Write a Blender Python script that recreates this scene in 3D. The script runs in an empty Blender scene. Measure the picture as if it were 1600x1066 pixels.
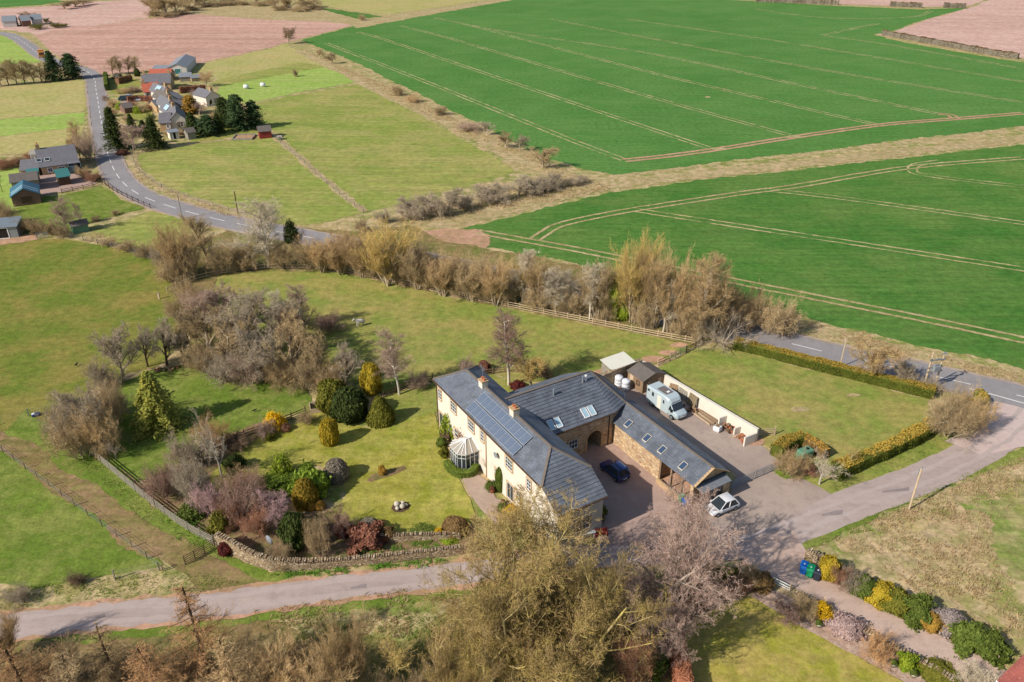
import bpy, math, random
import numpy as np
from mathutils import Vector
from mathutils.geometry import tessellate_polygon

# ------------------------------------------------------------------ camera, sky, sun
SC = bpy.context.scene
COL = SC.collection
H = 56.0                       # drone height, metres
FPX, CX, CY, HORIZON = 1244.0, 800.0, 533.0, -150.0
PITCH = math.atan((CY - HORIZON) / FPX)
cam = bpy.data.cameras.new('camera'); cam_o = bpy.data.objects.new('camera', cam); COL.objects.link(cam_o)
cam.sensor_width = 36.0; cam.lens = 36.0 * FPX / 1600.0; cam.clip_end = 9000.0
cam_o.location = (0, 0, H); cam_o.rotation_euler = (math.pi / 2 - PITCH, 0, 0)
SC.camera = cam_o
SUN_AZ, SUN_EL = math.radians(33.0), math.radians(36.0)      # direction the shadows run on the ground; height of the sun
w = bpy.data.worlds.new('World'); SC.world = w; w.use_nodes = True
nt = w.node_tree; bg = nt.nodes['Background']; sky = nt.nodes.new('ShaderNodeTexSky')
sky.sky_type = 'NISHITA'; sky.sun_disc = False; sky.sun_elevation = SUN_EL
sky.sun_rotation = math.pi / 2 - (SUN_AZ + math.pi)
sky.air_density = 1.0; sky.dust_density = 1.0; sky.ozone_density = 1.0
nt.links.new(sky.outputs[0], bg.inputs[0]); bg.inputs[1].default_value = 0.10
sl = bpy.data.lights.new('sun', 'SUN'); sl.energy = 4.5; sl.angle = math.radians(0.6); sl.color = (1.0, 0.94, 0.85)
so = bpy.data.objects.new('sun', sl); COL.objects.link(so)
dirv = Vector((math.cos(SUN_AZ) * math.cos(SUN_EL), math.sin(SUN_AZ) * math.cos(SUN_EL), -math.sin(SUN_EL)))
so.rotation_euler = dirv.to_track_quat('-Z', 'Y').to_euler(); so.location = (-60, -40, 80)
SC.view_settings.view_transform = 'Standard'; SC.view_settings.look = 'None'
SC.view_settings.exposure = 0.29; SC.view_settings.gamma = 1.0
SC.render.engine = 'CYCLES'
SC.cycles.max_bounces = 5; SC.cycles.diffuse_bounces = 2; SC.cycles.glossy_bounces = 2
SC.cycles.transparent_max_bounces = 6; SC.cycles.caustics_reflective = False; SC.cycles.caustics_refractive = False

# ------------------------------------------------------------------ surveying: a point of the photograph to a point on the ground
def ray(px, py):
    u = (px - CX) / FPX; v = (CY - py) / FPX
    return u, math.cos(PITCH) + v * math.sin(PITCH), -math.sin(PITCH) + v * math.cos(PITCH)
def G(px, py, z=0.0):
    d = ray(px, py); t = (z - H) / d[2]
    return Vector((d[0] * t, d[1] * t, z))
def height_at(py, Y):
    d = ray(CX, py); return H + d[2] * Y / d[1]
def mpp(p):                    # metres per photo pixel at a ground point
    return (p.y * math.cos(PITCH) + H * math.sin(PITCH)) / FPX

# ------------------------------------------------------------------ mesh helpers
rng = np.random.default_rng(7); random.seed(7)
def npmesh(name, V, groups):
    """groups: list of int arrays (n,k)"""
    V = np.asarray(V, dtype=np.float32).reshape(-1, 3)
    me = bpy.data.meshes.new(name)
    me.vertices.add(len(V)); me.vertices.foreach_set('co', V.ravel())
    groups = [np.asarray(g, dtype=np.int32) for g in groups if len(g)]
    nl = sum(g.size for g in groups); npoly = sum(len(g) for g in groups)
    me.loops.add(nl); me.polygons.add(npoly)
    me.loops.foreach_set('vertex_index', np.concatenate([g.ravel() for g in groups]))
    starts = []; off = 0
    for g in groups:
        starts.append(off + np.arange(len(g)) * g.shape[1]); off += g.size
    me.polygons.foreach_set('loop_start', np.concatenate(starts).astype(np.int32))
    me.update(calc_edges=True)
    return me
def link(name, data, parent=None, mat=None):
    o = bpy.data.objects.new(name, data); COL.objects.link(o)
    if parent is not None: o.parent = parent
    if mat is not None and data is not None and not data.materials: data.materials.append(mat)
    return o
def tag(o, label=None, cat=None, group=None, kind=None):
    if label: o['label'] = label
    if cat: o['category'] = cat
    if group: o['group'] = group
    if kind or label: o['kind'] = kind or 'thing'
    return o
def empty(name, loc, rz=0.0, label=None, cat=None, group=None):
    o = bpy.data.objects.new(name, None); COL.objects.link(o)
    o.location = loc; o.rotation_euler = (0, 0, rz); o.empty_display_size = 0.3
    return tag(o, label, cat, group)
def copy_tree(o, parent=None):
    c = o.copy(); COL.objects.link(c); c.parent = parent
    for ch in list(o.children): copy_tree(ch, c)
    return c
class MB:
    def __init__(s): s.v = []; s.f = []
    def add(s, vs, fs):
        n = len(s.v); s.v += [tuple(v) for v in vs]; s.f += [tuple(i + n for i in f) for f in fs]; return s
    def box(s, x0, x1, y0, y1, z0, z1):
        return s.add([(x0,y0,z0),(x1,y0,z0),(x1,y1,z0),(x0,y1,z0),(x0,y0,z1),(x1,y0,z1),(x1,y1,z1),(x0,y1,z1)],
                     [(3,2,1,0),(4,5,6,7),(0,1,5,4),(1,2,6,5),(2,3,7,6),(3,0,4,7)])
    def bar(s, a, b, wx, wz=None, up=(0,0,1)):
        a = Vector(a); b = Vector(b); d = (b - a).normalized(); up = Vector(up)
        if abs(d.dot(up)) > 0.97: up = Vector((1, 0, 0))
        x = d.cross(up).normalized() * wx / 2; z = x.cross(d).normalized() * (wz or wx) / 2
        q = [a-x-z, a+x-z, a+x+z, a-x+z, b-x-z, b+x-z, b+x+z, b-x+z]
        return s.add(q, [(3,2,1,0),(4,5,6,7),(0,1,5,4),(1,2,6,5),(2,3,7,6),(3,0,4,7)])
    def prism(s, poly, z0, z1):
        n = len(poly); vs = [(p[0], p[1], z0) for p in poly] + [(p[0], p[1], z1) for p in poly]
        return s.add(vs, [tuple(range(n-1, -1, -1)), tuple(range(n, 2*n))] + [(i, (i+1) % n, n+(i+1) % n, n+i) for i in range(n)])
    def hull(s, rings):        # rings of equal length, closed loops, capped
        n = len(rings[0]); vs = [p for r in rings for p in r]; fs = []
        for k in range(len(rings)-1):
            for i in range(n): fs.append((k*n+i, k*n+(i+1) % n, (k+1)*n+(i+1) % n, (k+1)*n+i))
        fs += [tuple(range(n-1, -1, -1)), tuple((len(rings)-1)*n+i for i in range(n))]
        return s.add(vs, fs)
    def lathe(s, prof, seg=12, c=(0,0,0), axis='z'):
        rings = []
        for r, z in prof:
            ring = []
            for k in range(seg):
                t = 2*math.pi*k/seg; p = (r*math.cos(t), r*math.sin(t), z)
                if axis == 'x': p = (p[2], p[0], p[1])
                if axis == 'y': p = (p[0], p[2], p[1])
                ring.append((p[0]+c[0], p[1]+c[1], p[2]+c[2]))
            rings.append(ring)
        return s.hull(rings)
    def build(s, name, mat, parent=None, smooth=False, bevel=0.0):
        me = bpy.data.meshes.new(name); me.from_pydata(s.v, [], s.f); me.update()
        if smooth: me.polygons.foreach_set('use_smooth', [True]*len(me.polygons))
        o = link(name, me, parent, mat)
        if bevel:
            b = o.modifiers.new('bevel', 'BEVEL'); b.width = bevel; b.segments = 2; b.limit_method = 'ANGLE'
        return o
def part(name, mat, parent, *boxes, bevel=0.0):
    m = MB()
    for b in boxes: m.box(*b)
    return m.build(name, mat, parent, bevel=bevel)

# ------------------------------------------------------------------ materials
def rgb(r, g, b):              # photo sRGB 0..255 to linear
    f = lambda c: (c/255/12.92) if c/255 <= 0.04045 else ((c/255+0.055)/1.055)**2.4
    return (f(r)*0.8, f(g)*0.8, f(b)*0.8, 1.0)
class NT:
    def __init__(s, name):
        s.m = bpy.data.materials.new(name); s.m.use_nodes = True; s.t = s.m.node_tree
        s.b = s.t.nodes['Principled BSDF']; s.b.inputs['Specular IOR Level'].default_value = 0.2
        s.b.inputs['Roughness'].default_value = 0.9
    def n(s, typ, **kw):
        nd = s.t.nodes.new('ShaderNode'+typ)
        for k, v in kw.items():
            if k.startswith('i_'): nd.inputs[k[2:].replace('_', ' ')].default_value = v
            elif isinstance(k, str): setattr(nd, k, v)
        return nd
    def l(s, a, b): s.t.links.new(a, b)
    def pos(s):
        if not hasattr(s, '_p'): s._p = s.n('NewGeometry').outputs['Position']
        return s._p
    def noise(s, scale, detail=3, rough=0.55, co=None, dist=0.0):
        nd = s.n('TexNoise'); nd.inputs['Scale'].default_value = scale; nd.inputs['Detail'].default_value = detail
        nd.inputs['Roughness'].default_value = rough; nd.inputs['Distortion'].default_value = dist
        s.l(co if co is not None else s.pos(), nd.inputs['Vector']); return nd.outputs['Fac']
    def ramp(s, fac, stops):
        r = s.n('ValToRGB'); s.l(fac, r.inputs[0]); el = r.color_ramp.elements
        while len(el) < len(stops): el.new(0.5)
        for e, (p, c) in zip(el, stops): e.position = p; e.color = c if hasattr(c, '__len__') else (c, c, c, 1)
        return r.outputs[0]
    def mix(s, fac, a, b, mode='MIX'):
        m = s.n('Mix', data_type='RGBA', blend_type=mode)
        for sock, val in ((0, fac), (6, a), (7, b)):
            if isinstance(val, bpy.types.NodeSocket): s.l(val, m.inputs[sock])
            else: m.inputs[sock].default_value = val
        return m.outputs[2]
    def mapping(s, co, rz=0.0, scale=(1,1,1)):
        m = s.n('Mapping'); m.inputs['Rotation'].default_value = (0, 0, rz); m.inputs['Scale'].default_value = scale
        s.l(co, m.inputs['Vector']); return m.outputs[0]
    def bump(s, h, strength=0.5, dist=0.1):
        b = s.n('Bump'); b.inputs['Strength'].default_value = strength; b.inputs['Distance'].default_value = dist
        s.l(h, b.inputs['Height']); s.l(b.outputs[0], s.b.inputs['Normal'])
    def color(s, c):
        if isinstance(c, bpy.types.NodeSocket): s.l(c, s.b.inputs['Base Color'])
        else: s.b.inputs['Base Color'].default_value = c
    def set(s, **kw):
        for k, v in kw.items(): s.b.inputs[k.replace('_', ' ')].default_value = v
        return s

def ground_mat(name, c0, c1, c2, big=0.04, mid=0.35, fine=3.0, lo=0.7, hi=1.25, streak=None, bump=0.5, mid_amt=0.6, thr=(0.42, 0.6), dry=None):
    m = NT(name)
    a = m.ramp(m.noise(big, 5, 0.6), [(0.40, c0), (0.60, c1)])
    f2 = m.ramp(m.noise(mid, 5, 0.65), [(thr[0], 0.0), (thr[1], mid_amt)])
    c = m.mix(f2, a, c2)
    if dry: c = m.mix(m.ramp(m.noise(mid*0.55, 6, 0.7, m.mapping(m.pos(), 0.4, (1.0, 1.25, 1.0))), [(0.47, 0.0), (0.60, dry[1])]), c, dry[0])
    fn = m.noise(fine, 4, 0.75)
    v = m.ramp(fn, [(0.25, lo), (0.75, hi)])
    c = m.mix(1.0, c, v, 'MULTIPLY')
    fn2 = m.noise(fine*0.28, 3, 0.7)
    c = m.mix(1.0, c, m.ramp(fn2, [(0.34, 0.80), (0.66, 1.17)]), 'MULTIPLY')
    if streak:
        rz, sx, sy, amt = streak
        co = m.mapping(m.pos(), rz, (sx, sy, 1))
        sv = m.ramp(m.noise(1.0, 3, 0.6, co), [(0.36, 1-amt), (0.64, 1+amt*0.8)])
        c = m.mix(1.0, c, sv, 'MULTIPLY')
    m.color(c); m.bump(fn, bump, 0.12); m.set(Roughness=1.0, Specular_IOR_Level=0.05)
    return m.m
M = {}
M['rough'] = ground_mat('rough_grass', rgb(132,144,70), rgb(176,158,106), rgb(212,184,144), 0.09, 0.45, 2.2, 0.6, 1.35, mid_amt=0.8)
M['straw'] = ground_mat('dead_grass', rgb(208,182,142), rgb(192,166,124), rgb(146,146,84), 0.12, 0.55, 2.5, 0.62, 1.3)
M['wheat'] = ground_mat('winter_wheat', rgb(84,132,60), rgb(92,139,66), rgb(104,144,74), 0.008, 0.05, 3.0, 0.80, 1.18, streak=(math.radians(60), 0.06, 0.9, 0.10), mid_amt=0.5, dry=(rgb(118,146,80), 0.25))
M['wheat2'] = ground_mat('winter_wheat_near', rgb(74,122,50), rgb(86,130,57), rgb(108,138,68), 0.012, 0.08, 3.0, 0.76, 1.22, streak=(math.radians(26), 0.06, 1.1, 0.13), mid_amt=0.55, dry=(rgb(126,144,78), 0.3))
M['soil'] = ground_mat('ploughed_soil', rgb(204,162,142), rgb(194,152,134), rgb(212,172,152), 0.01, 0.08, 1.5, 0.93, 1.06, streak=(math.radians(62), 0.006, 0.16, 0.16))
M['soil2'] = ground_mat('harrowed_soil', rgb(212,174,158), rgb(202,164,146), rgb(220,186,170), 0.01, 0.08, 1.5, 0.94, 1.05, streak=(math.radians(70), 0.006, 0.16, 0.08))
M['mud'] = ground_mat('bare_red_soil', rgb(204,160,132), rgb(188,150,118), rgb(150,142,88), 0.15, 0.6, 3.0, 0.78, 1.18, mid_amt=0.5, thr=(0.5, 0.7))
M['pasture'] = ground_mat('pasture', rgb(118,132,54), rgb(148,138,72), rgb(108,130,48), 0.035, 0.16, 3.2, 0.7, 1.22, mid_amt=0.75, dry=(rgb(162,142,80), 0.62))
M['pasture2'] = ground_mat('lush_pasture', rgb(108,130,50), rgb(122,140,58), rgb(160,156,92), 0.06, 0.35, 3.2, 0.66, 1.28, mid_amt=0.6, thr=(0.5, 0.72), dry=(rgb(156,156,84), 0.5))
M['meadow'] = ground_mat('spring_meadow', rgb(152,160,80), rgb(168,164,92), rgb(134,154,70), 0.02, 0.12, 2.4, 0.78, 1.18, streak=(math.radians(64), 0.05, 0.7, 0.12), dry=(rgb(188,170,112), 0.45))
M['mown'] = ground_mat('mown_grass', rgb(164,184,92), rgb(152,178,84), rgb(172,184,104), 0.02, 0.15, 2.5, 0.86, 1.12, streak=(math.radians(60), 0.02, 0.35, 0.09))
M['olive'] = ground_mat('olive_pasture', rgb(186,174,110), rgb(170,170,98), rgb(194,180,122), 0.02, 0.12, 2.5, 0.85, 1.12, dry=(rgb(200,176,120), 0.5))
M['paddock'] = ground_mat('paddock_grass', rgb(148,154,76), rgb(166,156,90), rgb(126,148,64), 0.05, 0.22, 3.0, 0.76, 1.18, mid_amt=0.7, dry=(rgb(178,160,96), 0.65))
M['lawn'] = ground_mat('mossy_lawn', rgb(158,154,62), rgb(138,150,56), rgb(184,170,94), 0.10, 0.40, 4.0, 0.78, 1.2, mid_amt=0.65, streak=(math.radians(-30), 0.05, 0.9, 0.08), dry=(rgb(190,176,92), 0.6))
M['lawn2'] = ground_mat('green_lawn', rgb(130,148,62), rgb(150,154,76), rgb(174,164,96), 0.09, 0.35, 3.4, 0.74, 1.2, mid_amt=0.5, dry=(rgb(176,162,92), 0.6))
M['lawn3'] = ground_mat('front_lawn', rgb(156,156,58), rgb(170,160,74), rgb(190,168,104), 0.12, 0.55, 4.0, 0.8, 1.18, mid_amt=0.5, dry=(rgb(196,170,100), 0.6))
M['crop_edge'] = ground_mat('thin_crop', rgb(128,148,70), rgb(154,152,86), rgb(192,172,126), 0.06, 0.35, 2.4, 0.7, 1.25, streak=(math.radians(45), 0.1, 1.4, 0.14), mid_amt=0.6)
M['bed'] = ground_mat('garden_bed_soil', rgb(150,118,92), rgb(168,136,108), rgb(112,120,58), 0.3, 0.9, 4.0, 0.6, 1.3)
M['leafbed'] = ground_mat('gravelly_bed', rgb(196,166,146), rgb(178,146,122), rgb(206,182,166), 0.3, 1.5, 6.0, 0.75, 1.2)
M['track'] = ground_mat('trodden_track', rgb(162,132,100), rgb(146,126,82), rgb(126,128,64), 0.12, 0.5, 3.0, 0.72, 1.22, streak=(math.radians(34), 0.08, 0.9, 0.14), mid_amt=0.65)
M['tramline'] = ground_mat('worn_wheelings', rgb(196,178,128), rgb(206,186,144), rgb(104,136,70), 0.05, 0.22, 2.0, 0.75, 1.2, mid_amt=0.85, thr=(0.46, 0.6))
M['litter'] = ground_mat('woodland_floor', rgb(146,124,82), rgb(120,126,62), rgb(168,144,102), 0.2, 0.7, 3.0, 0.6, 1.3)

def paved(name, c0, c1, c2, fine=9.0, crack=False, streak=None):
    m = NT(name)
    c = m.ramp(m.noise(0.12, 4), [(0.35, c0), (0.65, c1)])
    c = m.mix(m.ramp(m.noise(0.8, 5, 0.7), [(0.48, 0.0), (0.7, 0.7)]), c, c2)
    c = m.mix(1.0, c, m.ramp(m.noise(fine, 3, 0.8), [(0.2, 0.86), (0.8, 1.12)]), 'MULTIPLY')
    if streak:
        co = m.mapping(m.pos(), streak[0], (streak[1], streak[2], 1))
        c = m.mix(1.0, c, m.ramp(m.noise(1.0, 3, 0.6, co), [(0.3, 0.88), (0.7, 1.08)]), 'MULTIPLY')
    m.color(c); m.set(Roughness=0.9); m.bump(m.noise(fine*2, 2), 0.25, 0.02); return m.m
M['asphalt'] = paved('road_asphalt', rgb(150,144,144), rgb(160,154,152), rgb(138,132,132))
M['lane'] = paved('lane_tarmac', rgb(182,163,154), rgb(192,173,163), rgb(168,150,143), streak=(math.radians(-8), 0.05, 0.8))
M['lane_wear'] = paved('lane_wheel_wear', rgb(188,170,162), rgb(194,176,168), rgb(178,160,152))
M['lane_patch'] = paved('lane_patch', rgb(150,136,132), rgb(158,144,140), rgb(140,126,122))
M['apron'] = paved('pink_apron', rgb(206,180,170), rgb(212,190,180), rgb(194,168,160))
M['yard'] = paved('yard_concrete', rgb(172,153,141), rgb(188,168,153), rgb(156,139,129))
M['gravel'] = paved('red_gravel', rgb(186,158,144), rgb(174,146,132), rgb(196,170,154), fine=6.0)
M['pinkgravel'] = paved('pink_gravel', rgb(200,172,154), rgb(208,182,166), rgb(184,156,140), fine=5.0, streak=(math.radians(38), 0.06, 0.9))
M['flags'] = paved('stone_flags', rgb(186,162,144), rgb(168,144,128), rgb(200,178,158), fine=4.0)

def plain(name, c, rough=0.8, var=0.12, scale=1.2, spec=0.25, metal=0.0, fine=0.0, objvar=0.0):
    m = NT(name); m.set(Roughness=rough, Specular_IOR_Level=spec, Metallic=metal)
    base = m.mix(1.0, c, m.ramp(m.noise(scale, 4, 0.6), [(0.25, 1-var), (0.75, 1+var)]), 'MULTIPLY') if var else None
    if objvar:
        oi = m.n('ObjectInfo'); base = m.mix(1.0, base, m.ramp(oi.outputs['Random'], [(0, 1-objvar), (1, 1+objvar)]), 'MULTIPLY')
    m.color(base if base is not None else c)
    return m.m
M['panel_trim'] = plain('panel_trim', rgb(168,174,182), 0.5, 0.05)
M['marking'] = plain('road_paint', rgb(236,234,228), 0.7, 0.12, 3.0)
M['harling'] = plain('cream_harling', rgb(230,219,202), 0.9, 0.1, 0.7)
M['white_render'] = plain('white_render', rgb(232,222,206), 0.9, 0.07, 0.5)
M['white_paint'] = plain('white_paint', rgb(240,240,238), 0.5, 0.03)
M['sandstone'] = plain('dressed_sandstone', rgb(196,164,124), 0.9, 0.14, 2.5)
M['timber'] = plain('weathered_timber', rgb(150,124,98), 0.9, 0.2, 3.0)
M['timber_pale'] = plain('pale_timber', rgb(206,182,150), 0.9, 0.15, 3.0)
M['timber_grey'] = plain('grey_timber', rgb(150,142,128), 0.9, 0.2, 3.0)
M['timber_dark'] = plain('dark_timber', rgb(96,74,58), 0.9, 0.2, 3.0)
M['steel'] = plain('galvanised_steel', rgb(150,160,164), 0.45, 0.08, 2.0, 0.5, 0.4)
M['green_paint'] = plain('green_gate_paint', rgb(104,146,118), 0.5, 0.08)
M['black'] = plain('black_rubber', rgb(34,34,36), 0.7, 0.1)
M['dark'] = plain('opening_shade', rgb(44,38,34), 0.9, 0.1)  # flat dark colour that paints the shade of openings and recesses
M['terracotta'] = plain('terracotta', rgb(196,116,78), 0.8, 0.1)
M['lead'] = plain('lead_flashing', rgb(128,132,138), 0.5, 0.1, 2.0, 0.4)
M['stone_pale'] = plain('pale_stone', rgb(206,196,178), 0.9, 0.2, 2.0)
M['ridge'] = plain('ridge_tile', rgb(128,116,104), 0.85, 0.15, 2.0)
def glass(name, c, rough=0.08, spec=0.6):
    m = NT(name); m.color(c); m.set(Roughness=rough, Specular_IOR_Level=spec); return m.m
M['glass'] = glass('window_glass', rgb(52,60,66))
M['glass_blue'] = glass('skylight_glass', rgb(62,82,108), 0.06, 0.8)
M['conserv'] = glass('conservatory_roof_sheet', rgb(176,166,150), 0.25, 0.5)
def paint(name, c, coat=0.6, rough=0.35):
    m = NT(name); m.color(c); m.set(Roughness=rough, Specular_IOR_Level=0.5, Coat_Weight=coat, Coat_Roughness=0.08); return m.m
M['car_blue'] = paint('navy_car_paint', rgb(28,52,108)); M['car_white'] = paint('white_car_paint', rgb(232,232,234))
M['lorry'] = paint('pale_blue_lorry_paint', rgb(190,204,208), 0.3); M['orange'] = paint('orange_truck_paint', rgb(214,134,48), 0.3)
M['car_dark'] = paint('dark_teal_car_paint', rgb(24,60,66)); M['car_silver'] = paint('silver_car_paint', rgb(178,182,188))
M['bin_blue'] = plain('blue_bin_plastic', rgb(28,104,190), 0.45, 0.04); M['bin_green'] = plain('green_bin_plastic', rgb(30,158,104), 0.45, 0.04)
M['bin_black'] = plain('charcoal_bin_plastic', rgb(48,54,66), 0.45, 0.04); M['plastic_white'] = plain('white_plastic_wrap', rgb(232,232,236), 0.4, 0.05)
M['teal_sheet'] = plain('teal_roof_sheet', rgb(70,128,124), 0.5, 0.08); M['bluegreen_sheet'] = plain('blue_green_sheet', rgb(62,110,128), 0.45, 0.1)
M['clear_sheet'] = plain('translucent_sheet', rgb(176,204,216), 0.4, 0.05); M['grey_sheet'] = plain('grey_sheet', rgb(140,144,150), 0.6, 0.1)
M['corrugated'] = plain('rusty_grey_sheet', rgb(120,112,108), 0.6, 0.2, 1.5); M['red_boards'] = plain('red_boards', rgb(150,62,54), 0.8, 0.12)
M['brown_boards'] = plain('brown_boards', rgb(128,98,84), 0.85, 0.15, 2.0); M['felt'] = plain('roof_felt', rgb(112,104,98), 0.95, 0.15, 1.2)
M['white_sheet'] = plain('white_roof_sheet', rgb(232,228,212), 0.6, 0.04); M['tarp'] = plain('brown_tarp', rgb(140,124,96), 0.8, 0.2)
M['rubble_pile'] = plain('rubble', rgb(176,134,102), 0.95, 0.3, 2.0); M['pale_wall'] = plain('pale_wall', rgb(214,208,200), 0.9, 0.08)

def stone_mat(name, cols, scale=2.2, mortar=rgb(188,168,140)):
    m = NT(name); tc = m.n('TexCoord'); co = m.mapping(tc.outputs['Object'], 0, (scale, scale, scale*1.9))
    vo = m.n('TexVoronoi', feature='F1'); vo.inputs['Scale'].default_value = 1.0; m.l(co, vo.inputs['Vector'])
    sep = m.n('SeparateColor'); m.l(vo.outputs['Color'], sep.inputs[0])
    n = len(cols); c = m.ramp(sep.outputs[0], [(i/(n-1), k) for i, k in enumerate(cols)])
    ve = m.n('TexVoronoi', feature='DISTANCE_TO_EDGE'); ve.inputs['Scale'].default_value = 1.0; m.l(co, ve.inputs['Vector'])
    e = m.ramp(ve.outputs['Distance'], [(0.02, 1.0), (0.10, 0.0)])
    c = m.mix(e, c, mortar)
    c = m.mix(1.0, c, m.ramp(m.noise(7.0, 3), [(0.25, 0.8), (0.75, 1.2)]), 'MULTIPLY')
    m.color(c); m.bump(m.ramp(ve.outputs['Distance'], [(0.0, 0.0), (0.15, 1.0)]), 0.6, 0.05); return m.m
M['rubble'] = stone_mat('rubble_sandstone', [rgb(166,128,96), rgb(222,188,142), rgb(192,152,114), rgb(232,204,162), rgb(180,144,116)])
M['dyke'] = stone_mat('dry_stone', [rgb(146,122,98), rgb(200,178,144), rgb(168,142,112), rgb(214,198,168)], 3.0, rgb(110,92,74))
def slate_mat(name, c0, c1, rough=0.55, tw=0.3, th=0.28, line=0.55):
    m = NT(name); uv = m.n('UVMap').outputs[0]
    br = m.n('TexBrick'); br.offset = 0.5; m.l(uv, br.inputs['Vector']); br.inputs['Scale'].default_value = 1.0
    br.inputs['Brick Width'].default_value = tw; br.inputs['Row Height'].default_value = th; br.inputs['Mortar Size'].default_value = 0.012
    br.inputs['Color1'].default_value = c0; br.inputs['Color2'].default_value = c1; br.inputs['Mortar'].default_value = tuple(x*line for x in c0[:3])+(1,)
    c = m.mix(1.0, br.outputs['Color'], m.ramp(m.noise(0.6, 5, 0.7), [(0.36, 0.74), (0.64, 1.2)]), 'MULTIPLY')
    c = m.mix(m.ramp(m.noise(2.6, 5, 0.75), [(0.58, 0.0), (0.72, 0.5)]), c, rgb(158,152,136))
    m.color(c); m.set(Roughness=rough, Specular_IOR_Level=0.45); return m.m
M['slate'] = slate_mat('blue_grey_slate', rgb(118,124,134), rgb(106,111,120))
M['slate_far'] = plain('far_slate', rgb(118,116,120), 0.7, 0.14, 1.0); M['pantile'] = plain('red_pantile', rgb(190,104,80), 0.85, 0.16, 1.2)
M['pantile_near'] = slate_mat('red_pantile_tiles', rgb(170,96,84), rgb(152,82,74), 0.8, 0.22, 0.3, 0.5)
def solar_mat():
    m = NT('solar_cells'); tc = m.n('UVMap').outputs[0]
    br = m.n('TexBrick'); br.offset = 0.0; m.l(tc, br.inputs['Vector']); br.inputs['Scale'].default_value = 1.0
    br.inputs['Brick Width'].default_value = 0.16; br.inputs['Row Height'].default_value = 0.16; br.inputs['Mortar Size'].default_value = 0.008
    br.inputs['Color1'].default_value = rgb(104,116,134); br.inputs['Color2'].default_value = rgb(94,106,124); br.inputs['Mortar'].default_value = rgb(124,134,148)
    m.color(br.outputs['Color']); m.set(Roughness=0.22, Specular_IOR_Level=0.7, Coat_Weight=0.5, Coat_Roughness=0.05); return m.m
M['solar'] = solar_mat()

def twig_mat(name, c, var=0.22, tip=None):
    m = NT(name); oi = m.n('ObjectInfo')
    k = m.mix(1.0, c, m.ramp(oi.outputs['Random'], [(0.0, 1-var), (1.0, 1+var)]), 'MULTIPLY')
    if tip:
        k = m.mix(m.ramp(m.noise(0.8, 3), [(0.4, 0.0), (0.65, 0.9)]), k, tip)
    k = m.mix(1.0, k, m.ramp(m.noise(1.3, 3), [(0.3, 0.75), (0.7, 1.25)]), 'MULTIPLY')
    m.color(k); m.set(Roughness=0.95, Specular_IOR_Level=0.1); return m.m
def leaf_mat(name, c, c2=None, var=0.15, trans=0.25):
    m = NT(name); oi = m.n('ObjectInfo')
    k = m.mix(m.ramp(m.noise(1.6, 4, 0.7), [(0.35, 0.0), (0.65, 1.0)]), c, c2 or tuple(x*0.6 for x in c[:3])+(1,))
    k = m.mix(1.0, k, m.ramp(oi.outputs['Random'], [(0.0, 1-var), (1.0, 1+var)]), 'MULTIPLY')
    k = m.mix(1.0, k, m.ramp(m.noise(9.0, 2), [(0.3, 0.7), (0.7, 1.3)]), 'MULTIPLY')
    m.color(k); m.set(Roughness=0.8, Specular_IOR_Level=0.15)
    if trans:
        tr = m.n('BsdfTranslucent'); m.l(k, tr.inputs[0]); mx = m.n('MixShader'); mx.inputs[0].default_value = trans
        out = m.t.nodes['Material Output']; m.l(m.b.outputs[0], mx.inputs[1]); m.l(tr.outputs[0], mx.inputs[2]); m.l(mx.outputs[0], out.inputs[0])
    return m.m
TW = dict(grey=rgb(192,174,148), brown=rgb(194,168,126), tan=rgb(208,176,128), gold=rgb(214,184,114), purple=rgb(186,158,136),
          pale=rgb(210,194,166), orange=rgb(208,162,114), pink=rgb(208,172,166), mauve=rgb(164,132,116), dark=rgb(140,116,92), pinkgrey=rgb(194,164,148), redbrown=rgb(178,130,102))
for k, c in TW.items(): M['tw_'+k] = twig_mat('twigs_'+k, c)
M['tw_lichen'] = twig_mat('twigs_lichen', rgb(180,152,104), tip=rgb(184,162,92))
M['bark'] = twig_mat('bark', rgb(182,164,138)); M['bark_pale'] = twig_mat('bark_pale', rgb(206,194,176)); M['bark_lichen'] = twig_mat('bark_lichen', rgb(196,176,128), tip=rgb(208,188,108))
M['bark_dark'] = twig_mat('bark_dark', rgb(92,76,62)); M['bark_grey'] = twig_mat('bark_grey', rgb(176,160,144))
LF = dict(dark=(rgb(88,100,48), rgb(66,80,38)), mid=(rgb(124,138,60), rgb(96,114,46)), bright=(rgb(156,174,66), rgb(124,150,52)), lime=(rgb(170,182,58), rgb(138,162,46)),
          olive=(rgb(148,142,56), rgb(112,114,42)), gold=(rgb(214,182,58), rgb(178,160,50)), goldbrown=(rgb(178,146,54), rgb(134,118,44)), yellow=(rgb(252,210,40), rgb(236,188,40)),
          orange=(rgb(212,166,76), rgb(180,146,64)), red=(rgb(168,116,92), rgb(140,92,74)), maroon=(rgb(128,62,56), rgb(100,50,48)), copper=(rgb(214,150,114), rgb(192,126,92)),
          slate=(rgb(172,160,140), rgb(144,134,116)), lavender=(rgb(190,174,166), rgb(164,150,142)), hedge=(rgb(126,130,52), rgb(100,112,42)), hedgetop=(rgb(206,172,76), rgb(186,158,70)),
          pine=(rgb(88,108,66), rgb(66,88,52)), pink=(rgb(220,192,184), rgb(194,164,154)), cedar=(rgb(206,194,92), rgb(146,158,68)), rust=(rgb(184,138,108), rgb(154,112,86)), brown=(rgb(164,132,86), rgb(134,108,68)))
for k, (a, b) in LF.items(): M['lf_'+k] = leaf_mat('leaves_'+k, a, b)
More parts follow.
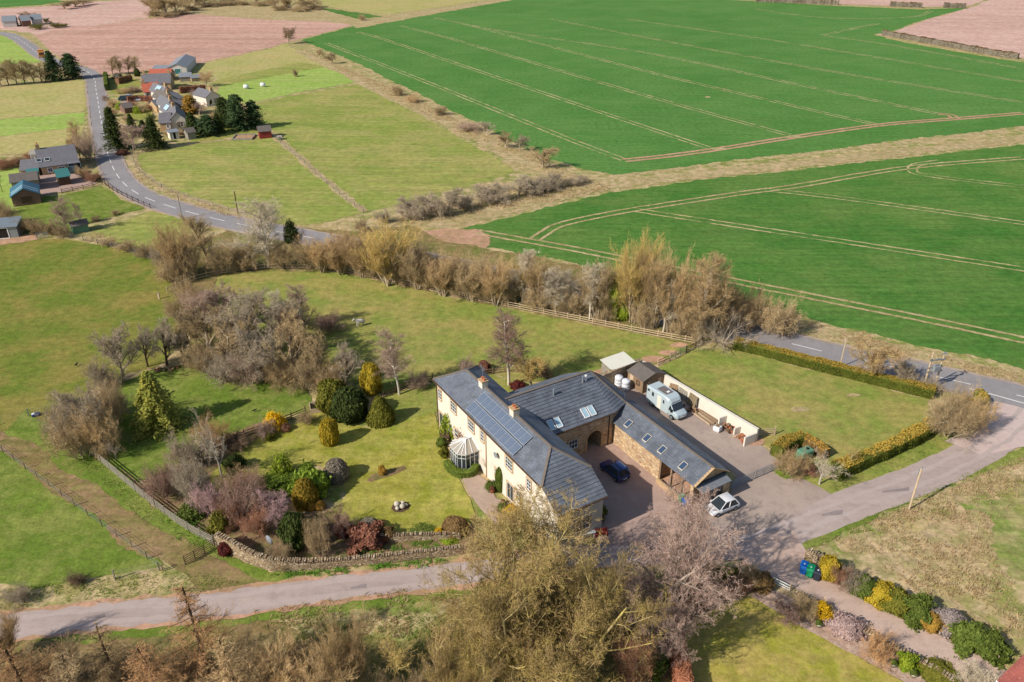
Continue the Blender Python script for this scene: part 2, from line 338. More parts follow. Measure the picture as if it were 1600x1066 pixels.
M['grass_straw'] = leaf_mat('straw_blades', rgb(232,206,164), rgb(206,182,132), trans=0.5); M['grass_green'] = leaf_mat('grass_blades', rgb(150,174,84), rgb(176,176,104), trans=0.5); M['bulb_leaf'] = leaf_mat('bulb_leaves', rgb(126,172,62), rgb(104,152,52), trans=0.4)

# ------------------------------------------------------------------ growing plants (numpy)
def unit(a): return a / np.maximum(np.linalg.norm(a, axis=-1, keepdims=True), 1e-9)
def tubes(P, R, s, r):
    N, K, _ = P.shape
    T = unit(np.gradient(P, axis=1)); ref = unit(r.normal(size=(N, 1, 3)))
    U = unit(np.cross(T, ref)); W = np.cross(T, U)
    if s == 2:
        V = np.stack([P - U*R[..., None], P + U*R[..., None]], axis=2)
    else:
        a = 2*np.pi*np.arange(s)/s
        V = P[:, :, None, :] + R[:, :, None, None]*(U[:, :, None, :]*np.cos(a)[None, None, :, None] + W[:, :, None, :]*np.sin(a)[None, None, :, None])
    idx = np.arange(N*K*s).reshape(N, K, s)
    if s == 2:
        F = np.stack([idx[:, :-1, 0], idx[:, :-1, 1], idx[:, 1:, 1], idx[:, 1:, 0]], axis=-1).reshape(-1, 4)
    else:
        F = np.stack([idx[:, :-1, :], np.roll(idx, -1, 2)[:, :-1, :], np.roll(idx, -1, 2)[:, 1:, :], idx[:, 1:, :]], axis=-1).reshape(-1, 4)
    return V.reshape(-1, 3), F
def grow(P0, D, L, R, K, wob, trop, taper, r):
    N = len(P0); P = np.zeros((N, K, 3)); P[:, 0] = P0; d = unit(D)
    for k in range(1, K):
        P[:, k] = P[:, k-1] + d*(L/(K-1))[:, None]
        d = unit(d + wob*r.normal(size=(N, 3)) + np.array([0, 0, trop]))
    t = np.linspace(0, 1, K)
    return P, R[:, None]*(1 - (1-taper)*t)[None, :]
def spawn(P, Rr, L, m, t0, ang, angv, ratio, shape, rr, up, r, out=0.0, tpow=1.0):
    N, K, _ = P.shape
    t = t0 + (1-t0)*(((np.arange(m)[None, :] + r.random((N, m)))/m)**tpow); t = np.minimum(t, 0.999)
    f = t*(K-1); i = f.astype(int); fr = (f-i)[..., None]
    n = np.arange(N)[:, None]
    pos = P[n, i]*(1-fr) + P[n, i+1]*fr; T = unit(P[n, i+1]-P[n, i])
    rad = Rr[n, i]*(1-fr[..., 0]) + Rr[n, i+1]*fr[..., 0]
    perp = unit(np.cross(T, r.normal(size=T.shape)))
    a = np.radians(ang + angv*r.normal(size=(N, m)))[..., None]
    d = np.cos(a)*T + np.sin(a)*perp + np.array([0, 0, up])
    if out:
        o = pos.copy(); o[..., 2] = 0; d = d + out*unit(o + 1e-6)
    ln = L[:, None]*ratio*(1 - shape*t)*(0.7 + 0.6*r.random((N, m)))
    return pos.reshape(-1, 3), unit(d).reshape(-1, 3), ln.reshape(-1), np.maximum(rad*rr, 0.006).reshape(-1)
PROTO = {}
def finish(key, trunk, crown, twig_extra=None, s_lvl=None):
    """trunk / crown: lists of (V, F); normalise to unit height and unit half-width"""
    allv = np.concatenate([v for v, f in trunk+crown])
    h = np.percentile(allv[:, 2], 99.7); q = np.percentile(np.abs(allv[:, :2]).max(1), 97)
    sc = np.array([1/q, 1/q, 1/h]); ms = []
    for nm, lst in (('trunk', trunk), ('crown', crown)):
        if not lst: ms.append(None); continue
        Vs = []; Fs = {}; off = 0
        for v, f in lst:
            Vs.append(v*sc); Fs.setdefault(f.shape[1], []).append(f+off); off += len(v)
        me = npmesh(key+'_'+nm, np.concatenate(Vs), [np.concatenate(x) for x in Fs.values()])
        me.materials.append(M['bark']); ms.append(me)
    PROTO[key] = (ms[0], ms[1], h/q)
def bare(key, seed, stems, levels, trunk_lv=1):
    """stems: (n, spread_deg, length, radius, K, wob, trop, base_radius); levels: dicts"""
    r = np.random.default_rng(seed); n, sp, L0, R0, K, wob, trop, br = stems
    az = 2*np.pi*(np.arange(n)+r.random(n))/n; tilt = np.radians(sp)*np.sqrt(r.random(n)) if n > 1 else np.radians(sp)*r.random(n)
    D = np.stack([np.sin(tilt)*np.cos(az), np.sin(tilt)*np.sin(az), np.cos(tilt)], 1)
    P0 = np.stack([br*np.cos(az)*r.random(n), br*np.sin(az)*r.random(n), np.full(n, -0.1)], 1)
    L = L0*(0.75+0.5*r.random(n)) if n > 1 else np.array([L0])
    R = np.full(n, R0); P, Rr = grow(P0, D, L, R, K, wob, trop, 0.35, r)
    trunk = [tubes(P, Rr, 7 if n == 1 else 5, r)]; crown = []
    for li, lv in enumerate(levels):
        p, d, L, R = spawn(P, Rr, L, lv['m'], lv.get('t0', 0.3), lv['ang'], lv.get('av', 12), lv['ratio'], lv.get('shape', 0.5), lv.get('rr', 0.6), lv.get('up', 0.1), r, lv.get('out', 0.0), lv.get('tp', 1.0))
        if 'rmax' in lv: R = np.minimum(R, lv['rmax'])
        P, Rr = grow(p, d, L, R, lv.get('K', 4), lv.get('wob', 0.18), lv.get('trop', 0.06), lv.get('taper', 0.4), r)
        (trunk if li < trunk_lv else crown).append(tubes(P, Rr, lv.get('s', 3), r))
    finish(key, trunk, crown); return r
TWG = dict(s=2, K=2, rmax=0.02, taper=0.45, rr=0.9)
for i in range(3):             # rounded hawthorn-like trees
    bare('round%d' % i, 10+i, (1, 8, 3.0, 0.15, 5, 0.08, 0.05, 0),
         [dict(m=11, t0=0.22, ang=52, ratio=0.85, shape=0.35, up=0.12, K=5, s=4, wob=0.2), dict(m=9, t0=0.15, ang=48, ratio=0.58, K=4, s=3, wob=0.25),
          dict(m=8, t0=0.1, ang=45, ratio=0.55, K=3, s=3, rmax=0.026), dict(m=7, t0=0.1, ang=42, ratio=0.62, wob=0.3, s=2, K=3, rmax=0.018, taper=0.4), dict(m=3, t0=0.1, ang=48, ratio=0.65, **TWG)])
for i in range(3):             # dense thicket shrubs, many stems
    bare('thick%d' % i, 20+i, (16, 56, 2.5, 0.05, 5, 0.2, 0.02, 0.7),
         [dict(m=10, t0=0.12, ang=42, ratio=0.62, shape=0.4, K=4, s=3, rmax=0.028), dict(m=8, t0=0.1, ang=44, ratio=0.6, K=3, s=3, rmax=0.02, wob=0.25),
          dict(m=6, t0=0.1, ang=50, ratio=0.66, wob=0.4, s=2, K=3, rmax=0.018, taper=0.5), dict(m=2, t0=0.1, ang=50, ratio=0.6, **TWG)])
for i in range(2):             # upright willows
    bare('willow%d' % i, 30+i, (10, 24, 4.0, 0.075, 5, 0.08, 0.08, 0.4),
         [dict(m=11, t0=0.12, ang=28, ratio=0.62, shape=0.3, up=0.35, K=4, s=3, rmax=0.036, trop=0.12), dict(m=10, t0=0.1, ang=28, ratio=0.6, up=0.35, K=3, s=3, rmax=0.022, trop=0.12),
          dict(m=9, t0=0.05, ang=26, ratio=0.62, up=0.3, wob=0.12, trop=0.1, s=2, K=3, rmax=0.016, taper=0.4), dict(m=2, t0=0.1, ang=30, ratio=0.65, **TWG)])
for i in range(2):             # tall straggly standards
    bare('tall%d' % i, 40+i, (1, 6, 7.5, 0.13, 7, 0.06, 0.08, 0),
         [dict(m=24, t0=0.16, ang=42, ratio=0.46, shape=0.5, up=0.3, K=5, s=4, wob=0.14, trop=0.1, rr=0.5), dict(m=10, t0=0.12, ang=40, ratio=0.55, up=0.15, K=4, s=3, rmax=0.034),
          dict(m=9, t0=0.1, ang=40, ratio=0.62, up=0.1, wob=0.2, s=2, K=3, rmax=0.019, taper=0.4), dict(m=7, t0=0.1, ang=40, ratio=0.65, wob=0.2, **TWG)])
for i in range(2):             # birches with fine drooping twigs
    bare('birch%d' % i, 50+i, (1, 5, 8.0, 0.12, 7, 0.04, 0.08, 0),
         [dict(m=26, t0=0.22, ang=44, ratio=0.36, shape=0.55, up=0.3, K=5, s=3, rmax=0.045, trop=0.05), dict(m=10, t0=0.12, ang=44, ratio=0.55, K=4, s=3, rmax=0.022, trop=-0.06),
          dict(m=11, t0=0.1, ang=40, ratio=0.7, K=4, s=2, rmax=0.016, taper=0.5, trop=-0.22, wob=0.15), dict(m=4, t0=0.1, ang=30, ratio=0.7, K=2, s=2, rmax=0.015, trop=-0.25, taper=0.5)])
for i in range(2):             # larches
    bare('larch%d' % i, 60+i, (1, 3, 9.0, 0.14, 7, 0.02, 0.05, 0),
         [dict(m=85, t0=0.1, ang=80, av=8, ratio=0.34, shape=0.86, up=0.0, K=5, s=3, rmax=0.024, trop=0.02, wob=0.08), dict(m=15, t0=0.08, ang=52, ratio=0.36, shape=0.3, K=3, s=2, rmax=0.018, trop=-0.2),
          dict(m=9, t0=0.05, ang=45, ratio=0.55, K=3, s=2, rmax=0.017, trop=-0.2, taper=0.5)])
for i in range(2):             # wide-spreading big trees of the foreground
    bare('spread%d' % i, 70+i, (4, 34, 4.6, 0.15, 6, 0.1, 0.03, 0.3),
         [dict(m=8, t0=0.15, ang=48, ratio=0.8, shape=0.3, up=0.1, K=5, s=4, wob=0.22, rr=0.5), dict(m=8, t0=0.15, ang=48, ratio=0.52, K=5, s=3, wob=0.28, rmax=0.045),
          dict(m=7, t0=0.12, ang=46, ratio=0.52, K=4, s=3, rmax=0.024, wob=0.3), dict(m=7, t0=0.1, ang=44, ratio=0.58, wob=0.3, s=2, K=3, rmax=0.015, taper=0.5), dict(m=5, t0=0.1, ang=45, ratio=0.62, wob=0.25, s=2, K=2, rmax=0.014, taper=0.5)], trunk_lv=2)
for i in range(2):             # big domed crowns with plenty of limbs in sight
    bare('crown%d' % i, 90+i, (5, 44, 3.6, 0.12, 6, 0.12, 0.04, 0.4),
         [dict(m=9, t0=0.15, ang=50, ratio=0.8, shape=0.45, up=0.06, K=5, s=4, wob=0.24, rr=0.45), dict(m=9, t0=0.12, ang=50, ratio=0.55, K=4, s=3, wob=0.3, rmax=0.03),
          dict(m=7, t0=0.1, ang=48, ratio=0.6, K=3, s=3, rmax=0.016, wob=0.34), dict(m=5, t0=0.1, ang=46, ratio=0.66, wob=0.35, s=2, K=3, rmax=0.0115, taper=0.5), dict(m=2, t0=0.1, ang=48, ratio=0.66, s=2, K=2, rmax=0.0105, taper=0.5)], trunk_lv=2)
bare('sparse0', 80, (1, 8, 2.2, 0.09, 4, 0.08, 0.05, 0),
     [dict(m=12, t0=0.3, ang=50, ratio=0.9, shape=0.3, up=0.15, K=5, s=4, wob=0.24, rr=0.5), dict(m=8, t0=0.15, ang=45, ratio=0.55, K=4, s=3, wob=0.25, rmax=0.02), dict(m=7, t0=0.12, ang=42, ratio=0.55, wob=0.3, s=2, K=3, rmax=0.012, taper=0.4), dict(m=3, t0=0.12, ang=42, ratio=0.55, s=2, K=2, rmax=0.011)], trunk_lv=2)
bare('sprawl0', 85, (14, 75, 4.2, 0.07, 6, 0.14, -0.03, 0.4),
     [dict(m=9, t0=0.2, ang=45, ratio=0.45, up=0.2, K=4, s=3, rmax=0.026), dict(m=9, t0=0.15, ang=42, ratio=0.55, wob=0.2, s=2, K=3, rmax=0.017), dict(m=7, t0=0.1, ang=40, ratio=0.62, **TWG)])

def cards(C, Nn, size, r, tilt=0.6, long=1.4):
    """leaf-sized quads round the points C, facing roughly along Nn"""
    n = len(C); d = unit(Nn + tilt*r.normal(size=(n, 3))); ref = unit(r.normal(size=(n, 3)))
    U = unit(np.cross(d, ref)); W = np.cross(d, U); s = (size*(0.6+0.8*r.random(n)))[:, None]
    V = np.stack([C - U*s*long, C - W*s*0.7, C + U*s*long, C + W*s*0.7], 1)
    F = np.arange(n*4).reshape(n, 4)
    return V.reshape(-1, 3), F
def lumps(r, n=9):
    k = unit(r.normal(size=(n, 3))); a = r.random(n)*6.28; f = 2+4*r.random(n)
    return lambda d: sum(np.sin(f[i]*(d@k[i])*1.6+a[i]) for i in range(n))/n
def ball(key, seed, prof, n, size, lump=0.12, tilt=0.55, core=0.9, stem=True, fuzz=0.05, long=1.4):
    """leafy body of revolution; prof(z01)->radius01 with unit height, unit half-width"""
    r = np.random.default_rng(seed); lf = lumps(r)
    z = r.random(n*2); rad = prof(z); keep = r.random(n*2) < (0.25+0.75*rad/np.max(rad)); z = z[keep][:n]; rad = rad[keep][:n]; m = len(z)
    a = r.random(m)*2*np.pi; d = np.stack([np.cos(a), np.sin(a), (z-0.5)*2], 1)
    g = 1 + lump*lf(d)*2.2; dep = 1 - np.abs(r.normal(size=m))*fuzz + (r.random(m) < 0.06)*fuzz*1.5
    C = np.stack([np.cos(a)*rad*g*dep, np.sin(a)*rad*g*dep, z*(1+0.25*lump*lf(d))], 1)
    dz = (prof(np.clip(z+0.02, 0, 1))-prof(np.clip(z-0.02, 0, 1)))/0.04
    Nn = np.stack([np.cos(a), np.sin(a), -dz], 1)
    lv, lfc = cards(C, unit(Nn), size, r, tilt, long)
    rings = 9; seg = 14; cv = []
    for k in range(rings):
        zz = 0.02 + 0.95*k/(rings-1); aa = 2*np.pi*np.arange(seg)/seg; dd = np.stack([np.cos(aa), np.sin(aa), np.full(seg, (zz-0.5)*2)], 1)
        rr = prof(np.array([zz]))[0]*core*(1+lump*lf(dd)*2.2)
        cv.append(np.stack([np.cos(aa)*rr, np.sin(aa)*rr, np.full(seg, zz*0.96)], 1))
    cv = np.concatenate(cv); idx = np.arange(rings*seg).reshape(rings, seg)
    cf = np.stack([idx[:-1], np.roll(idx, -1, 1)[:-1], np.roll(idx, -1, 1)[1:], idx[1:]], -1).reshape(-1, 4)
    top = idx[-1][::1]; tf = np.stack([top[:-2], top[1:-1], np.full(seg-2, top[-1])], 1)
    tr = []
    if stem:
        P = np.array([[[0, 0, -0.03], [0, 0, 0.12], [0.01, 0, 0.4]]]); tr = [tubes(P, np.array([[0.06, 0.05, 0.03]]), 5, r)]
    finish(key, tr, [(lv, lfc), (cv, cf), (cv, tf)])
egg = lambda z: np.sqrt(np.clip(1-(np.abs(z-0.42)/np.where(z < 0.42, 0.52, 0.585))**2.3, 0.0, 1))
dome = lambda z: np.clip(1-np.clip(z, 0, 1)**2.6, 0, 1)**0.5*(0.86+0.14*np.clip(z*4, 0, 1))
cone = lambda z: np.clip((1.02-z)**0.62, 0, 1)*(0.88+0.12*np.clip(z*5, 0, 1))
ball('egg0', 101, egg, 3600, 0.055); ball('egg1', 102, egg, 3600, 0.06, 0.2)
ball('dome0', 103, dome, 4200, 0.05, 0.08); ball('dome1', 104, dome, 3800, 0.06, 0.42, fuzz=0.12); ball('dome2', 108, dome, 2800, 0.085, 0.5, tilt=0.9, fuzz=0.16); ball('dome3', 109, dome, 3800, 0.06, 0.42, fuzz=0.12); ball('dome4', 110, dome, 3000, 0.08, 0.55, tilt=0.9, fuzz=0.18)
ball('cone0', 105, cone, 4200, 0.05, 0.08); ball('column0', 106, egg, 4200, 0.07, 0.22, fuzz=0.12)
ball('flame0', 107, egg, 4200, 0.05, 0.3, tilt=0.4, fuzz=0.14, long=2.2)
def loose(key, seed, n, nst, size, rad=1.0, shell=0.75):
    """airy leafy shrub: clumps of leaves on stems, gaps between"""
    r = np.random.default_rng(seed); c = r.normal(size=(nst, 3)); c = unit(c)*(shell+0.25*r.random((nst, 1))); c[:, 2] = np.abs(c[:, 2])
    c *= np.array([1, 1, 1]); k = r.integers(0, nst, n); q = c[k] + r.normal(size=(n, 3))*0.13*np.array([1, 1, 0.9])
    q[:, 2] = np.abs(q[:, 2])
    lv = cards(q, unit(q+1e-6), size, r, 0.8)
    P = np.stack([np.zeros((nst, 3)), c*0.5+r.normal(size=(nst, 3))*0.04, c], 1); st = tubes(P, np.tile(np.array([0.025, 0.015, 0.006]), (nst, 1)), 3, r)
    finish(key, [st], [lv])
loose('loose0', 111, 2600, 60, 0.055); loose('loose1', 112, 3000, 80, 0.05); loose('loose2', 113, 1500, 60, 0.05, shell=0.6)
def conifer(key, seed, nb, droop, taper_pow, size, per, base=0.06, width=0.32, top_round=0.0):
    r = np.random.default_rng(seed); z = base + (1-base)*(np.arange(nb)+r.random(nb))/nb
    L = width*np.clip(1-z, 0.0, 1)**taper_pow*(0.75+0.45*r.random(nb)) + 0.02
    if top_round: L = width*np.sqrt(np.clip(1-((z-0.34)/0.68)**2, 0.03, 1))*(0.45+0.7*r.random(nb))
    a = r.random(nb)*2*np.pi; t = np.linspace(0.12, 1, per)[None, :]*(0.9+0.2*r.random((nb, per)))
    C = np.stack([np.cos(a)[:, None]*L[:, None]*t, np.sin(a)[:, None]*L[:, None]*t, z[:, None] + (0.10-droop*t)*L[:, None]*t], -1)
    C = C.reshape(-1, 3) + r.normal(size=(nb*per, 3))*np.array([0.018, 0.018, 0.012])
    Nn = np.stack([np.repeat(np.cos(a), per)*0.5, np.repeat(np.sin(a), per)*0.5, np.ones(nb*per)], 1)
    lv = cards(C, unit(Nn), size, r, 0.55, 1.9)
    P = np.array([[[0, 0, -0.02], [0, 0, 0.5], [0, 0, 0.98]]]); tr = tubes(P, np.array([[0.022, 0.014, 0.003]]), 6, r)
    finish(key, [tr], [lv])
conifer('spruce0', 121, 420, 0.35, 0.8, 0.016, 14); conifer('cedar0', 122, 300, 0.55, 0.85, 0.016, 18, 0.02, 0.44)
conifer('pine0', 123, 320, 0.35, 0.5, 0.02, 14, 0.06, 0.34, 1.0); conifer('pine1', 124, 280, 0.3, 0.5, 0.022, 14, 0.08, 0.3, 1.0)
conifer('cypress0', 125, 420, -0.6, 0.45, 0.02, 10, 0.03, 0.2)

def plant(name, key, px, py, top, wpx, label, cat, crown, trunk='bark', group=None, rot=None, z=0.0, lean=None):
    if key[:3] in ('egg', 'dom', 'con', 'col', 'fla', 'loo'):      # wide at the foot: the photo shows the front edge of the base
        b = G(px, py, z); py -= 0.34*wpx*H/math.hypot(H, b.y)
    b = G(px, py, z); h = max(height_at(top, b.y) - z, 0.3); wd = max(wpx*mpp(b)/2, 0.15)
    o = empty(name, b, random.random()*6.28 if rot is None else rot, label, cat, group); o.scale = (wd, wd, h)
    if lean: o.rotation_euler[0] = lean[0]; o.rotation_euler[1] = lean[1]
    tm, cm, _ = PROTO[key]
    for nm, me, mt in (('trunk', tm, trunk), ('crown', cm, crown)):
        if me is None: continue
        c = link(nm, me, o); c.material_slots[0].link = 'OBJECT'; c.material_slots[0].material = M[mt]
    return o

# ------------------------------------------------------------------ the ground, fields, roads
def smooth_path(pts, n=8, closed=False):
    P = [Vector(p) for p in pts]; out = []; m = len(P)
    rngi = range(m) if closed else range(m-1)
    for i in rngi:
        g = (lambda k: P[k % m]) if closed else (lambda k: P[min(max(k, 0), m-1)])
        p0, p1, p2, p3 = g(i-1), g(i), g(i+1), g(i+2)
        for k in range(n):
            t = k/n
            out.append(0.5*((2*p1)+(-p0+p2)*t+(2*p0-5*p1+4*p2-p3)*t*t+(-p0+3*p1-3*p2+p3)*t**3))
    if not closed: out.append(P[-1])
    return out
def sheet(name, pts, z, mat, jit=0.35, step=None, smooth=0, parent=None, kind='structure', label=None):
    """flat piece of ground with an uneven edge; pts in photo pixels"""
    W = [G(px, py) for px, py in pts]
    if smooth: W = smooth_path(W, smooth, True)
    out = []; n = len(W)
    for i in range(n):
        a, b = W[i], W[(i+1) % n]; d = (b-a).length
        st = step or max(0.7, mpp(a)*4); k = max(1, min(160, int(d/st)))
        nr = Vector((-(b-a).y, (b-a).x, 0)).normalized() if d > 1e-6 else Vector((0, 0, 0))
        for j in range(k):
            t = j/k; p = a.lerp(b, t)
            s = jit*(math.sin(p.x*0.9+p.y*0.6)+math.sin(p.x*0.31-p.y*0.43+1.7))*0.5 + random.uniform(-1, 1)*jit*0.5
            out.append(p + nr*s*min(1.0, st*1.2))
    z = zstep(z); tri = tessellate_polygon([out])
    me = bpy.data.meshes.new(name); me.from_pydata([(p.x, p.y, z) for p in out], [], [tuple(t) for t in tri]); me.update()
    o = link(name, me, parent, mat)
    if me.polygons and me.polygons[0].normal.z < 0: me.flip_normals()
    if parent is None: tag(o, label, None, None, kind)
    return o
def strip(name, pts, width, z, mat, jit=0.06, n=8, parent=None, kind='structure', world=False, label=None):
    W = [Vector(p) if world else G(*p) for p in pts]; P = smooth_path(W, n) if n > 1 else W
    V = []; F = []; z = zstep(z)
    for i, p in enumerate(P):
        t = (P[min(i+1, len(P)-1)] - P[max(i-1, 0)]); nr = Vector((-t.y, t.x, 0)).normalized()
        wd = width if not callable(width) else width(i/(len(P)-1))
        V += [p + nr*(wd/2+random.uniform(-jit, jit)), p - nr*(wd/2+random.uniform(-jit, jit))]
    for i in range(len(P)-1): F.append((2*i, 2*i+1, 2*i+3, 2*i+2))
    me = bpy.data.meshes.new(name); me.from_pydata([(v.x, v.y, z) for v in V], [], F); me.update()
    if me.polygons[0].normal.z < 0: me.flip_normals()
    o = link(name, me, parent, mat)
    if parent is None: tag(o, label, None, None, kind)
    return o
me = bpy.data.meshes.new('ground'); me.from_pydata([(-2500, -300, -0.02), (2500, -300, -0.02), (2500, 5000, -0.02), (-2500, 5000, -0.02)], [], [(0, 1, 2, 3)]); me.update()
tag(link('ground', me, None, M['rough']), kind='structure')
E1, E2, E3, E4, E5, E6 = 0.004, 0.020, 0.036, 0.052, 0.068, 0.084
_zc = [0]
def zstep(z):                  # no two sheets share a plane
    _zc[0] += 1; return z + (_zc[0] % 100)*0.00015
# far country along the top of the view
sheet('green_field', [(-300,-30),(60,-2),(106,2),(60,8),(-40,14),(-300,30)], E1, M['wheat'], 1.0)
sheet('harrowed_field', [(-300,32),(0,14),(92,9),(139,3),(226,-1),(240,-20),(250,10),(231,28),(147,41),(104,43),(60,56),(48,52),(0,46),(-300,60)], E1, M['soil2'], 1.0)
sheet('ploughed_field', [(54,56),(104,42),(147,41),(231,29),(294,21),(420,31),(500,33),(545,37),(551,40),(442,68),(420,75),(297,102),(236,109),(168,117),(158,116),(128,101),(82,83)], E1, M['soil'], 1.0)
sheet('dead_grass_bank', [(232,28),(246,8),(330,4),(420,8),(480,10),(600,26),(690,12),(760,2),(800,-6),(812,-2),(700,18),(560,44),(545,38),(500,33),(420,31),(300,22)], E2, M['straw'], 1.2)
sheet('hill_field', [(480,-2),(560,-10),(800,-14),(770,-2),(690,11),(600,24),(545,16),(498,8)], E1, M['olive'], 1.0)
sheet('hill_field', [(500,12),(560,20),(600,26),(560,30),(520,20)], E3, M['wheat2'], 1.0)
# big winter wheat fields
sheet('wheat_field', [(470,63),(552,41),(700,18),(812,-2),(1000,-8),(1180,2),(1300,9),(1440,15),(1516,12),(1440,32),(1390,50),(1366,54),(1400,64),(1500,82),(1600,98),(1800,130),(1800,170),(1600,197),(1400,220),(1250,239),(1100,256),(955,274),(905,262),(860,247),(790,217),(722,180),(640,140),(540,90)], E1, M['wheat'], 0.8)
sheet('harrowed_field', [(1368,54),(1396,50),(1444,32),(1520,11),(1560,-6),(1900,-14),(1900,130),(1600,91),(1500,75)], E1, M['soil2'], 0.8)
sheet('harrowed_field', [(1000,-10),(1180,0),(1300,6),(1440,11),(1518,9),(1556,-8),(1500,-30),(1000,-40)], E1, M['soil2'], 0.8)
sheet('wheat_field', [(690,363),(760,348),(860,322),(950,301),(1100,281),(1250,265),(1420,246),(1600,226),(1820,204),(1900,690),(1600,574),(1400,532),(1230,488),(1000,432),(850,402),(760,387),(700,377)], E1, M['wheat2'], 0.6)
sheet('grass_track', [(640,352),(720,330),(850,300),(955,276),(1100,259),(1250,241),(1400,222),(1600,200),(1820,170),(1820,202),(1600,222),(1420,243),(1250,262),(1100,278),(950,297),(860,318),(760,344),(690,358)], E2, M['straw'], 0.8)
sheet('grass_track', [(955,286),(1100,267),(1250,250),(1600,212),(1600,203),(1250,243),(1100,260),(955,278)], E3, M['rough'], 0.8)
sheet('bare_soil_patch', [(640,372),(662,362),(700,358),(745,358),(762,368),(768,384),(740,398),(700,396),(655,392)], E3, M['mud'], 0.6)
TR = []
def tram(pts, gap=1.9, wd=0.42, m=None, z=E3, broken=0.0):
    W = smooth_path([G(*p) for p in pts], 10)
    for s in (-1, 1):
        Q = []
        for i, p in enumerate(W):
            t = W[min(i+1, len(W)-1)]-W[max(i-1, 0)]; nr = Vector((-t.y, t.x, 0)).normalized(); Q.append(p+nr*s*gap/2)
        strip('wheel_track', Q, wd, z, m or M['straw'], 0.1, 3, world=True)
for pts in ([(510,68),(640,118),(800,182),(900,222),(975,250)], [(558,50),(607,64),(800,129),(1000,196),(1112,233)], [(625,40),(716,64),(1000,147),(1232,211)],
            [(735,40),(1000,109),(1250,168),(1379,197)], [(680,28),(780,48),(1000,81),(1250,133),(1465,178)], [(860,30),(1000,57),(1300,112),(1600,160)], [(980,30),(1200,62),(1420,98),(1600,128)],
            [(1180,14),(1290,28),(1420,27),(1455,17)], [(1285,55),(1372,37)], [(1288,56),(1400,72),(1600,108)]):
    tram(pts, 2.0, 0.5, M['tramline'])
for pts, wd in (([(975,251),(1050,243),(1130,232),(1250,213),(1380,195),(1490,186),(1600,177)], 1.1), ([(1465,178),(1485,180),(1493,186)], 0.9)):
    tram(pts, 2.0, wd, M['mud'])
for pts, wd in (([(745,362),(800,372),(900,390),(1000,410),(1150,440),(1300,470),(1450,500),(1620,536)], 0.62), ([(835,375),(850,365),(880,350),(960,333),(1040,320),(1160,302),(1250,290),(1420,262),(1600,247)], 0.6),
                ([(990,328),(1100,345),(1300,375),(1450,398),(1620,424)], 0.5), ([(1200,297),(1300,308),(1450,328),(1620,352)], 0.45), ([(1425,266),(1436,272),(1500,281),(1620,294)], 0.5), ([(1425,266),(1432,258),(1470,252)], 0.5)):
    tram(pts, 2.0, wd, M['tramline'] if wd < 0.6 else M['straw'])
for c, rx, ry in (((1240,214),14,2.5), ((1124,233),12,2), ((1105,152),4,1.2)):
    sheet('bare_soil_patch', [(c[0]+rx*math.cos(t*0.7), c[1]+ry*math.sin(t*0.7)) for t in range(9)], E3+0.001, M['straw'], 0.3)
# meadows between the village and the big fields
sheet('upper_meadow', [(297,104),(420,77),(446,69),(480,86),(515,108),(430,124),(368,138),(330,150),(310,128)], E1, M['olive'], 0.6)
sheet('mown_strip', [(345,134),(430,118),(512,104),(556,129),(470,144),(398,160),(340,178),(330,150)], E2, M['mown'], 0.4)
sheet('mown_strip', [(330,128),(400,112),(470,98),(512,104),(430,119),(345,135)], E3, M['meadow'], 0.4)
sheet('meadow', [(398,163),(470,147),(558,131),(620,162),(700,204),(770,245),(806,268),(770,282),(690,300),(612,323),(570,331),(500,270),(440,216),(405,190)], E1, M['meadow'], 0.6)
sheet('meadow', [(196,244),(260,232),(330,222),(425,213),(500,272),(566,332),(520,345),(480,352),(430,350),(370,336),(300,312),(250,296),(215,275)], E1, M['meadow'], 0.6)
strip('beaten_path', [(420,208),(455,235),(500,275),(540,308),(570,332)], 2.0, E3, M['straw'], 0.4)
strip('ditch_edge', [(205,240),(212,262),(230,280),(262,298),(320,318),(380,336),(420,350)], 2.6, E3, M['straw'], 0.5)
strip('ditch_bank', [(470,80),(540,112),(640,160),(740,205),(800,240),(870,272),(930,290)], lambda t: 5+4*math.sin(t*3.1), E3, M['straw'], 0.7)
strip('ditch_bank', [(560,362),(620,340),(700,322),(800,300),(900,285),(960,284)], 5.5, E3, M['straw'], 0.8)
sheet('village_gardens', [(160,122),(236,112),(330,112),(345,135),(332,152),(400,165),(412,200),(425,213),(330,222),(200,242),(175,240),(165,200)], E2, M['rough'], 0.5)
sheet('village_gardens', [(170,124),(205,120),(222,130),(215,142),(180,148),(170,140)], E3, M['lawn2'], 0.4)
sheet('village_gardens', [(300,196),(400,196),(415,206),(330,220),(300,222)], E3, M['lawn2'], 0.4)
sheet('village_gardens', [(190,166),(240,166),(244,184),(200,190)], E3, M['lawn2'], 0.4)
sheet('village_yard', [(222,155),(262,150),(285,190),(296,203),(292,214),(262,214),(246,190),(230,170)], E3, M['straw'], 0.5)
sheet('village_drive', [(186,154),(222,150),(226,158),(190,163)], E4, M['yard'], 0.3)
sheet('village_gardens', [(330,166),(352,160),(346,150),(326,154)], E3, M['mown'], 0.3)
sheet('village_drive', [(300,166),(335,156),(338,160),(310,178)], E4, M['straw'], 0.3)
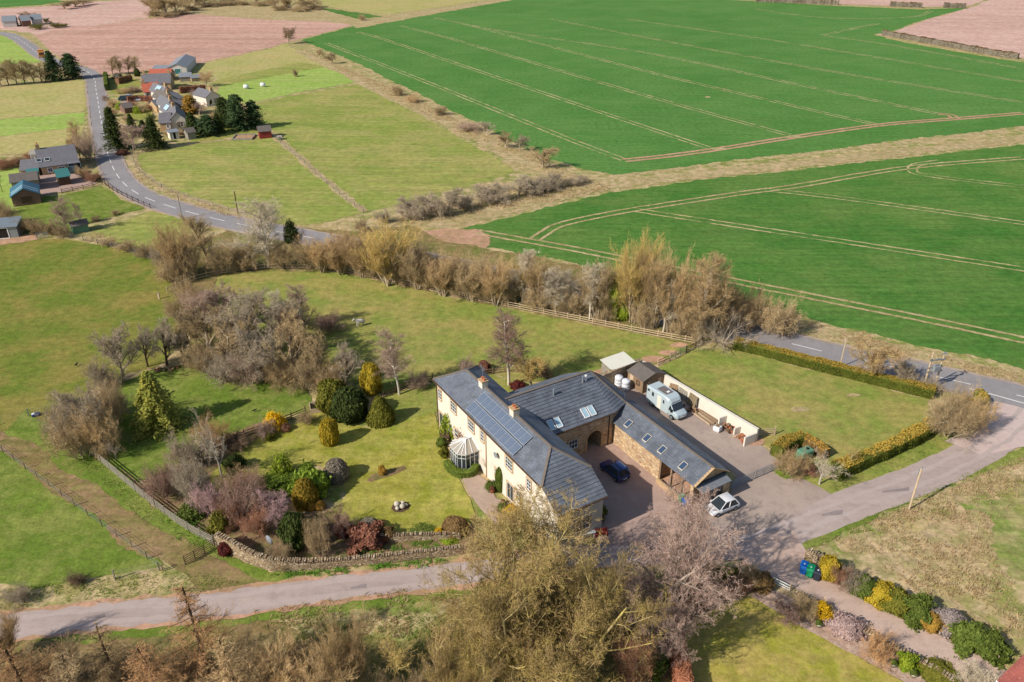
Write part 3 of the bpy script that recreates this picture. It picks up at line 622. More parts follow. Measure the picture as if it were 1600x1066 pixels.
# west of the main road
sheet('green_field', [(-300,55),(0,52),(30,58),(50,70),(72,88),(64,98),(-300,112)], E1, M['mown'], 0.6)
sheet('olive_field', [(-300,148),(0,136),(132,124),(134,150),(132,174),(0,186),(-300,205)], E1, M['olive'], 0.5)
sheet('mown_strip', [(-300,206),(0,187),(132,175),(134,190),(110,200),(0,213),(-300,236)], E1, M['mown'], 0.5)
sheet('olive_field', [(-300,238),(0,214),(110,201),(132,196),(118,230),(0,242),(-300,262)], E1, M['olive'], 0.5)
sheet('cottage_garden', [(-60,264),(30,262),(36,290),(60,322),(20,332),(-60,340)], E2, M['mown'], 0.4)
sheet('cottage_yard', [(62,272),(128,262),(140,276),(150,288),(100,300),(66,306),(60,290)], E3, M['gravel'], 0.3)
sheet('cottage_paddock', [(18,330),(66,308),(100,304),(160,290),(192,312),(226,326),(150,346),(100,362),(30,366)], E2, M['pasture2'], 0.5)
sheet('corner_meadow', [(150,362),(235,330),(300,342),(296,370),(280,400),(240,392),(180,380)], E2, M['meadow'], 0.5)
sheet('muddy_corner', [(-60,372),(60,366),(62,374),(0,384),(-60,390)], E3, M['mud'], 0.4)
# pastures
sheet('pasture', [(-200,400),(0,380),(60,373),(120,376),(200,392),(255,414),(282,470),(292,530),(240,575),(150,590),(120,640),(90,690),(60,655),(0,684),(-200,760)], E1, M['pasture'], 0.5)
sheet('pasture', [(-200,680),(0,695),(70,742),(140,792),(212,842),(268,886),(150,905),(60,925),(-200,960)], E1, M['pasture2'], 0.4)
sheet('trodden_track', [(-120,636),(0,668),(75,712),(158,768),(240,820),(306,858),(376,898),(404,916),(330,928),(280,900),(200,850),(130,800),(60,750),(0,706),(-120,680)], E3+0.008, M['track'], 0.6)
sheet('grass_verge', [(40,640),(95,680),(160,705),(240,788),(340,856),(420,896),(460,900),(400,922),(352,905),(280,866),(210,830),(140,780),(60,722),(0,680)], E3, M['pasture2'], 0.4)
sheet('grass_verge', [(-80,905),(60,922),(150,902),(252,886),(330,895),(420,916),(300,940),(150,958),(0,975),(-80,985)], E2, M['rough'], 0.4)
for pts in ([(280,840),(320,866),(360,888),(405,912)], [(270,862),(310,886),(350,908)]): strip('wheel_rut', pts, 0.55, E4, M['track'], 0.12)
sheet('orchard_grass', [(128,700),(150,640),(190,600),(230,580),(300,568),(360,590),(430,592),(480,600),(492,640),(440,650),(410,668),(340,690),(300,720),(200,760),(150,716)], E2, M['pasture2'], 0.4)
sheet('paddock', [(340,432),(420,422),(517,424),(600,440),(700,463),(800,483),(900,503),(1000,522),(1092,540),(1050,560),(990,582),(940,590),(900,596),(800,594),(740,575),(690,590),(600,616),(560,600),(480,590),(400,560),(330,470)], E2, M['paddock'], 0.4)
sheet('paddock', [(1010,582),(1090,543),(1150,548),(1300,586),(1452,624),(1448,668),(1380,700),(1295,742),(1230,716),(1185,690),(1195,672)], E2, M['paddock'], 0.3)
sheet('garden_lawn', [(395,690),(450,668),(500,640),(560,664),(600,668),(672,640),(682,668),(700,720),(735,780),(742,812),(700,832),(640,840),(560,828),(510,806),(540,770),(500,728),(440,740),(350,770),(330,740)], E3, M['lawn'], 0.25, smooth=4)
sheet('shrubbery_floor', [(150,712),(230,760),(330,690),(410,660),(430,700),(350,740),(470,740),(520,800),(560,830),(700,836),(740,820),(760,850),(690,872),(560,884),(440,888),(345,850),(230,786)], E2, M['bed'], 0.4)
sheet('back_lawn', [(600,620),(690,594),(744,576),(800,596),(840,600),(800,622),(740,640),(672,645),(600,668),(560,664)], E3, M['lawn2'], 0.3)
sheet('thicket_floor', [(255,412),(300,380),(380,352),(560,362),(640,352),(700,378),(850,404),(1000,434),(1230,490),(1180,520),(1090,541),(1000,522),(800,483),(600,440),(517,423),(420,421),(340,431),(330,470),(400,560),(480,590),(440,596),(300,562),(290,500),(270,450)], E3, M['litter'], 0.6)
sheet('island_bed', [(572,752),(580,742),(600,736),(632,728),(636,734),(620,742),(596,750),(580,754)], E4, M['bed'], 0.15)
sheet('bare_soil_patch', [(915,588),(945,572),(965,580),(940,592)], E4, M['mud'], 0.3)
for c, rx, ry in (((1020,562),20,6), ((1046,552),18,5), ((1060,540),14,4), ((1180,690),16,7), ((1334,618),12,3), ((1250,640),14,3)):
    sheet('bare_soil_patch', [(c[0]+rx*math.cos(t*0.7), c[1]+ry*math.sin(t*0.7)) for t in range(9)], E4, M['mud'] if c[0] < 1200 else M['straw'], 0.25)
sheet('rough_field', [(1245,856),(1300,820),(1400,780),(1500,738),(1600,700),(1800,640),(1900,1200),(1650,1060),(1560,1010),(1480,962),(1400,918),(1320,876)], E1, M['rough'], 0.5)
sheet('crop_corner', [(1520,800),(1600,760),(1800,690),(1900,1100),(1640,960),(1540,850)], E2, M['crop_edge'], 2.2)
for pts in ([(1340,850),(1440,830),(1520,800),(1560,850),(1500,900),(1400,880)], [(1400,800),(1500,755),(1600,722),(1600,740),(1480,790),(1420,815)], [(1300,842),(1360,830),(1420,890),(1520,950),(1560,990),(1480,958),(1380,900)]):
    sheet('dead_grass_patch', pts, E3, M['straw'], 0.9, smooth=4)
sheet('grass_verge', [(1200,880),(1262,840),(1340,806),(1430,768),(1540,722),(1620,690),(1620,712),(1500,752),(1400,795),(1330,830),(1262,862)], E4, M['pasture2'], 0.35)
sheet('grass_verge', [(1300,750),(1456,680),(1470,672),(1535,632),(1556,652),(1540,676),(1480,706),(1400,744),(1300,782),(1262,768),(1240,740)], E3, M['lawn2'], 0.3)
sheet('front_lawn', [(1062,968),(1120,948),(1172,932),(1230,962),(1330,1020),(1440,1080),(1440,1140),(1060,1140)], E3, M['lawn3'], 0.2)
sheet('gravelly_bed', [(1172,932),(1200,915),(1260,944),(1340,990),(1420,1036),(1520,1090),(1440,1085),(1330,1022),(1230,964)], E4, M['leafbed'], 0.2)
sheet('woodland_floor', [(-120,1005),(150,985),(400,952),(700,908),(900,890),(1000,900),(1070,960),(1070,1200),(-200,1300)], E1, M['litter'], 0.4)
sheet('grass_verge', [(390,966),(520,948),(700,922),(780,908),(780,922),(700,950),(640,1000),(560,990),(470,985)], E2, M['rough'], 0.4)
sheet('grass_verge', [(-40,1000),(150,976),(400,948),(640,918),(760,902),(900,884),(920,900),(700,934),(400,974),(150,1004)], E3, M['pasture2'], 0.3)
sheet('verge', [(1140,512),(1250,500),(1400,538),(1620,592),(1620,612),(1400,556),(1250,520)], E3, M['straw'], 0.5)
# roads
mr = [G(*p) for p in [(-60,46),(0,52),(22,58),(42,70),(62,86),(92,100),(132,110),(147,124),(150,140),(155,170),(161,205),(170,245),(186,278),(215,303),(262,322),(330,341),(420,360),(560,386),(760,428),(960,474),(1100,505),(1200,529),(1320,558),(1440,584),(1600,621),(1760,660)]]
MRW = lambda t: 5.2 if t < .45 else 5.2+.8*min(1, (t-.45)*4)
road = strip('main_road', mr, MRW, E5, M['asphalt'], 0.08, 10, world=True)
mrs = smooth_path(mr, 10)
def along(path):
    d = [0.0]
    for a, b in zip(path, path[1:]): d.append(d[-1]+(b-a).length)
    return d
def cut(path, s0, s1, n=6):
    d = along(path); out = []
    for k in range(n+1):
        s = s0+(s1-s0)*k/n
        for i in range(len(d)-1):
            if d[i] <= s <= d[i+1]:
                out.append(path[i].lerp(path[i+1], (s-d[i])/max(1e-6, d[i+1]-d[i]))); break
    return out
Ltot = along(mrs)[-1]; s = 6.0
while s < Ltot-8:
    q = cut(mrs, s, s+4.2); mid = q[len(q)//2]
    if len(q) > 2 and not (-34 < mid.x < 22 and mid.y > 90):
        strip('road_marking', q, 0.17 if mid.y < 140 else 0.2, E6, M['marking'], 0.0, 1, parent=road, world=True)
    s += 7.4 if s < Ltot*0.75 else 9.5
for sgn in (-1, 1):
    Q = []
    for i, p in enumerate(mrs):
        t = mrs[min(i+1, len(mrs)-1)]-mrs[max(i-1, 0)]; nr = Vector((-t.y, t.x, 0)).normalized(); Q.append(p+nr*sgn*(MRW(i/(len(mrs)-1))/2+0.35))
    strip('road_edge_grit', Q, 0.7, E4, M['yard'], 0.25, 1, world=True)
lane_pts = [(-80,990),(0,981),(100,970),(200,959),(340,945),(460,928),(580,913),(689,901),(780,888),(880,874),(1000,864),(1100,858),(1180,846),(1257,818),(1340,785),(1430,752),(1500,720),(1552,690),(1590,660),(1616,636)]
lane = strip('lane', lane_pts, lambda t: 3.3 if t < 0.5 else 3.3+1.1*min(1, (t-0.5)*5), E4+0.001, M['lane'], 0.08, 8)
LP = smooth_path([G(*p) for p in lane_pts], 8)
for off in (-.85, .85):
    Q = []
    for i, p in enumerate(LP):
        t = LP[min(i+1, len(LP)-1)]-LP[max(i-1, 0)]; nr = Vector((-t.y, t.x, 0)).normalized(); Q.append(p+nr*(off+.08*math.sin(i*.9)))
    strip('wheel_wear', Q, 0.55, E4+0.004, M['lane_wear'], 0.12, 1, world=True)
for sgn in (-1, 1):
    Q = []
    for i, p in enumerate(LP[:68]):
        t = LP[min(i+1, len(LP)-1)]-LP[max(i-1, 0)]; nr = Vector((-t.y, t.x, 0)).normalized(); Q.append(p+nr*sgn*(1.72+.1*math.sin(i*1.3)))
    strip('mud_edge', Q, 0.45, E4+0.006, M['mud'], 0.2, 1, world=True)
for px, py, a, b in ((150,962,1.6,.7), (300,950,2.2,.6), (560,915,1.4,.8), (1300,800,1.8,.9), (1400,765,2.4,.6), (1225,832,1.2,.9)):
    c_ = G(px, py); sheet('tarmac_patch', [inv0 for inv0 in [(px-a*9, py+3), (px+a*9, py-1-a), (px+a*9, py+5*b), (px-a*9, py+9*b)]], E4+0.008, M['lane_patch'], 0.1)
sheet('junction_apron', [(1476,690),(1530,660),(1548,640),(1540,622),(1516,606),(1600,632),(1760,670),(1700,690),(1640,690),(1578,703),(1534,712)], E4+0.002, M['apron'], 0.06)
strip('give_way_line', [(1514,608),(1556,619),(1620,637)], 0.22, E6, M['marking'], 0.0, 3, kind='structure')
sheet('yard', [(1140,772),(1150,742),(1000,640),(930,600),(944,566),(985,572),(1100,640),(1195,700),(1240,742),(1298,772),(1240,804),(1180,836),(1100,856),(1020,850),(1080,790)], E4, M['yard'], 0.12)
sheet('courtyard', [(880,700),(920,695),(955,690),(1030,752),(1096,800),(1110,850),(1010,856),(930,850),(945,800),(935,745)], E4+0.002, M['gravel'], 0.1)
sheet('gravel_drive', [(1180,838),(1240,828),(1262,862),(1255,886),(1320,912),(1400,958),(1500,1010),(1560,1042),(1640,1100),(1560,1140),(1460,1070),(1390,1010),(1300,958),(1220,908),(1160,880)], E4+0.002, M['pinkgravel'], 0.15)
sheet('paved_terrace', [(722,748),(745,742),(762,755),(775,780),(802,788),(815,806),(800,822),(775,822),(752,800),(735,775)], E4, M['flags'], 0.12)

# ------------------------------------------------------------------ the steading: all in one survey frame (p across, q along; q grows to the north-west)
ANG = math.radians(31.5); NV = Vector((math.cos(ANG), math.sin(ANG), 0)); QV = Vector((-math.sin(ANG), math.cos(ANG), 0))
def PQ(p, q, z=0.0): v = NV*p + QV*q; return Vector((v.x, v.y, z))
def clip(poly, v0, v1):
    for sign, lim in ((1, v0), (-1, -v1)):
        out = []
        for i in range(len(poly)):
            a, b = poly[i], poly[(i+1) % len(poly)]; da, db = sign*a[1]-lim, sign*b[1]-lim
            if da >= 0: out.append(a)
            if da*db < 0: t = da/(da-db); out.append((a[0]+(b[0]-a[0])*t, a[1]+(b[1]-a[1])*t))
        poly = out
        if len(poly) < 3: return []
    return poly
def tiled(roof, pts, mat, course=0.42, lift=0.065):
    """roof plane laid in overlapping courses; pts 3-D convex, first edge is the eave"""
    P = [Vector(p) for p in pts]; o = P[0]; u = (P[1]-P[0]).normalized(); nrm = Vector((0, 0, 0))
    for i in range(1, len(P)-1): nrm += (P[i]-o).cross(P[i+1]-o)
    nrm.normalize()
    if nrm.z < 0: nrm = -nrm
    v = nrm.cross(u).normalized()
    if v.z < 0: v = -v
    poly = [((p-o).dot(u), (p-o).dot(v)) for p in P]; vmax = max(b for a, b in poly); vmin = min(b for a, b in poly)
    k = 0; v0 = vmin
    while v0 < vmax-0.02:
        c = clip(poly, v0, min(v0+course+0.03, vmax))
        if len(c) >= 3:
            n = len(c); top = []; bot = []; uvs = []
            for a, b in c:
                h = lift*(1-(b-v0)/(course+0.03))+0.012
                q = o+u*a+v*b; top.append(q+nrm*h); bot.append(q-nrm*0.02); uvs.append((a+(0.15 if k % 2 else 0)+100, b+100))
            me = bpy.data.meshes.new('tile_course')
            me.from_pydata([tuple(x) for x in top+bot], [], [tuple(range(n))]+[(i, i+n, (i+1) % n+n, (i+1) % n) for i in range(n)]); me.update()
            uvl = me.uv_layers.new(name='UVMap')
            for lp in me.loops: uvl.data[lp.index].uv = uvs[lp.vertex_index % n]
            if me.polygons[0].normal.dot(nrm) < 0: me.flip_normals()
            link('tile_course', me, roof, mat)
        v0 += course; k += 1
def slab(roof, pts):           # underlay of a roof plane
    return [tuple(p) for p in pts]
def window(parent, c, u, n, w, h, cols=2, rows=2, surround='sandstone', frame='white_paint', sill=True, name='window', ring=0.14, pane='glass'):
    """c centre on the wall face, u unit along the wall, n outward; ring stands proud of the glass so it reads as a reveal"""
    c = Vector(c); u = Vector(u); n = Vector(n); z = Vector((0, 0, 1))
    def bx(m, u0, u1, z0, z1, d0, d1):
        q = [c+u*a+z*b+n*d for d in (d0, d1) for a, b in ((u0, z0), (u1, z0), (u1, z1), (u0, z1))]
        m.add(q, [(3,2,1,0),(4,5,6,7),(0,1,5,4),(1,2,6,5),(2,3,7,6),(3,0,4,7)])
    m = MB(); W, Hh = w/2, h/2
    bx(m, -W-ring, -W, -Hh-ring, Hh+ring, 0, 0.07); bx(m, W, W+ring, -Hh-ring, Hh+ring, 0, 0.07); bx(m, -W, W, Hh, Hh+ring, 0, 0.072); bx(m, -W, W, -Hh-ring, -Hh, 0, 0.12)
    wo = m.build(name, M[surround], parent)
    m = MB(); bx(m, -W, W, -Hh, Hh, 0.0, 0.012); m.build('pane', M[pane], wo)
    m = MB(); f = 0.07
    bx(m, -W, -W+f, -Hh, Hh, 0.014, 0.05); bx(m, W-f, W, -Hh, Hh, 0.014, 0.05); bx(m, -W+f, W-f, Hh-f, Hh, 0.014, 0.05); bx(m, -W+f, W-f, -Hh, -Hh+f, 0.014, 0.05)
    for i in range(1, cols): x = -W+w*i/cols; bx(m, x-0.025, x+0.025, -Hh+f, Hh-f, 0.014, 0.044)
    for i in range(1, rows): x = -Hh+h*i/rows; bx(m, -W+f, W-f, x-0.025, x+0.025, 0.014, 0.048)
    m.build('frame', M[frame], wo)
    return wo
def skylight(parent, c, u, v, n, w, h, frame='lead', pane='glass_blue', name='roof_window'):
    c = Vector(c); m = MB(); fo = 0.06
    def bx(m, u0, u1, v0, v1, d0, d1):
        q = [c+u*a+v*b+n*d for d in (d0, d1) for a, b in ((u0, v0), (u1, v0), (u1, v1), (u0, v1))]
        m.add(q, [(3,2,1,0),(4,5,6,7),(0,1,5,4),(1,2,6,5),(2,3,7,6),(3,0,4,7)])
    bx(m, -w/2-fo, -w/2, -h/2-fo, h/2+fo, 0, 0.14); bx(m, w/2, w/2+fo, -h/2-fo, h/2+fo, 0, 0.14); bx(m, -w/2, w/2, h/2, h/2+fo, 0, 0.14); bx(m, -w/2, w/2, -h/2-fo*1.8, -h/2, 0, 0.13)
    o = m.build(name, M[frame], parent); m = MB(); bx(m, -w/2, w/2, -h/2, h/2, 0.02, 0.1); m.build('pane', M[pane], o); return o
X, Y, Zv = Vector((1, 0, 0)), Vector((0, 1, 0)), Vector((0, 0, 1))

# ---- farmhouse: p 34.25..40.25 at the eaves, q 50.4..73.9, hipped, low end roof carried on at the south-east
P0, Q0 = 37.25, 62.15; S = 0.6
fh = empty('farmhouse', PQ(P0, Q0), ANG, 'long cream farmhouse with slate hipped roof, solar panels and two chimneys', 'house')
W2, QA, QB, ZE = 3.0, 73.9-Q0, 50.4-Q0, 6.4; ZR = ZE+S*W2
part('wall', M['harling'], fh, (-W2+0.25, W2-0.25, QB+0.25, QA-0.25, -0.5, ZE-0.05))
EX = 2.8                       # catslide beyond the hip eave
m = MB(); z1, z2 = ZE-0.06, ZE-S*EX-0.06
m.add([(-W2+.27,QB+.26,-.5),(W2-.27,QB+.26,-.5),(W2-.27,QB-EX+.3,-.5),(-W2+.27,QB-EX+.3,-.5),(-W2+.27,QB+.26,z1),(W2-.27,QB+.26,z1),(W2-.27,QB-EX+.3,z2+.1),(-W2+.27,QB-EX+.3,z2+.1)],
      [(0,1,2,3),(7,6,5,4),(4,5,1,0),(5,6,2,1),(6,7,3,2),(7,4,0,3)]); m.build('end_wall', M['harling'], fh)
A_, B_, C_, D_ = Vector((-W2,QA,ZE)), Vector((-W2,QB,ZE)), Vector((W2,QB,ZE)), Vector((W2,QA,ZE)); R1, R2 = Vector((0,QA-W2,ZR)), Vector((0,QB+W2,ZR))
E1_, E2_ = Vector((-W2,QB-EX,ZE-S*EX)), Vector((W2,QB-EX,ZE-S*EX))
m = MB(); m.add([A_,B_,C_,D_,R1,R2,E1_,E2_], [(0,1,5,4),(2,3,4,5),(3,0,4),(6,7,2,5,1),(0,3,2,1)]); rf = m.build('roof', M['slate'], fh)
for pts in ((B_,A_,R1,R2), (D_,C_,R2,R1), (A_,D_,R1), (E1_,E2_,C_,R2,B_)): tiled(rf, pts, M['slate'])
for a, b in ((R1,R2),(R1,A_),(R1,D_),(R2,B_),(R2,C_)):
    m = MB(); m.bar(a+Zv*0.07, b+Zv*0.07, 0.24, 0.12); m.build('ridge_tile', M['ridge'], rf)
m = MB(); m.bar(A_+Vector((-.08,0,-.06)), B_+Vector((-.08,0,-.06)), 0.14, 0.1); m.bar(E1_+Vector((0,-.08,-.06)), E2_+Vector((0,-.08,-.06)), 0.14, 0.1); m.build('gutter', M['timber_dark'], fh)
part('downpipe', M['timber_dark'], fh, (-W2+.14, -W2+.24, QA-0.5, QA-0.4, 0, ZE-.1)); part('downpipe', M['sandstone'], fh, (-W2+.14, -W2+.24, 62.9-Q0-1.3, 62.9-Q0-1.2, 0, ZE-.1))
for q, zt in ((67.0, 9.0), (60.3, 9.05)):
    c = MB().box(-0.38, 0.38, q-Q0-0.42, q-Q0+0.42, 7.2, zt-0.15).build('chimney', M['harling'], fh)
    MB().box(-0.45, 0.45, q-Q0-0.5, q-Q0+0.5, zt-0.15, zt).build('cope', M['sandstone'], c)
    for k in (-0.2, 0.2): MB().lathe([(0.14, zt), (0.12, zt+0.24), (0.14, zt+0.26), (0.09, zt+0.26)], 10, (0, q-Q0+k, 0)).build('chimney_pot', M['terracotta'], c)
m = MB(); m.bar((0.2,67.4-Q0,8.4), (0.2,67.4-Q0,10.2), 0.05); m.bar((0.1,67.0-Q0,10.1), (0.5,68.6-Q0,10.1), 0.04)
for k in range(5): m.bar((-.1+.1*k,67.2-Q0+.3*k,10.1), (.5+.0*k,67.0-Q0+.3*k,10.12), 0.03)
m.build('television_aerial', M['steel'], fh)
xw = -W2+0.25
for q, zc, w_, h_, c_, r_ in ((72.7,4.85,0.8,1.35,2,3),(69.2,5.0,1.35,1.35,3,3),(65.0,4.9,1.35,1.35,3,3),(62.5,5.0,0.7,1.35,2,3),(56.85,4.95,1.35,1.35,3,3),(53.0,4.8,0.8,1.35,2,3),
                              (68.7,1.6,0.8,1.2,2,2),(59.2,1.9,1.1,1.25,2,2),(54.9,1.9,1.0,1.25,2,2)):
    window(fh, (xw, q-Q0, zc), -Y, -X, w_, h_, c_, r_)
window(fh, (xw, 72.3-Q0, 1.3), -Y, -X, 1.6, 1.9, 2, 1, name='patio_door'); window(fh, (xw, 56.6-Q0, 1.35), -Y, -X, 1.3, 2.1, 2, 1, name='patio_door')
for q in (66.0, 61.0, 57.0): window(fh, (W2-.25, q-Q0, 4.9), Y, X, 0.9, 1.2, 2, 2)
window(fh, (0.4, QB-EX+.3, 2.0), X, -Y, 1.6, 1.3, 3, 2)
m = MB(); m.lathe([(0.0,0.05),(0.35,0.0),(0.36,0.02),(0.0,0.09)], 14, (59.15-Q0, 4.7, xw-0.35)); m.v = [(v[2], v[0], v[1]) for v in m.v]; m.build('satellite_dish', M['grey_sheet'], fh)
# solar panels: two rows of ten
slp = Vector((1, 0, S)).normalized(); nsl = Vector((-S, 0, 1)).normalized()
arr = MB(); o = Vector((-W2, 0, ZE))
for d0 in (0.35, 1.05, 1.75, 2.45): arr.bar(o+slp*d0+Y*(55.85-Q0)+nsl*0.09, o+slp*d0+Y*(65.85-Q0)+nsl*0.09, 0.06, 0.05)
sa = arr.build('solar_array', M['steel'], fh)
SP = None
for row, d0 in enumerate((0.24, 1.72)):
    for k in range(10):
        q0 = 55.87-Q0+k*1.0; c = o+slp*(d0+0.64)+Y*(q0+0.5)+nsl*0.17
        if SP is None:
            hw, hl = 0.48, 0.64; q = [(a*hl, b*hw, z) for z in (-.02, .02) for a, b in ((-1,-1),(1,-1),(1,1),(-1,1))]
            me = bpy.data.meshes.new('solar_panel'); me.from_pydata(q, [], [(3,2,1,0),(4,5,6,7),(0,1,5,4),(1,2,6,5),(2,3,7,6),(3,0,4,7)]); uvl = me.uv_layers.new(name='UVMap')
            for lp in me.loops: uvl.data[lp.index].uv = (q[lp.vertex_index][0]+2, q[lp.vertex_index][1]+2)
            me.materials.append(M['solar']); SP = me
        so_ = link('solar_panel', SP, sa); so_.location = c; so_.rotation_euler = (0, -math.atan(S), 0)
fr = MB()
for row, d0 in enumerate((0.24, 1.72)):
    for k in range(11):
        c0 = o+Y*(55.87-Q0+k*1.0)+nsl*0.20; fr.bar(c0+slp*d0, c0+slp*(d0+1.28), 0.035, 0.02, nsl)
    for e in (0, 1.28):
        c0 = o+slp*(d0+e)+nsl*0.20; fr.bar(c0+Y*(55.85-Q0), c0+Y*(65.89-Q0), 0.045, 0.022, nsl)
fr.build('panel_trim', M['panel_trim'], sa)

# ---- conservatory against the front wall
cv = empty('conservatory', PQ(33.4, 64.9), ANG, 'white framed glass conservatory with faceted roof against the farmhouse front wall', 'conservatory')
ring = [(1.05,1.5),(-0.55,1.5),(-1.25,0.85),(-1.25,-0.85),(-0.55,-1.5),(1.05,-1.5)]
MB().prism([(x*0.98, y*0.98) for x, y in ring], 0, 0.45).build('dwarf_wall', M['harling'], cv)
MB().prism([(x*0.80, y*0.86) for x, y in ring], 0.45, 0.9).build('furniture', M['terracotta'], cv)
for i in range(5):
    a, b = Vector((*ring[i], 0)), Vector((*ring[i+1], 0)); g = MB(); d = (b-a).normalized()
    g.bar(a+Zv*1.45+d*0.06, b+Zv*1.45-d*0.06, 0.02, 1.95); po = g.build('pane', M['glass'], cv)
    f = MB(); k = max(2, int((b-a).length/0.55)+1)
    for j in range(k+1): p = a.lerp(b, j/k); f.bar(p+Zv*0.45, p+Zv*2.5, 0.085, 0.085)
    f.bar(a+Zv*2.48, b+Zv*2.48, 0.12, 0.14); f.bar(a+Zv*0.48, b+Zv*0.48, 0.11, 0.08); f.bar(a+Zv*1.95, b+Zv*1.95, 0.06, 0.06); f.build('frame', M['white_paint'], po)
apx = Vector((0.25, 0, 3.35)); apb = Vector((1.05, 0, 3.35)); R_ = [Vector((x*1.08 if x < 1 else x, y*1.08, 2.55)) for x, y in ring]
m = MB(); m.add(R_+[apx, apb], [(0,1,6,7),(1,2,6),(2,3,6),(3,4,6),(4,5,7,6)]); cr = m.build('roof', M['conserv'], cv)
f = MB()
for i, r_ in enumerate(R_):
    f.bar(r_+Zv*0.04, (apb if i in (0, 5) else apx)+Zv*0.05, 0.1, 0.07)
for i in range(5):
    mid = R_[i].lerp(R_[i+1], 0.5); f.bar(mid+Zv*0.03, (apx if i not in (0, 4) else apx.lerp(apb, 0.5))+Zv*0.04, 0.07, 0.05)
f.bar(apx+Zv*0.06, apb+Zv*0.06, 0.14, 0.12); f.build('glazing_bar', M['white_paint'], cr)

# ---- stone wing with the archway
wg = empty('stone_wing', PQ(46.0, 64.2), ANG, 'stone wing with arched pend, slate roof and two pairs of white roof windows', 'house')
def wl(p, q, z): return Vector((p-46.0, q-64.2, z))
ZW, ZWR, QF, QBk = 4.45, 7.45, 59.2, 69.2
endp = [(50.2,59.2),(52.6,60.1),(53.9,62.2),(53.9,66.2),(52.6,68.3),(50.2,69.2)]
def inset(p, q, d=0.25):
    v = Vector((p-47, q-64.2)); L = v.length; return (p-v.x/L*d, q-v.y/L*d)
m = MB(); m.prism([(wl(*inset(p, q), 0).x, wl(*inset(p, q), 0).y) for p, q in endp]+[(wl(48.65,68.95,0).x, wl(48.65,68.95,0).y), (wl(48.65,59.45,0).x, wl(48.65,59.45,0).y)], -0.4, ZW-.05); m.build('wall', M['rubble'], wg)
part('wall', M['rubble'], wg, (39.5-46, 46.6-46, 59.45-64.2, 68.95-64.2, -.4, ZW-.05))
m = MB(); K = 9; top = [wl(46.6, 59.452, ZW-.05), wl(48.65, 59.452, ZW-.05)]; vs = []
for y0 in (59.452, 64.0):
    for k in range(K+1):
        t = math.pi*k/K; vs.append(wl(47.625-1.025*math.cos(t), y0, 1.7+0.95*math.sin(t)))
    for k in range(K+1): vs.append(wl(46.6+2.05*k/K, y0, ZW-.05))
n2 = 2*(K+1); fs = []
for k in range(K):
    fs.append((k, k+1, K+1+k+1, K+1+k)); fs.append((n2+k+1, n2+k, n2+K+1+k, n2+K+1+k+1)); fs.append((k+1, k, n2+k, n2+k+1))
m.add(vs, fs); m.build('arch', M['rubble'], wg)
m = MB()
for k in range(11):
    t0, t1 = math.pi*k/11, math.pi*(k+0.92)/11
    q = [wl(47.625-r*math.cos(t), y0, 1.7+r*0.93*math.sin(t)) for y0 in (59.40, 59.55) for r, t in ((1.03,t0),(1.33,t0),(1.33,t1),(1.03,t1))]
    m.add(q, [(0,1,2,3),(7,6,5,4),(0,4,5,1),(1,5,6,2),(2,6,7,3),(3,7,4,0)])
m.build('arch_ring', M['sandstone'], wg)
part('arch_jamb', M['sandstone'], wg, (46.3-46,46.62-46,59.40-64.2,59.6-64.2,0,1.7)); part('arch_jamb', M['sandstone'], wg, (48.63-46,48.95-46,59.40-64.2,59.6-64.2,0,1.7))
part('pend_gate', M['timber_dark'], wg, (46.6-46, 48.65-46, 63.3-64.2, 63.4-64.2, 0, 2.6))  # dark board added across the passage so the arch reads as shaded
EV = [wl(p, q, ZW) for p, q in endp]; FL, BL = wl(38.9, 59.2, ZW), wl(38.9, 69.2, ZW); RA, RB = wl(37.3, 64.2, ZWR), wl(50.2, 64.2, ZWR)
FL0, BL0 = wl(40.2, QF, ZW), wl(40.2, QBk, ZW)
m = MB(); m.add([FL0]+EV+[BL0, RA, RB], [(0,1,9,8),(1,2,9),(2,3,9),(3,4,9),(4,5,9),(5,6,9),(6,7,8,9)]); wr = m.build('roof', M['slate'], wg)
tiled(wr, (FL0, EV[0], RB, RA), M['slate']); tiled(wr, (EV[5], BL0, RA, RB), M['slate'])
for i in range(5): tiled(wr, (EV[i], EV[i+1], RB), M['slate'])
for a, b in [(RA, RB)]+[(RB, e) for e in EV[1:5]]:
    m = MB(); m.bar(a+Zv*.07, b+Zv*.07, 0.24, 0.12); m.build('ridge_tile', M['ridge'], wr)
m = MB(); m.bar(FL0+Vector((0,-.08,-.05)), EV[0]+Vector((0,-.08,-.05)), .14, .1); m.build('gutter', M['timber_dark'], wg)
part('downpipe', M['timber_dark'], wg, (49.6-46, 49.7-46, 59.33-64.2, 59.43-64.2, 0, ZW))
window(wg, wl(44.6, 59.45, 1.95), X, -Y, 1.25, 1.25, 3, 2); window(wg, wl(41.6, 59.45, 3.1), X, -Y, 0.9, 1.1, 2, 2)
v_ = Vector((0, 1, S)).normalized(); n_ = Vector((0, -S, 1)).normalized()
for p in (41.98, 42.9, 46.62, 47.54): skylight(wr, wl(p, 60.2, ZW+S*1.0)+n_*0.05, X, v_, n_, 0.62, 1.1, 'white_paint', 'clear_sheet')
for p, q in ((44.2,63.0),(48.5,63.3),(48.95,63.35)):
    zz = ZW+S*(q-59.2); MB().lathe([(0.12,zz-.2),(0.12,zz+.7),(0.15,zz+.7),(0.15,zz+.82),(0.05,zz+.85)], 8, (p-46, q-64.2, 0)).build('flue', M['white_paint'] if p > 48.7 else M['steel'], wg)
MB().lathe([(0.0,0.03),(0.3,0.0),(0.3,0.03),(0.0,0.08)], 12, (42.9-46, 58.9-64.2, 2.6)).build('wall_lamp', M['plastic_white'], wg)

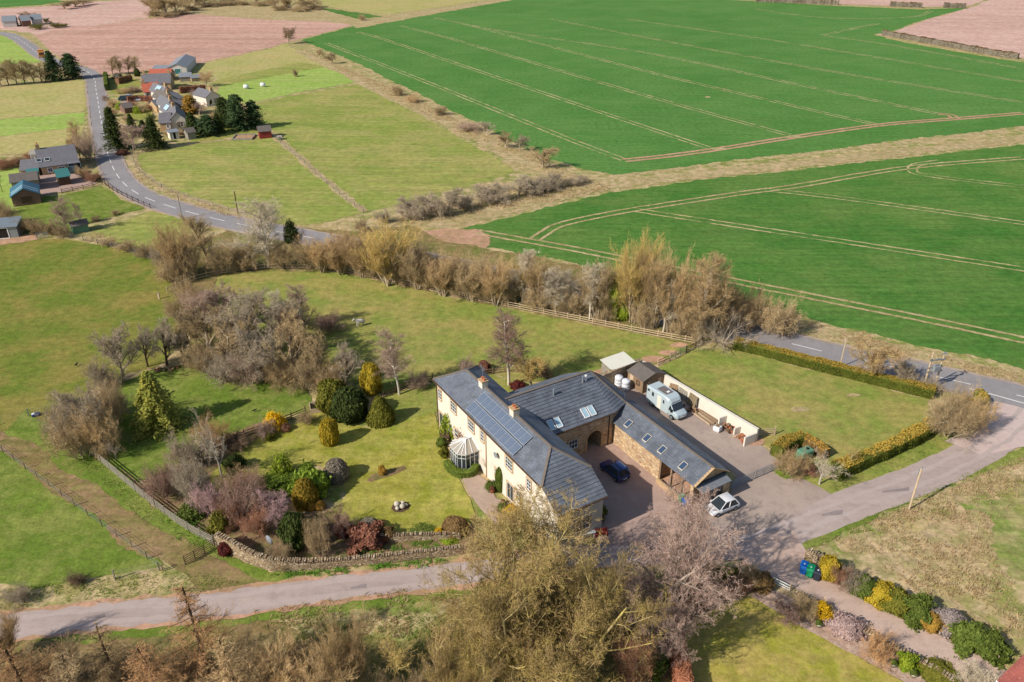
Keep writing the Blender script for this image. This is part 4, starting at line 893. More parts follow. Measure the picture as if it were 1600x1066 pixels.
# ---- low range: cart bays at the near end
lr = empty('cart_shed', PQ(52.6, 52.5), ANG, 'low stone range with slate roof, four roof windows and open cart bays', 'outbuilding')
def ll(p, q, z): return Vector((p-52.6, q-52.5, z))
ZL, ZLR = 3.0, 4.47
def lbox(p0, p1, q0, q1, z0, z1): return (p0-52.6, p1-52.6, q0-52.5, q1-52.5, z0, z1)
part('front_wall', M['rubble'], lr, lbox(50.35, 50.8, 51.2, 59.4, -.4, ZL-.04)); part('back_wall', M['rubble'], lr, lbox(54.4, 54.85, 45.9, 61.0, -.4, ZL-.04))
part('cross_wall', M['rubble'], lr, lbox(50.8, 54.4, 51.3, 51.7, -.4, ZL-.04)); part('bay_floor', M['mud'], lr, lbox(50.4, 54.4, 46.3, 51.3, -.3, 0.115))
m = MB(); G0 = [ll(50.35,45.9,-.4), ll(54.85,45.9,-.4), ll(54.85,45.9,ZL-.05), ll(52.6,45.9,ZLR-.1), ll(50.35,45.9,ZL-.05)]; G1 = [v+Y*0.42 for v in G0]
m.add(G0+G1, [(0,1,2,3,4),(9,8,7,6,5)]+[(i, i+5, (i+1) % 5+5, (i+1) % 5) for i in range(5)]); m.build('gable_wall', M['rubble'], lr)
for q in (51.1, 49.4, 47.7, 46.2): part('bay_post', M['timber'], lr, lbox(50.4, 50.62, q-.1, q+.1, 0, ZL-.1))
part('bay_beam', M['timber'], lr, lbox(50.38, 50.66, 45.95, 51.2, ZL-.3, ZL-.08)); part('low_wall', M['sandstone'], lr, lbox(49.75, 50.0, 47.2, 50.9, 0, 0.7))
a0, a1, b0, b1, r0, r1 = ll(50.1,45.6,ZL), ll(50.1,60.6,ZL), ll(55.1,45.6,ZL), ll(55.1,61.6,ZL), ll(52.6,45.6,ZLR), ll(52.6,61.0,ZLR)
m = MB(); m.add([a0,a1,b0,b1,r0,r1], [(0,4,5,1),(2,3,5,4),(0,1,3,2)]); lf_ = m.build('roof', M['slate'], lr)
tiled(lf_, (a0, a1, r1, r0), M['slate'], 0.36); tiled(lf_, (b1, b0, r0, r1), M['slate'], 0.36)
m = MB(); m.bar(r0+Zv*.06, r1+Zv*.06, .24, .12); m.build('ridge_tile', M['ridge'], lf_)
m = MB(); m.bar(a0+Zv*.03, r0+Zv*.03, .3, .08); m.bar(r0+Zv*.03, b0+Zv*.03, .3, .08); m.build('skew', M['sandstone'], lf_)
vl = Vector((1, 0, (ZLR-ZL)/2.5)).normalized(); nl = Vector((-(ZLR-ZL)/2.5, 0, 1)).normalized()
for q in (57.5, 54.2, 51.64, 48.3): skylight(lf_, ll(51.0, q, ZL+(51.0-50.1)*(ZLR-ZL)/2.5)+nl*0.05, Y, vl, nl, 0.62, 0.85, 'stone_pale', 'glass_blue')
lt = [ll(50.5,45.9,2.75), ll(54.7,45.9,2.75), ll(54.7,44.75,2.45), ll(50.5,44.75,2.45)]
m = MB(); m.add(lt+[v+Zv*0.07 for v in lt], [(3,2,1,0),(4,5,6,7),(0,1,5,4),(1,2,6,5),(2,3,7,6),(3,0,4,7)]); m.build('lean_to_roof', M['lead'], lr)
part('lean_to_wall', M['rubble'], lr, lbox(53.7, 54.65, 44.9, 45.88, -.2, 2.42))
for k in range(12): part('door_board', M['corrugated'], lr, lbox(50.6+k*.258, 50.6+k*.258+.23, 44.95+(k % 2)*.03, 45.03+(k % 2)*.03, 0.05, 2.42))

# ---- yard walls and small buildings behind
def wall_run(name, pts, h, t, mat, label, cat, cope=None, z0=-0.3, cope_h=0.1):
    c = sum((Vector((p.x, p.y, 0)) for p in pts), Vector((0, 0, 0)))/len(pts); o = empty(name, c, 0, label, cat); m = MB(); n = len(pts); k = MB()
    L = []; Rr = []
    for i, p in enumerate(pts):
        d = ((pts[i+1]-p) if i < n-1 else (p-pts[i-1])).normalized(); e = ((p-pts[i-1]) if i > 0 else d).normalized(); dd = (d+e).normalized(); nr = Vector((-dd.y, dd.x, 0)); q = Vector((p.x, p.y, 0))-c
        L.append(q+nr*t/2); Rr.append(q-nr*t/2)
    hs = h if hasattr(h, '__len__') else [h]*n
    vs = []
    for i in range(n): vs += [L[i]+Zv*z0, Rr[i]+Zv*z0, Rr[i]+Zv*hs[i], L[i]+Zv*hs[i]]
    fs = [(0,1,2,3)]
    for i in range(n-1):
        a = 4*i
        for j in range(4): fs.append((a+j, a+4+j, a+4+(j+1) % 4, a+(j+1) % 4))
    fs.append((4*n-1, 4*n-2, 4*n-3, 4*n-4)); m.add(vs, fs); m.build('wall_body', mat, o)
    if cope: 
        for i in range(n-1): k.bar((L[i]+Rr[i])/2+Zv*(hs[i]+cope_h/2), (L[i+1]+Rr[i+1])/2+Zv*(hs[i+1]+cope_h/2), t+.12, cope_h)
        k.build('coping', cope, o)
    return o, c
wall_run('boundary_wall', [PQ(63.6,70.2), PQ(64.3,60.0), PQ(65.0,50.6)], 1.8, 0.28, M['white_render'], 'long white rendered wall between the yard and the paddock', 'wall', M['white_render'], cope_h=.06)
for q, pl, lab, nm in ((55.2, 63.3, 'white rendered bay wall nearest the parked horse lorry', 0), (53.0, 63.7, 'middle low white bay wall between two log heaps', 1), (50.7, 63.0, 'white rendered bay wall at the gate end of the yard', 2)):
    wall_run('bay_wall', [PQ(pl, q), PQ(64.72, q-.05)], 1.35 if nm != 1 else 1.0, 0.2, M['white_render'], lab, 'wall')
wall_run('stone_wall', [PQ(54.4,69.6), PQ(58.5,69.9), PQ(63.4,70.3)], [1.9,2.1,2.0], 0.5, M['rubble'], 'old rubble stone wall behind the white tanks and timber shed', 'wall', M['dyke'])
sh = empty('timber_shed', PQ(62.1, 67.4), ANG, 'brown timber shed with felt roof beside the horse lorry', 'shed')
m = MB(); w_, d_, e_, r_ = 1.85, 1.55, 1.95, 2.6
for k, (x0, x1) in enumerate(((-w_, w_),)): m.hull([[(-w_,y,0),(w_,y,0),(w_,y,e_),(0,y,r_),(-w_,y,e_)] for y in (-d_, d_)])
m.build('wall', M['timber'], sh)
for sgn in (-1, 1):
    m = MB(); a = [Vector((sgn*(w_+.15), y, e_-.03)) for y in (-d_-.15, d_+.15)]; b = [Vector((0, y, r_+.03)) for y in (d_+.15, -d_-.15)]; q = a+b
    m.add(q+[v+Zv*.06 for v in q], [(3,2,1,0),(4,5,6,7),(0,1,5,4),(1,2,6,5),(2,3,7,6),(3,0,4,7)]); m.build('roof', M['felt'], sh)
window(sh, (-w_, -.6, 1.25), -Y, -X, .6, .6, 2, 1, 'timber_dark', 'timber_dark', ring=.06); window(sh, (-.9, -d_, 1.2), X, -Y, .35, .6, 1, 1, 'timber_pale', 'timber_pale', ring=.06, pane='timber_pale'); window(sh, (.9, -d_, 1.3), X, -Y, .35, .6, 1, 1, 'timber_pale', 'timber_pale', ring=.06, pane='timber_pale')
m = MB().box(-w_-.03, -w_, .4, 1.15, 0.05, 1.75); m.build('door', M['timber_pale'], sh)
for k in range(7): part('board', M['timber'], sh, (-w_-.018, -w_, -d_, d_, .1+k*.26, .1+k*.26+.23))
fs_ = empty('field_shelter', PQ(60.3, 71.2), ANG, 'small shelter with flat white sheet roof behind the stone wall', 'shelter')
part('wall', M['timber_grey'], fs_, (-1.8,-1.7,-1.2,1.2,0,2.1), (-1.7,.1,-1.2,-1.1,0,2.05), (1.7,1.8,-1.2,1.2,0,2.2)); part('back_wall', M['timber_dark'], fs_, (-1.7,1.7,1.1,1.2,0,2.3))
m = MB(); q = [(-2.0,-1.35,2.12),(2.0,-1.35,2.2),(2.0,1.35,2.5),(-2.0,1.35,2.42)]; m.add(q+[(a, b, c+.06) for a, b, c in q], [(3,2,1,0),(4,5,6,7),(0,1,5,4),(1,2,6,5),(2,3,7,6),(3,0,4,7)]); m.build('roof', M['white_sheet'], fs_)

# ------------------------------------------------------------------ far houses and sheds
def gabled(name, A, B, depth, eave, ridge, wall, roof, label, cat='house', across=False, back=None, chim=0, wins=(), door=None, group=None, over=0.25, mono=False, roofparts=True):
    """A, B: photo pixels of the near base corners; the building runs away from the camera by depth"""
    a, b = G(*A), G(*B); u = (b-a).normalized()
    if back is not None:
        v = (G(*back)-a).normalized(); u2 = Vector((v.y, -v.x, 0)); u = u2 if u2.dot(u) > 0 else -u2
    w_ = (b-a).length; ang = math.atan2(u.y, u.x); c = (a+b)/2
    o = empty(name, c, ang, label, cat, group); hw = w_/2
    m = MB()
    if mono: m.hull([[(-hw,0,-.3),(hw,0,-.3),(hw,0,eave),(-hw,0,eave)], [(-hw,depth,-.3),(hw,depth,-.3),(hw,depth,ridge),(-hw,depth,ridge)]])
    elif across: m.hull([[(-hw,y,-.3),(hw,y,-.3),(hw,y,eave),(0,y,ridge),(-hw,y,eave)] for y in (0, depth)])
    else: m.hull([[(x,0,-.3),(x,depth,-.3),(x,depth,eave),(x,depth/2,ridge),(x,0,eave)] for x in (-hw, hw)])
    m.build('wall', wall, o)
    def plane(q):
        m = MB(); m.add(q+[(x, y, z+0.12) for x, y, z in q], [(3,2,1,0),(4,5,6,7),(0,1,5,4),(1,2,6,5),(2,3,7,6),(3,0,4,7)]); return m.build('roof', roof, o)
    e = eave-over*(ridge-eave)/max(.1, hw if across else depth/2)*1.0+.02; r_ = ridge+.02
    if mono: plane([(-hw-over,-over,eave),(hw+over,-over,eave),(hw+over,depth+over,ridge),(-hw-over,depth+over,ridge)])
    elif across:
        plane([(-hw-over,depth+over,e),(-hw-over,-over,e),(0,-over,r_),(0,depth+over,r_)]); plane([(hw+over,-over,e),(hw+over,depth+over,e),(0,depth+over,r_),(0,-over,r_)])
    else:
        plane([(-hw-over,-over,e),(hw+over,-over,e),(hw+over,depth/2,r_),(-hw-over,depth/2,r_)]); plane([(hw+over,depth+over,e),(-hw-over,depth+over,e),(-hw-over,depth/2,r_),(hw+over,depth/2,r_)])
    for k in range(chim):
        x, y = ((-hw+.5 if k == 0 else hw-.5), depth/2) if not across else (0, .6 if k == 0 else depth-.6)
        ch = MB().box(x-.4, x+.4, y-.4, y+.4, ridge-.8, ridge+1.1).build('chimney', M['sandstone'], o); MB().lathe([(.16,ridge+1.1),(.13,ridge+1.5)], 8, (x, y, 0)).build('chimney_pot', M['terracotta'], ch)
    for (x, z, ww, hh) in wins: window(o, (x*hw, 0, z), X, -Y, ww, hh, 2, 2, 'white_paint' if wall != M['white_render'] else 'sandstone', ring=.1)
    if door: window(o, (door[0]*hw, 0, 1.05), X, -Y, door[1], 2.0, 1, 1, 'white_paint', 'white_paint', name='door', pane=door[2], ring=.08)
    return o
gabled('farm_barn', (263,117), (293,116), 22, 2.4, 3.7, M['pale_wall'], M['grey_sheet'], 'large grey sheeted barn with pale gable at the far end of the village', 'barn', True, door=(.05,2.2,'teal_sheet'))
gabled('farm_store', (238,118), (262,118), 9, 1.8, 2.8, M['pale_wall'], M['grey_sheet'], 'low grey roofed store behind the red tiled byre', 'outbuilding')
gabled('byre', (234,128), (267,127), 8, 1.6, 3.6, M['rubble'], M['pantile'], 'byre with a broad red pantiled roof in front of the grey barn', 'outbuilding')
gabled('slate_house', (224,143), (268,141), 9, 2.4, 4.8, M['sandstone'], M['slate_far'], 'long grey slated house behind the red roofed cottage', 'house', chim=2)
gabled('red_cottage', (227,155), (251,153), 7, 2.2, 4.4, M['white_render'], M['pantile'], 'white cottage with orange red pantiled roof in the village', 'house', chim=1, wins=((-.5,1.6,1,1.1),(.4,1.6,1,1.1)))
for i, (a, b, dep, lab) in enumerate((((256,160),(274,157),9,'terrace cottage with blue rooflight, furthest of the slate row'), ((259,171),(278,168),9,'terrace cottage with brown patched slates, second furthest of the row'), ((262,182),(282,179),9,'terrace cottage with pale ridge, third of the slate row'), ((266,193),(287,190),9,'terrace cottage behind the white gabled end house'))):
    o = gabled('terrace_cottage', a, b, dep, 2.6, 4.6, M['white_render'], M['slate_far'] if i != 1 else M['felt'], lab, 'house', True, chim=1, group='slate terrace in the village')
    if i in (0, 3): skylight(o, Vector((-1.0, 4, 3.75)), Y, Vector((1,0,.95)).normalized(), Vector((-.95,0,1)).normalized(), 3.2, 1.6, 'lead', 'clear_sheet')
gabled('end_house', (269,204), (292,202), 9, 3.0, 4.9, M['white_render'], M['slate_far'], 'white gabled house with slate roof at the near end of the terrace', 'house', True, wins=((.35,1.5,1.2,1.3),(.05,1.5,.8,1.3)))
gabled('slate_annex', (252,206), (269,205), 7, 2.4, 4.4, M['sandstone'], M['slate_far'], 'sandstone annex with dark slate roof beside the white gabled house', 'house', wins=((.5,1.4,.8,1),))
gabled('white_bungalow', (324,167), (346,163), 8, 2.8, 4.4, M['white_render'], M['slate_far'], 'white bungalow behind the dark pines east of the village', 'house', True, chim=1, wins=((.3,1.5,1,1.2),))
for a, b, dep, e_, r_, wl_, rf_, lab in (((276,166),(288,163),7,2.0,3.4,'rubble','slate_far','slate roofed rear wing right of the terrace'), ((280,178),(292,175),6,2.0,3.4,'white_render','slate_far','small dark roofed rear wing nearest the golden conifer'), ((282,128),(300,127),5,1.6,2.6,'timber_grey','grey_sheet','grey sheeted open store below the large barn'), ((196,178),(210,176),5,1.6,2.6,'brown_boards','felt','brown felt roofed shed in the village gardens'), ((300,128),(318,126),4,1.2,1.9,'rubble','grey_sheet','low grey byre on the meadow side of the village'), ((246,176),(258,174),5,2.0,3.3,'sandstone','slate_far','small sandstone lean to left of the terrace')):
    gabled('village_outbuilding', a, b, dep, e_, r_, M[wl_], M[rf_], lab, 'outbuilding', group='village outbuildings')
gabled('hen_house', (267,219), (281,217), 2.6, 1.9, 2.1, M['white_render'], M['grey_sheet'], 'small white shed on the meadow edge below the terrace', 'shed', mono=True, door=(0,.8,'dark'))
gabled('garden_shed', (295,219), (307,217), 3.0, 1.9, 2.8, M['timber_grey'], M['felt'], 'dark grey garden shed beside the dark conifer below the terrace', 'shed')
gabled('red_shed', (407,218), (424,215), 3.2, 2.0, 3.0, M['red_boards'], M['felt'], 'small red boarded shed with dark roof at the meadow corner', 'shed', back=(401,206))
# hamlet at the far bend of the road
for a, b, lab in (((6,43),(27,42),'far white bungalow with grey roof left of the hamlet'), ((36,42),(50,41),'far pink cottage in the middle of the hamlet'), ((52,40),(68,39),'far long pale cottage right of the hamlet')):
    gabled('far_cottage', a, b, 8, 2.8, 5, M['pale_wall'] if 'pink' not in lab else M['brown_boards'], M['grey_sheet'], lab, 'house', group='hamlet by the far bend')
# cottage on the west side of the road
ct = gabled('slate_cottage', (67,274), (126,266), 11, 1.9, 4.9, M['sandstone'], M['slate_far'], 'large slate roofed stone cottage beside the bend of the main road', 'house', chim=1, wins=((-.55,1.0,1,.9),(.05,1.05,1.4,.8)), door=(.75,2.6,'dark'))  # the dark door panel paints the shade of a wall recess
for x in (-.5, -.28): skylight(ct, Vector((x*8, 1.8, 3.05)), X, Vector((0,1,.55)).normalized(), Vector((0,-.55,1)).normalized(), 1.0, .9, 'white_paint', 'glass')
gabled('cottage_wing', (35,277), (62,275), 6, 1.6, 3.2, M['sandstone'], M['slate_far'], 'low slate roofed wing left of the large cottage', 'house')
gabled('garden_room', (51,256), (63,255), 2.5, 2.2, 2.6, M['white_paint'], M['conserv'], 'small white garden room at the left gable of the large cottage', 'conservatory', mono=True, wins=((-.5,1.4,.7,.8),(.5,1.4,.7,.8)))
gabled('teal_shed', (47,289), (63,287), 3.5, 2.0, 2.6, M['brown_boards'], M['teal_sheet'], 'brick coloured shed with flat teal roof in the cottage yard', 'shed', mono=True)
gabled('green_shed', (94,291), (112,288), 4.2, 2.0, 3.2, M['timber_dark'], M['teal_sheet'], 'dark shed with green gabled roof standing alone in the cottage yard', 'shed', back=(88,281))
bs = gabled('boarded_garage', (22,324), (65,318), 6.5, 2.2, 3.6, M['brown_boards'], M['bluegreen_sheet'], 'brown boarded garage with blue green roof striped by clear sheets', 'garage', True)
for y in (.8, 2.2):
    for sg in (-1, 1): m = MB(); hw = (G(65,318)-G(22,324)).length/2; q = [(sg*hw, y, 2.32), (sg*hw, y+.5, 2.32), (sg*.1, y+.5, 3.72), (sg*.1, y, 3.72)]; m.add(q+[(a, b, c+.06) for a, b, c in q], [(0,1,2,3),(7,6,5,4),(0,4,5,1),(1,5,6,2),(2,6,7,3),(3,7,4,0)]); m.build('clear_sheet', M['clear_sheet'], bs)
part('door', M['timber_dark'], bs, (-.9, 1.1, -.05, 0, 0.6, 1.9))
gabled('back_garage', (22,302), (63,297), 4.5, 2.4, 3.6, M['timber_grey'], M['felt'], 'grey felt roofed shed directly behind the boarded garage', 'shed')
gabled('tin_shelter', (-4,374), (30,371), 4.0, 2.2, 2.7, M['steel'], M['steel'], 'open grey metal shelter at the left edge of the pasture', 'shelter', mono=True, door=(-.55,2.6,'dark'))  # open front is a dark panel, its inner shade painted on a solid box
gabled('green_hut', (116,366), (140,361), 2.4, 1.5, 2.1, M['green_paint'], M['felt'], 'little green hut with dark roof on the paddock fence line', 'shed')
# near corner of a red tiled house
rc = empty('red_tiled_house', G(1646,1092), math.radians(-62), 'corner of a red pantiled house at the bottom right edge', 'house')
m = MB(); m.box(-2.2, 9, -4.2, 3.6, -.3, 2.0); m.build('wall', M['harling'], rc)
m = MB(); rp = [Vector((-2.5,4.0,2.0)), Vector((-2.5,-.2,4.3)), Vector((9,-.2,4.3)), Vector((9,4.0,2.0)), Vector((-2.5,-4.4,2.0)), Vector((9,-4.4,2.0))]; m.add(rp, [(0,1,2,3),(1,4,5,2)]); rr_ = m.build('roof', M['pantile'], rc)
tiled(rr_, (rp[0], rp[3], rp[2], rp[1]), M['pantile_near'], .3, .06); tiled(rr_, (rp[5], rp[4], rp[1], rp[2]), M['pantile_near'], .3, .06)
part('gutter', M['white_paint'], rc, (-2.55, -2.4, -4.4, 4.1, 1.85, 1.98))

# ------------------------------------------------------------------ fences, walls, hedges
def fence(name, pts, label, posts='timber', rails=3, rail='timber', h=1.15, gap=2.0, pw=.11, group=None, wire=False, start=0.0, z=0.05):
    W = smooth_path([G(*p) for p in pts], 8); d = along(W); n = max(1, int(round(d[-1]/gap))); P = cut(W, 0, d[-1]*0.9999, n)
    o = empty(name, P[0], 0, label, 'fence', group); base = P[0]
    pm = MB().box(-pw/2, pw/2, -pw/2, pw/2, -.2, h); pme = None
    for p in P:
        if pme is None: q = pm.build('post', M[posts], o); pme = q.data
        else: q = link('post', pme, o)
        q.location = p-base; q.rotation_euler = (random.uniform(-.04, .04), random.uniform(-.04, .04), random.random()); q.scale = (1, 1, random.uniform(.93, 1.07))
    for a, b in zip(P, P[1:]):
        if wire: continue
        for k in range(rails):
            zz = h*(k+.75)/(rails+.25)-.1; m = MB(); m.bar(a-base+Zv*zz, b-base+Zv*(zz+random.uniform(-.03, .03)), .04, .1); m.build('rail', M[rail], o)
    if wire:
        for k in range(4):
            m = MB()
            for a, b in zip(P, P[1:]): m.bar(a-base+Zv*(h*(k+1)/4.4), b-base+Zv*(h*(k+1)/4.4), .012, .012)
            m.build('wire', M['steel'], o)
    return o
fence('rail_fence', [(262,458),(300,440),(345,429),(420,420),(517,422)], 'timber rail fence running left round the back of the paddock below the ivy tree', 'timber_pale', 2, 'timber_pale')
fence('rail_fence', [(517,422),(600,438),(700,461),(800,481),(900,501),(1000,521),(1092,538)], 'long timber rail fence between the paddock and the roadside willows', 'timber_pale', 3, 'timber_pale')
fence('roadside_fence', [(160,286),(180,300),(210,315),(235,326)], 'dark post and rail fence on the outside of the road bend', 'timber_dark', 2, 'timber_dark', gap=2.6)
fence('yard_fence', [(97,302),(130,296),(160,288)], 'dark rail fence along the near side of the cottage drive', 'timber_dark', 3, 'timber_dark', 1.1, 2.4)
fence('wire_fence', [(-12,694),(12,712),(60,748),(110,786),(160,823),(205,855),(255,893)], 'post and wire fence beside the trodden track across the lower left pasture', 'timber', wire=True, gap=2.7, h=1.0, pw=.085)
fence('wire_fence', [(-15,668),(8,666),(38,654),(66,645),(108,636)], 'sagging wire fence crossing the pasture left of the brown thicket', 'timber_grey', wire=True, gap=3.6, h=1.2)
fence('wire_fence', [(180,906),(215,898),(250,892)], 'short wire fence between the lower left pasture and the lane', 'timber_grey', wire=True, gap=5, h=1.2)
fence('board_fence', [(146,712),(185,745),(232,784),(286,824),(336,852)], 'grey slatted board fence along the garden above the muddy track', 'timber_grey', 5, 'timber_grey', 1.25, 2.0)
fence('garden_fence', [(330,702),(380,684),(440,662),(478,646)], 'dark rail fence between orchard and garden beside the yellow forsythia', 'timber_dark', 3, 'timber_dark', 1.1, 1.9)
fence('garden_fence', [(600,622),(640,606),(676,596)], 'dark garden fence left of the farmhouse end by the silver birch', 'timber_dark', 3, 'timber_dark', 1.1, 1.8)
fence('garden_fence', [(752,588),(790,582),(830,584),(860,594)], 'timber fence behind the farmhouse under the tall purple birch', 'timber', 3, 'timber', 1.1, 1.8)
fence('paddock_gate', [(1183,682),(1210,680)], 'pale timber five bar gate at the end of the white wall', 'timber_pale', 4, 'timber_pale', 1.25, 1.6)
fence('rail_fence', [(1028,572),(1046,564)], 'short timber rail section at the paddock gate behind the white wall', 'timber_pale', 3, 'timber', 1.15, 1.6)
fence('rail_fence', [(1072,551),(1100,538)], 'dark timber rail section between the green gate and the hedge', 'timber_dark', 4, 'timber_dark', 1.15, 1.6)
fence('white_gate', [(1202,908),(1234,924)], 'white timber gate lying open beside the gravel drive', 'timber_pale', 3, 'white_paint', .9, 2)
fence('pallet_fence', [(1270,884),(1284,893)], 'pale timber pallet fence behind the three wheelie bins', 'timber_pale', 4, 'timber_pale', 1.1, 1.0)
fence('meadow_fence', [(425,213),(455,238),(500,278),(540,312),(568,332)], 'grey post fence along the beaten path between two meadows', 'timber_grey', wire=True, gap=4.5, h=1.1)
fence('meadow_fence', [(205,238),(213,262),(232,281),(264,299),(322,319),(382,337)], 'grey post fence along the meadow side of the main road', 'timber_grey', wire=True, gap=5, h=1.1)
fence('lane_fence', [(80,360),(118,374),(180,388),(250,412)], 'old post fence along the far edge of the big left pasture', 'timber_grey', wire=True, gap=3.5, h=1.1)
def metal_gate(name, a, b, label, mat, h=1.15):
    A, B = G(*a), G(*b); o = empty(name, A, 0, label, 'gate'); d = B-A
    for k in range(5): m = MB(); zz = .18+k*(h-.2)/4; m.bar(Zv*zz, d+Zv*zz, .05); m.build('bar', M[mat], o)
    for t in (0, .33, .66, 1): m = MB(); m.bar(d*t+Zv*.1, d*t+Zv*(h+(.15 if t in (0, 1) else 0)), .06); m.build('upright', M[mat], o)
    return o
p_, q_ = PQ(55.9, 45.75), PQ(59.4, 45.7)
def inv(p):                    # ground point back to photo pixel
    dep = p.y*math.cos(PITCH)+H*math.sin(PITCH); return CX+FPX*p.x/dep, CY-FPX*(p.y*math.sin(PITCH)-H*math.cos(PITCH))/dep
metal_gate('steel_gate', inv(p_), inv(q_), 'galvanised steel gate beside the cart shed corner, left of the pair', 'steel'); metal_gate('steel_gate', inv(PQ(59.7,45.7)), inv(PQ(63.3,45.6)), 'galvanised steel gate nearest the hedge, right of the pair', 'steel')
metal_gate('green_gate', (1047,564), (1071,552), 'pale green mesh field gate between paddock and roadside', 'green_paint')
metal_gate('field_gate', (290,884), (336,856), 'dark metal field gate standing open across the muddy track', 'timber_dark')
metal_gate('field_gate', (58,374), (76,372), 'grey metal gate by the muddy corner near the tin shelter', 'steel')
# garden dyke along the lane, with rows of upright cope stones
def dyke(name, pts, h, label):
    W = smooth_path([G(*p) for p in pts], 6); h = h if hasattr(h, '__len__') else [h, h]; hs = [np.interp(i/(len(W)-1), np.linspace(0, 1, len(h)), h) for i in range(len(W))]
    o, c = wall_run(name, W, hs, .5, M['dyke'], label, 'wall'); d = along(W); V = []; F = []; s_ = .15; m = MB()
    while s_ < d[-1]-.2:
        p, q = cut(W, s_, s_+.18, 1)[:2] if s_+.18 < d[-1] else (W[-2], W[-1]); t = (q-p).normalized(); hh = hs[0] if not hasattr(hs, '__len__') else np.interp(s_/d[-1], np.linspace(0, 1, len(hs)), hs)
        nr = Vector((-t.y, t.x, 0)); k = random.uniform(.16, .3); wd = random.uniform(.2, .3); lean = random.uniform(-.05, .05)
        b0 = p-c; b0.z = hh-.02
        qv = [b0+t*a+nr*b for a, b in ((0,-wd),(.15,-wd*.9),(.15,wd),(0,wd*.95))]; qt = [v+Zv*(k*random.uniform(.8, 1.1))+t*lean for v in qv]
        m.add(qv+qt, [(4,5,6,7),(0,1,5,4),(1,2,6,5),(2,3,7,6),(3,0,4,7)]); s_ += random.uniform(.19, .27)
    co = m.build('cope_stones', M['dyke'], o); co['kind'] = 'stuff'
    return o
dyke('garden_dyke', [(341,852),(365,864),(390,878),(418,888),(440,890),(480,889),(540,884),(620,876),(700,867),(745,860)], [1.5,1.5,1.3,.9,.8,.8,.8,.8], 'dry stone garden dyke with upright cope stones along the lane')
dyke('inner_dyke', [(590,846),(650,844),(720,842)], .7, 'low rubble retaining wall inside the garden under the shrubs')
dyke('drive_dyke', [(1258,868),(1300,888),(1345,912),(1400,944),(1450,972),(1500,1000),(1560,1030)], .8, 'overgrown rubble wall between the gravel drive hedge and the rough field')
dyke('drive_kerb_wall', [(1240,930),(1300,962),(1356,994),(1400,1018),(1450,1046),(1490,1070)], .45, 'low white topped wall between the gravel drive and front lawn')

def hedge(name, pts, wid, h, label, side, top, n_per_m=520, size=.075, lump=.12, cat='hedge', taper=1.0):
    W = smooth_path([G(*p) for p in pts], 5); d = along(W); o = empty(name, W[0], 0, label, cat); base = W[0]; r = np.random.default_rng(abs(hash(label)) % 9999 if False else len(label)*7+len(pts))
    n = int(d[-1]*n_per_m*(h*2+wid)/4); s_ = r.random(n)*d[-1]; Wp = np.array([tuple(p) for p in W]); dd = np.array(d)
    P = np.stack([np.interp(s_, dd, Wp[:, i]) for i in range(3)], 1); T = np.stack([np.interp(s_+.3, dd, Wp[:, i])-np.interp(s_-.3, dd, Wp[:, i]) for i in range(3)], 1); T[:, 2] = 0; T = unit(T); Nr = np.stack([-T[:, 1], T[:, 0], T[:, 2]*0], 1)
    f = r.random(n)*(2*h+wid); bul = 1+lump*(np.sin(s_*1.1)+np.sin(s_*2.7+1)+np.sin(s_*.45+2))*.5
    x = np.where(f < h, -wid/2, np.where(f < h+wid, f-h-wid/2, wid/2)); z = np.where(f < h, f, np.where(f < h+wid, h, 2*h+wid-f))
    rd = np.clip((np.abs(x)/(wid/2)-.6)/.4, 0, 1)*np.clip((z/h-.75)/.25, 0, 1); z = z-rd*.12*h; x = x*(1-.12*rd)*np.where(z < h*.5, .94, 1.0)
    C = P + Nr*(x*bul)[:, None]; C[:, 2] = z*(1+.35*(bul-1)) + r.normal(size=n)*.025; istop = (z > h*.86)
    C = C + r.normal(size=C.shape)*.03 - np.array(base)
    Nn = Nr*np.where(np.abs(x) > wid*.45, np.sign(x), 0)[:, None] + np.array([0, 0, 1])*istop[:, None] + 1e-3
    for nm, msk, mt in (('side_foliage', ~istop, side), ('top_foliage', istop, top)):
        v, fc = cards(C[msk], unit(Nn[msk]), size, r, .6 if nm[0] == 's' else .35); link(nm, npmesh(nm, v, [fc]), o, M[mt])
    m = MB(); L = []
    for i, p in enumerate(W):
        t = (W[min(i+1, len(W)-1)]-W[max(i-1, 0)]).normalized(); nr = Vector((-t.y, t.x, 0)); q = p-base; a = wid*.44
        L.append([q-nr*a*.9, q+nr*a*.9, q+nr*a+Zv*h*.86, q+nr*a*.7+Zv*h*.95, q-nr*a*.7+Zv*h*.95, q-nr*a+Zv*h*.86])
    m.hull(L); m.build('core', M[side], o); return o
hedge('clipped_hedge', [(1146,543),(1200,556),(1280,577),(1380,602),(1458,621)], 1.5, 1.5, 'long clipped hedge with golden top between paddock and main road', 'lf_hedge', 'lf_hedgetop')
hedge('clipped_hedge', [(1306,744),(1340,730),(1390,708),(1440,682),(1452,672)], 1.6, 1.7, 'thick golden topped hedge along the lane side of the paddock', 'lf_hedge', 'lf_hedgetop', lump=.16)
hedge('clipped_hedge', [(1212,716),(1228,702),(1252,694)], 1.5, 1.7, 'short golden hedge at the yard gate beside the green oil tank', 'lf_hedge', 'lf_hedgetop')
hedge('clipped_hedge', [(1252,694),(1272,706),(1290,718)], 1.1, 1.5, 'orange brown hedge return behind the green oil tank', 'lf_brown', 'lf_orange')
hedge('clipped_hedge', [(1512,640),(1534,632),(1526,620)], 1.3, 1.3, 'short hedge curling round the road junction beside the big corner bush', 'lf_hedge', 'lf_hedgetop')
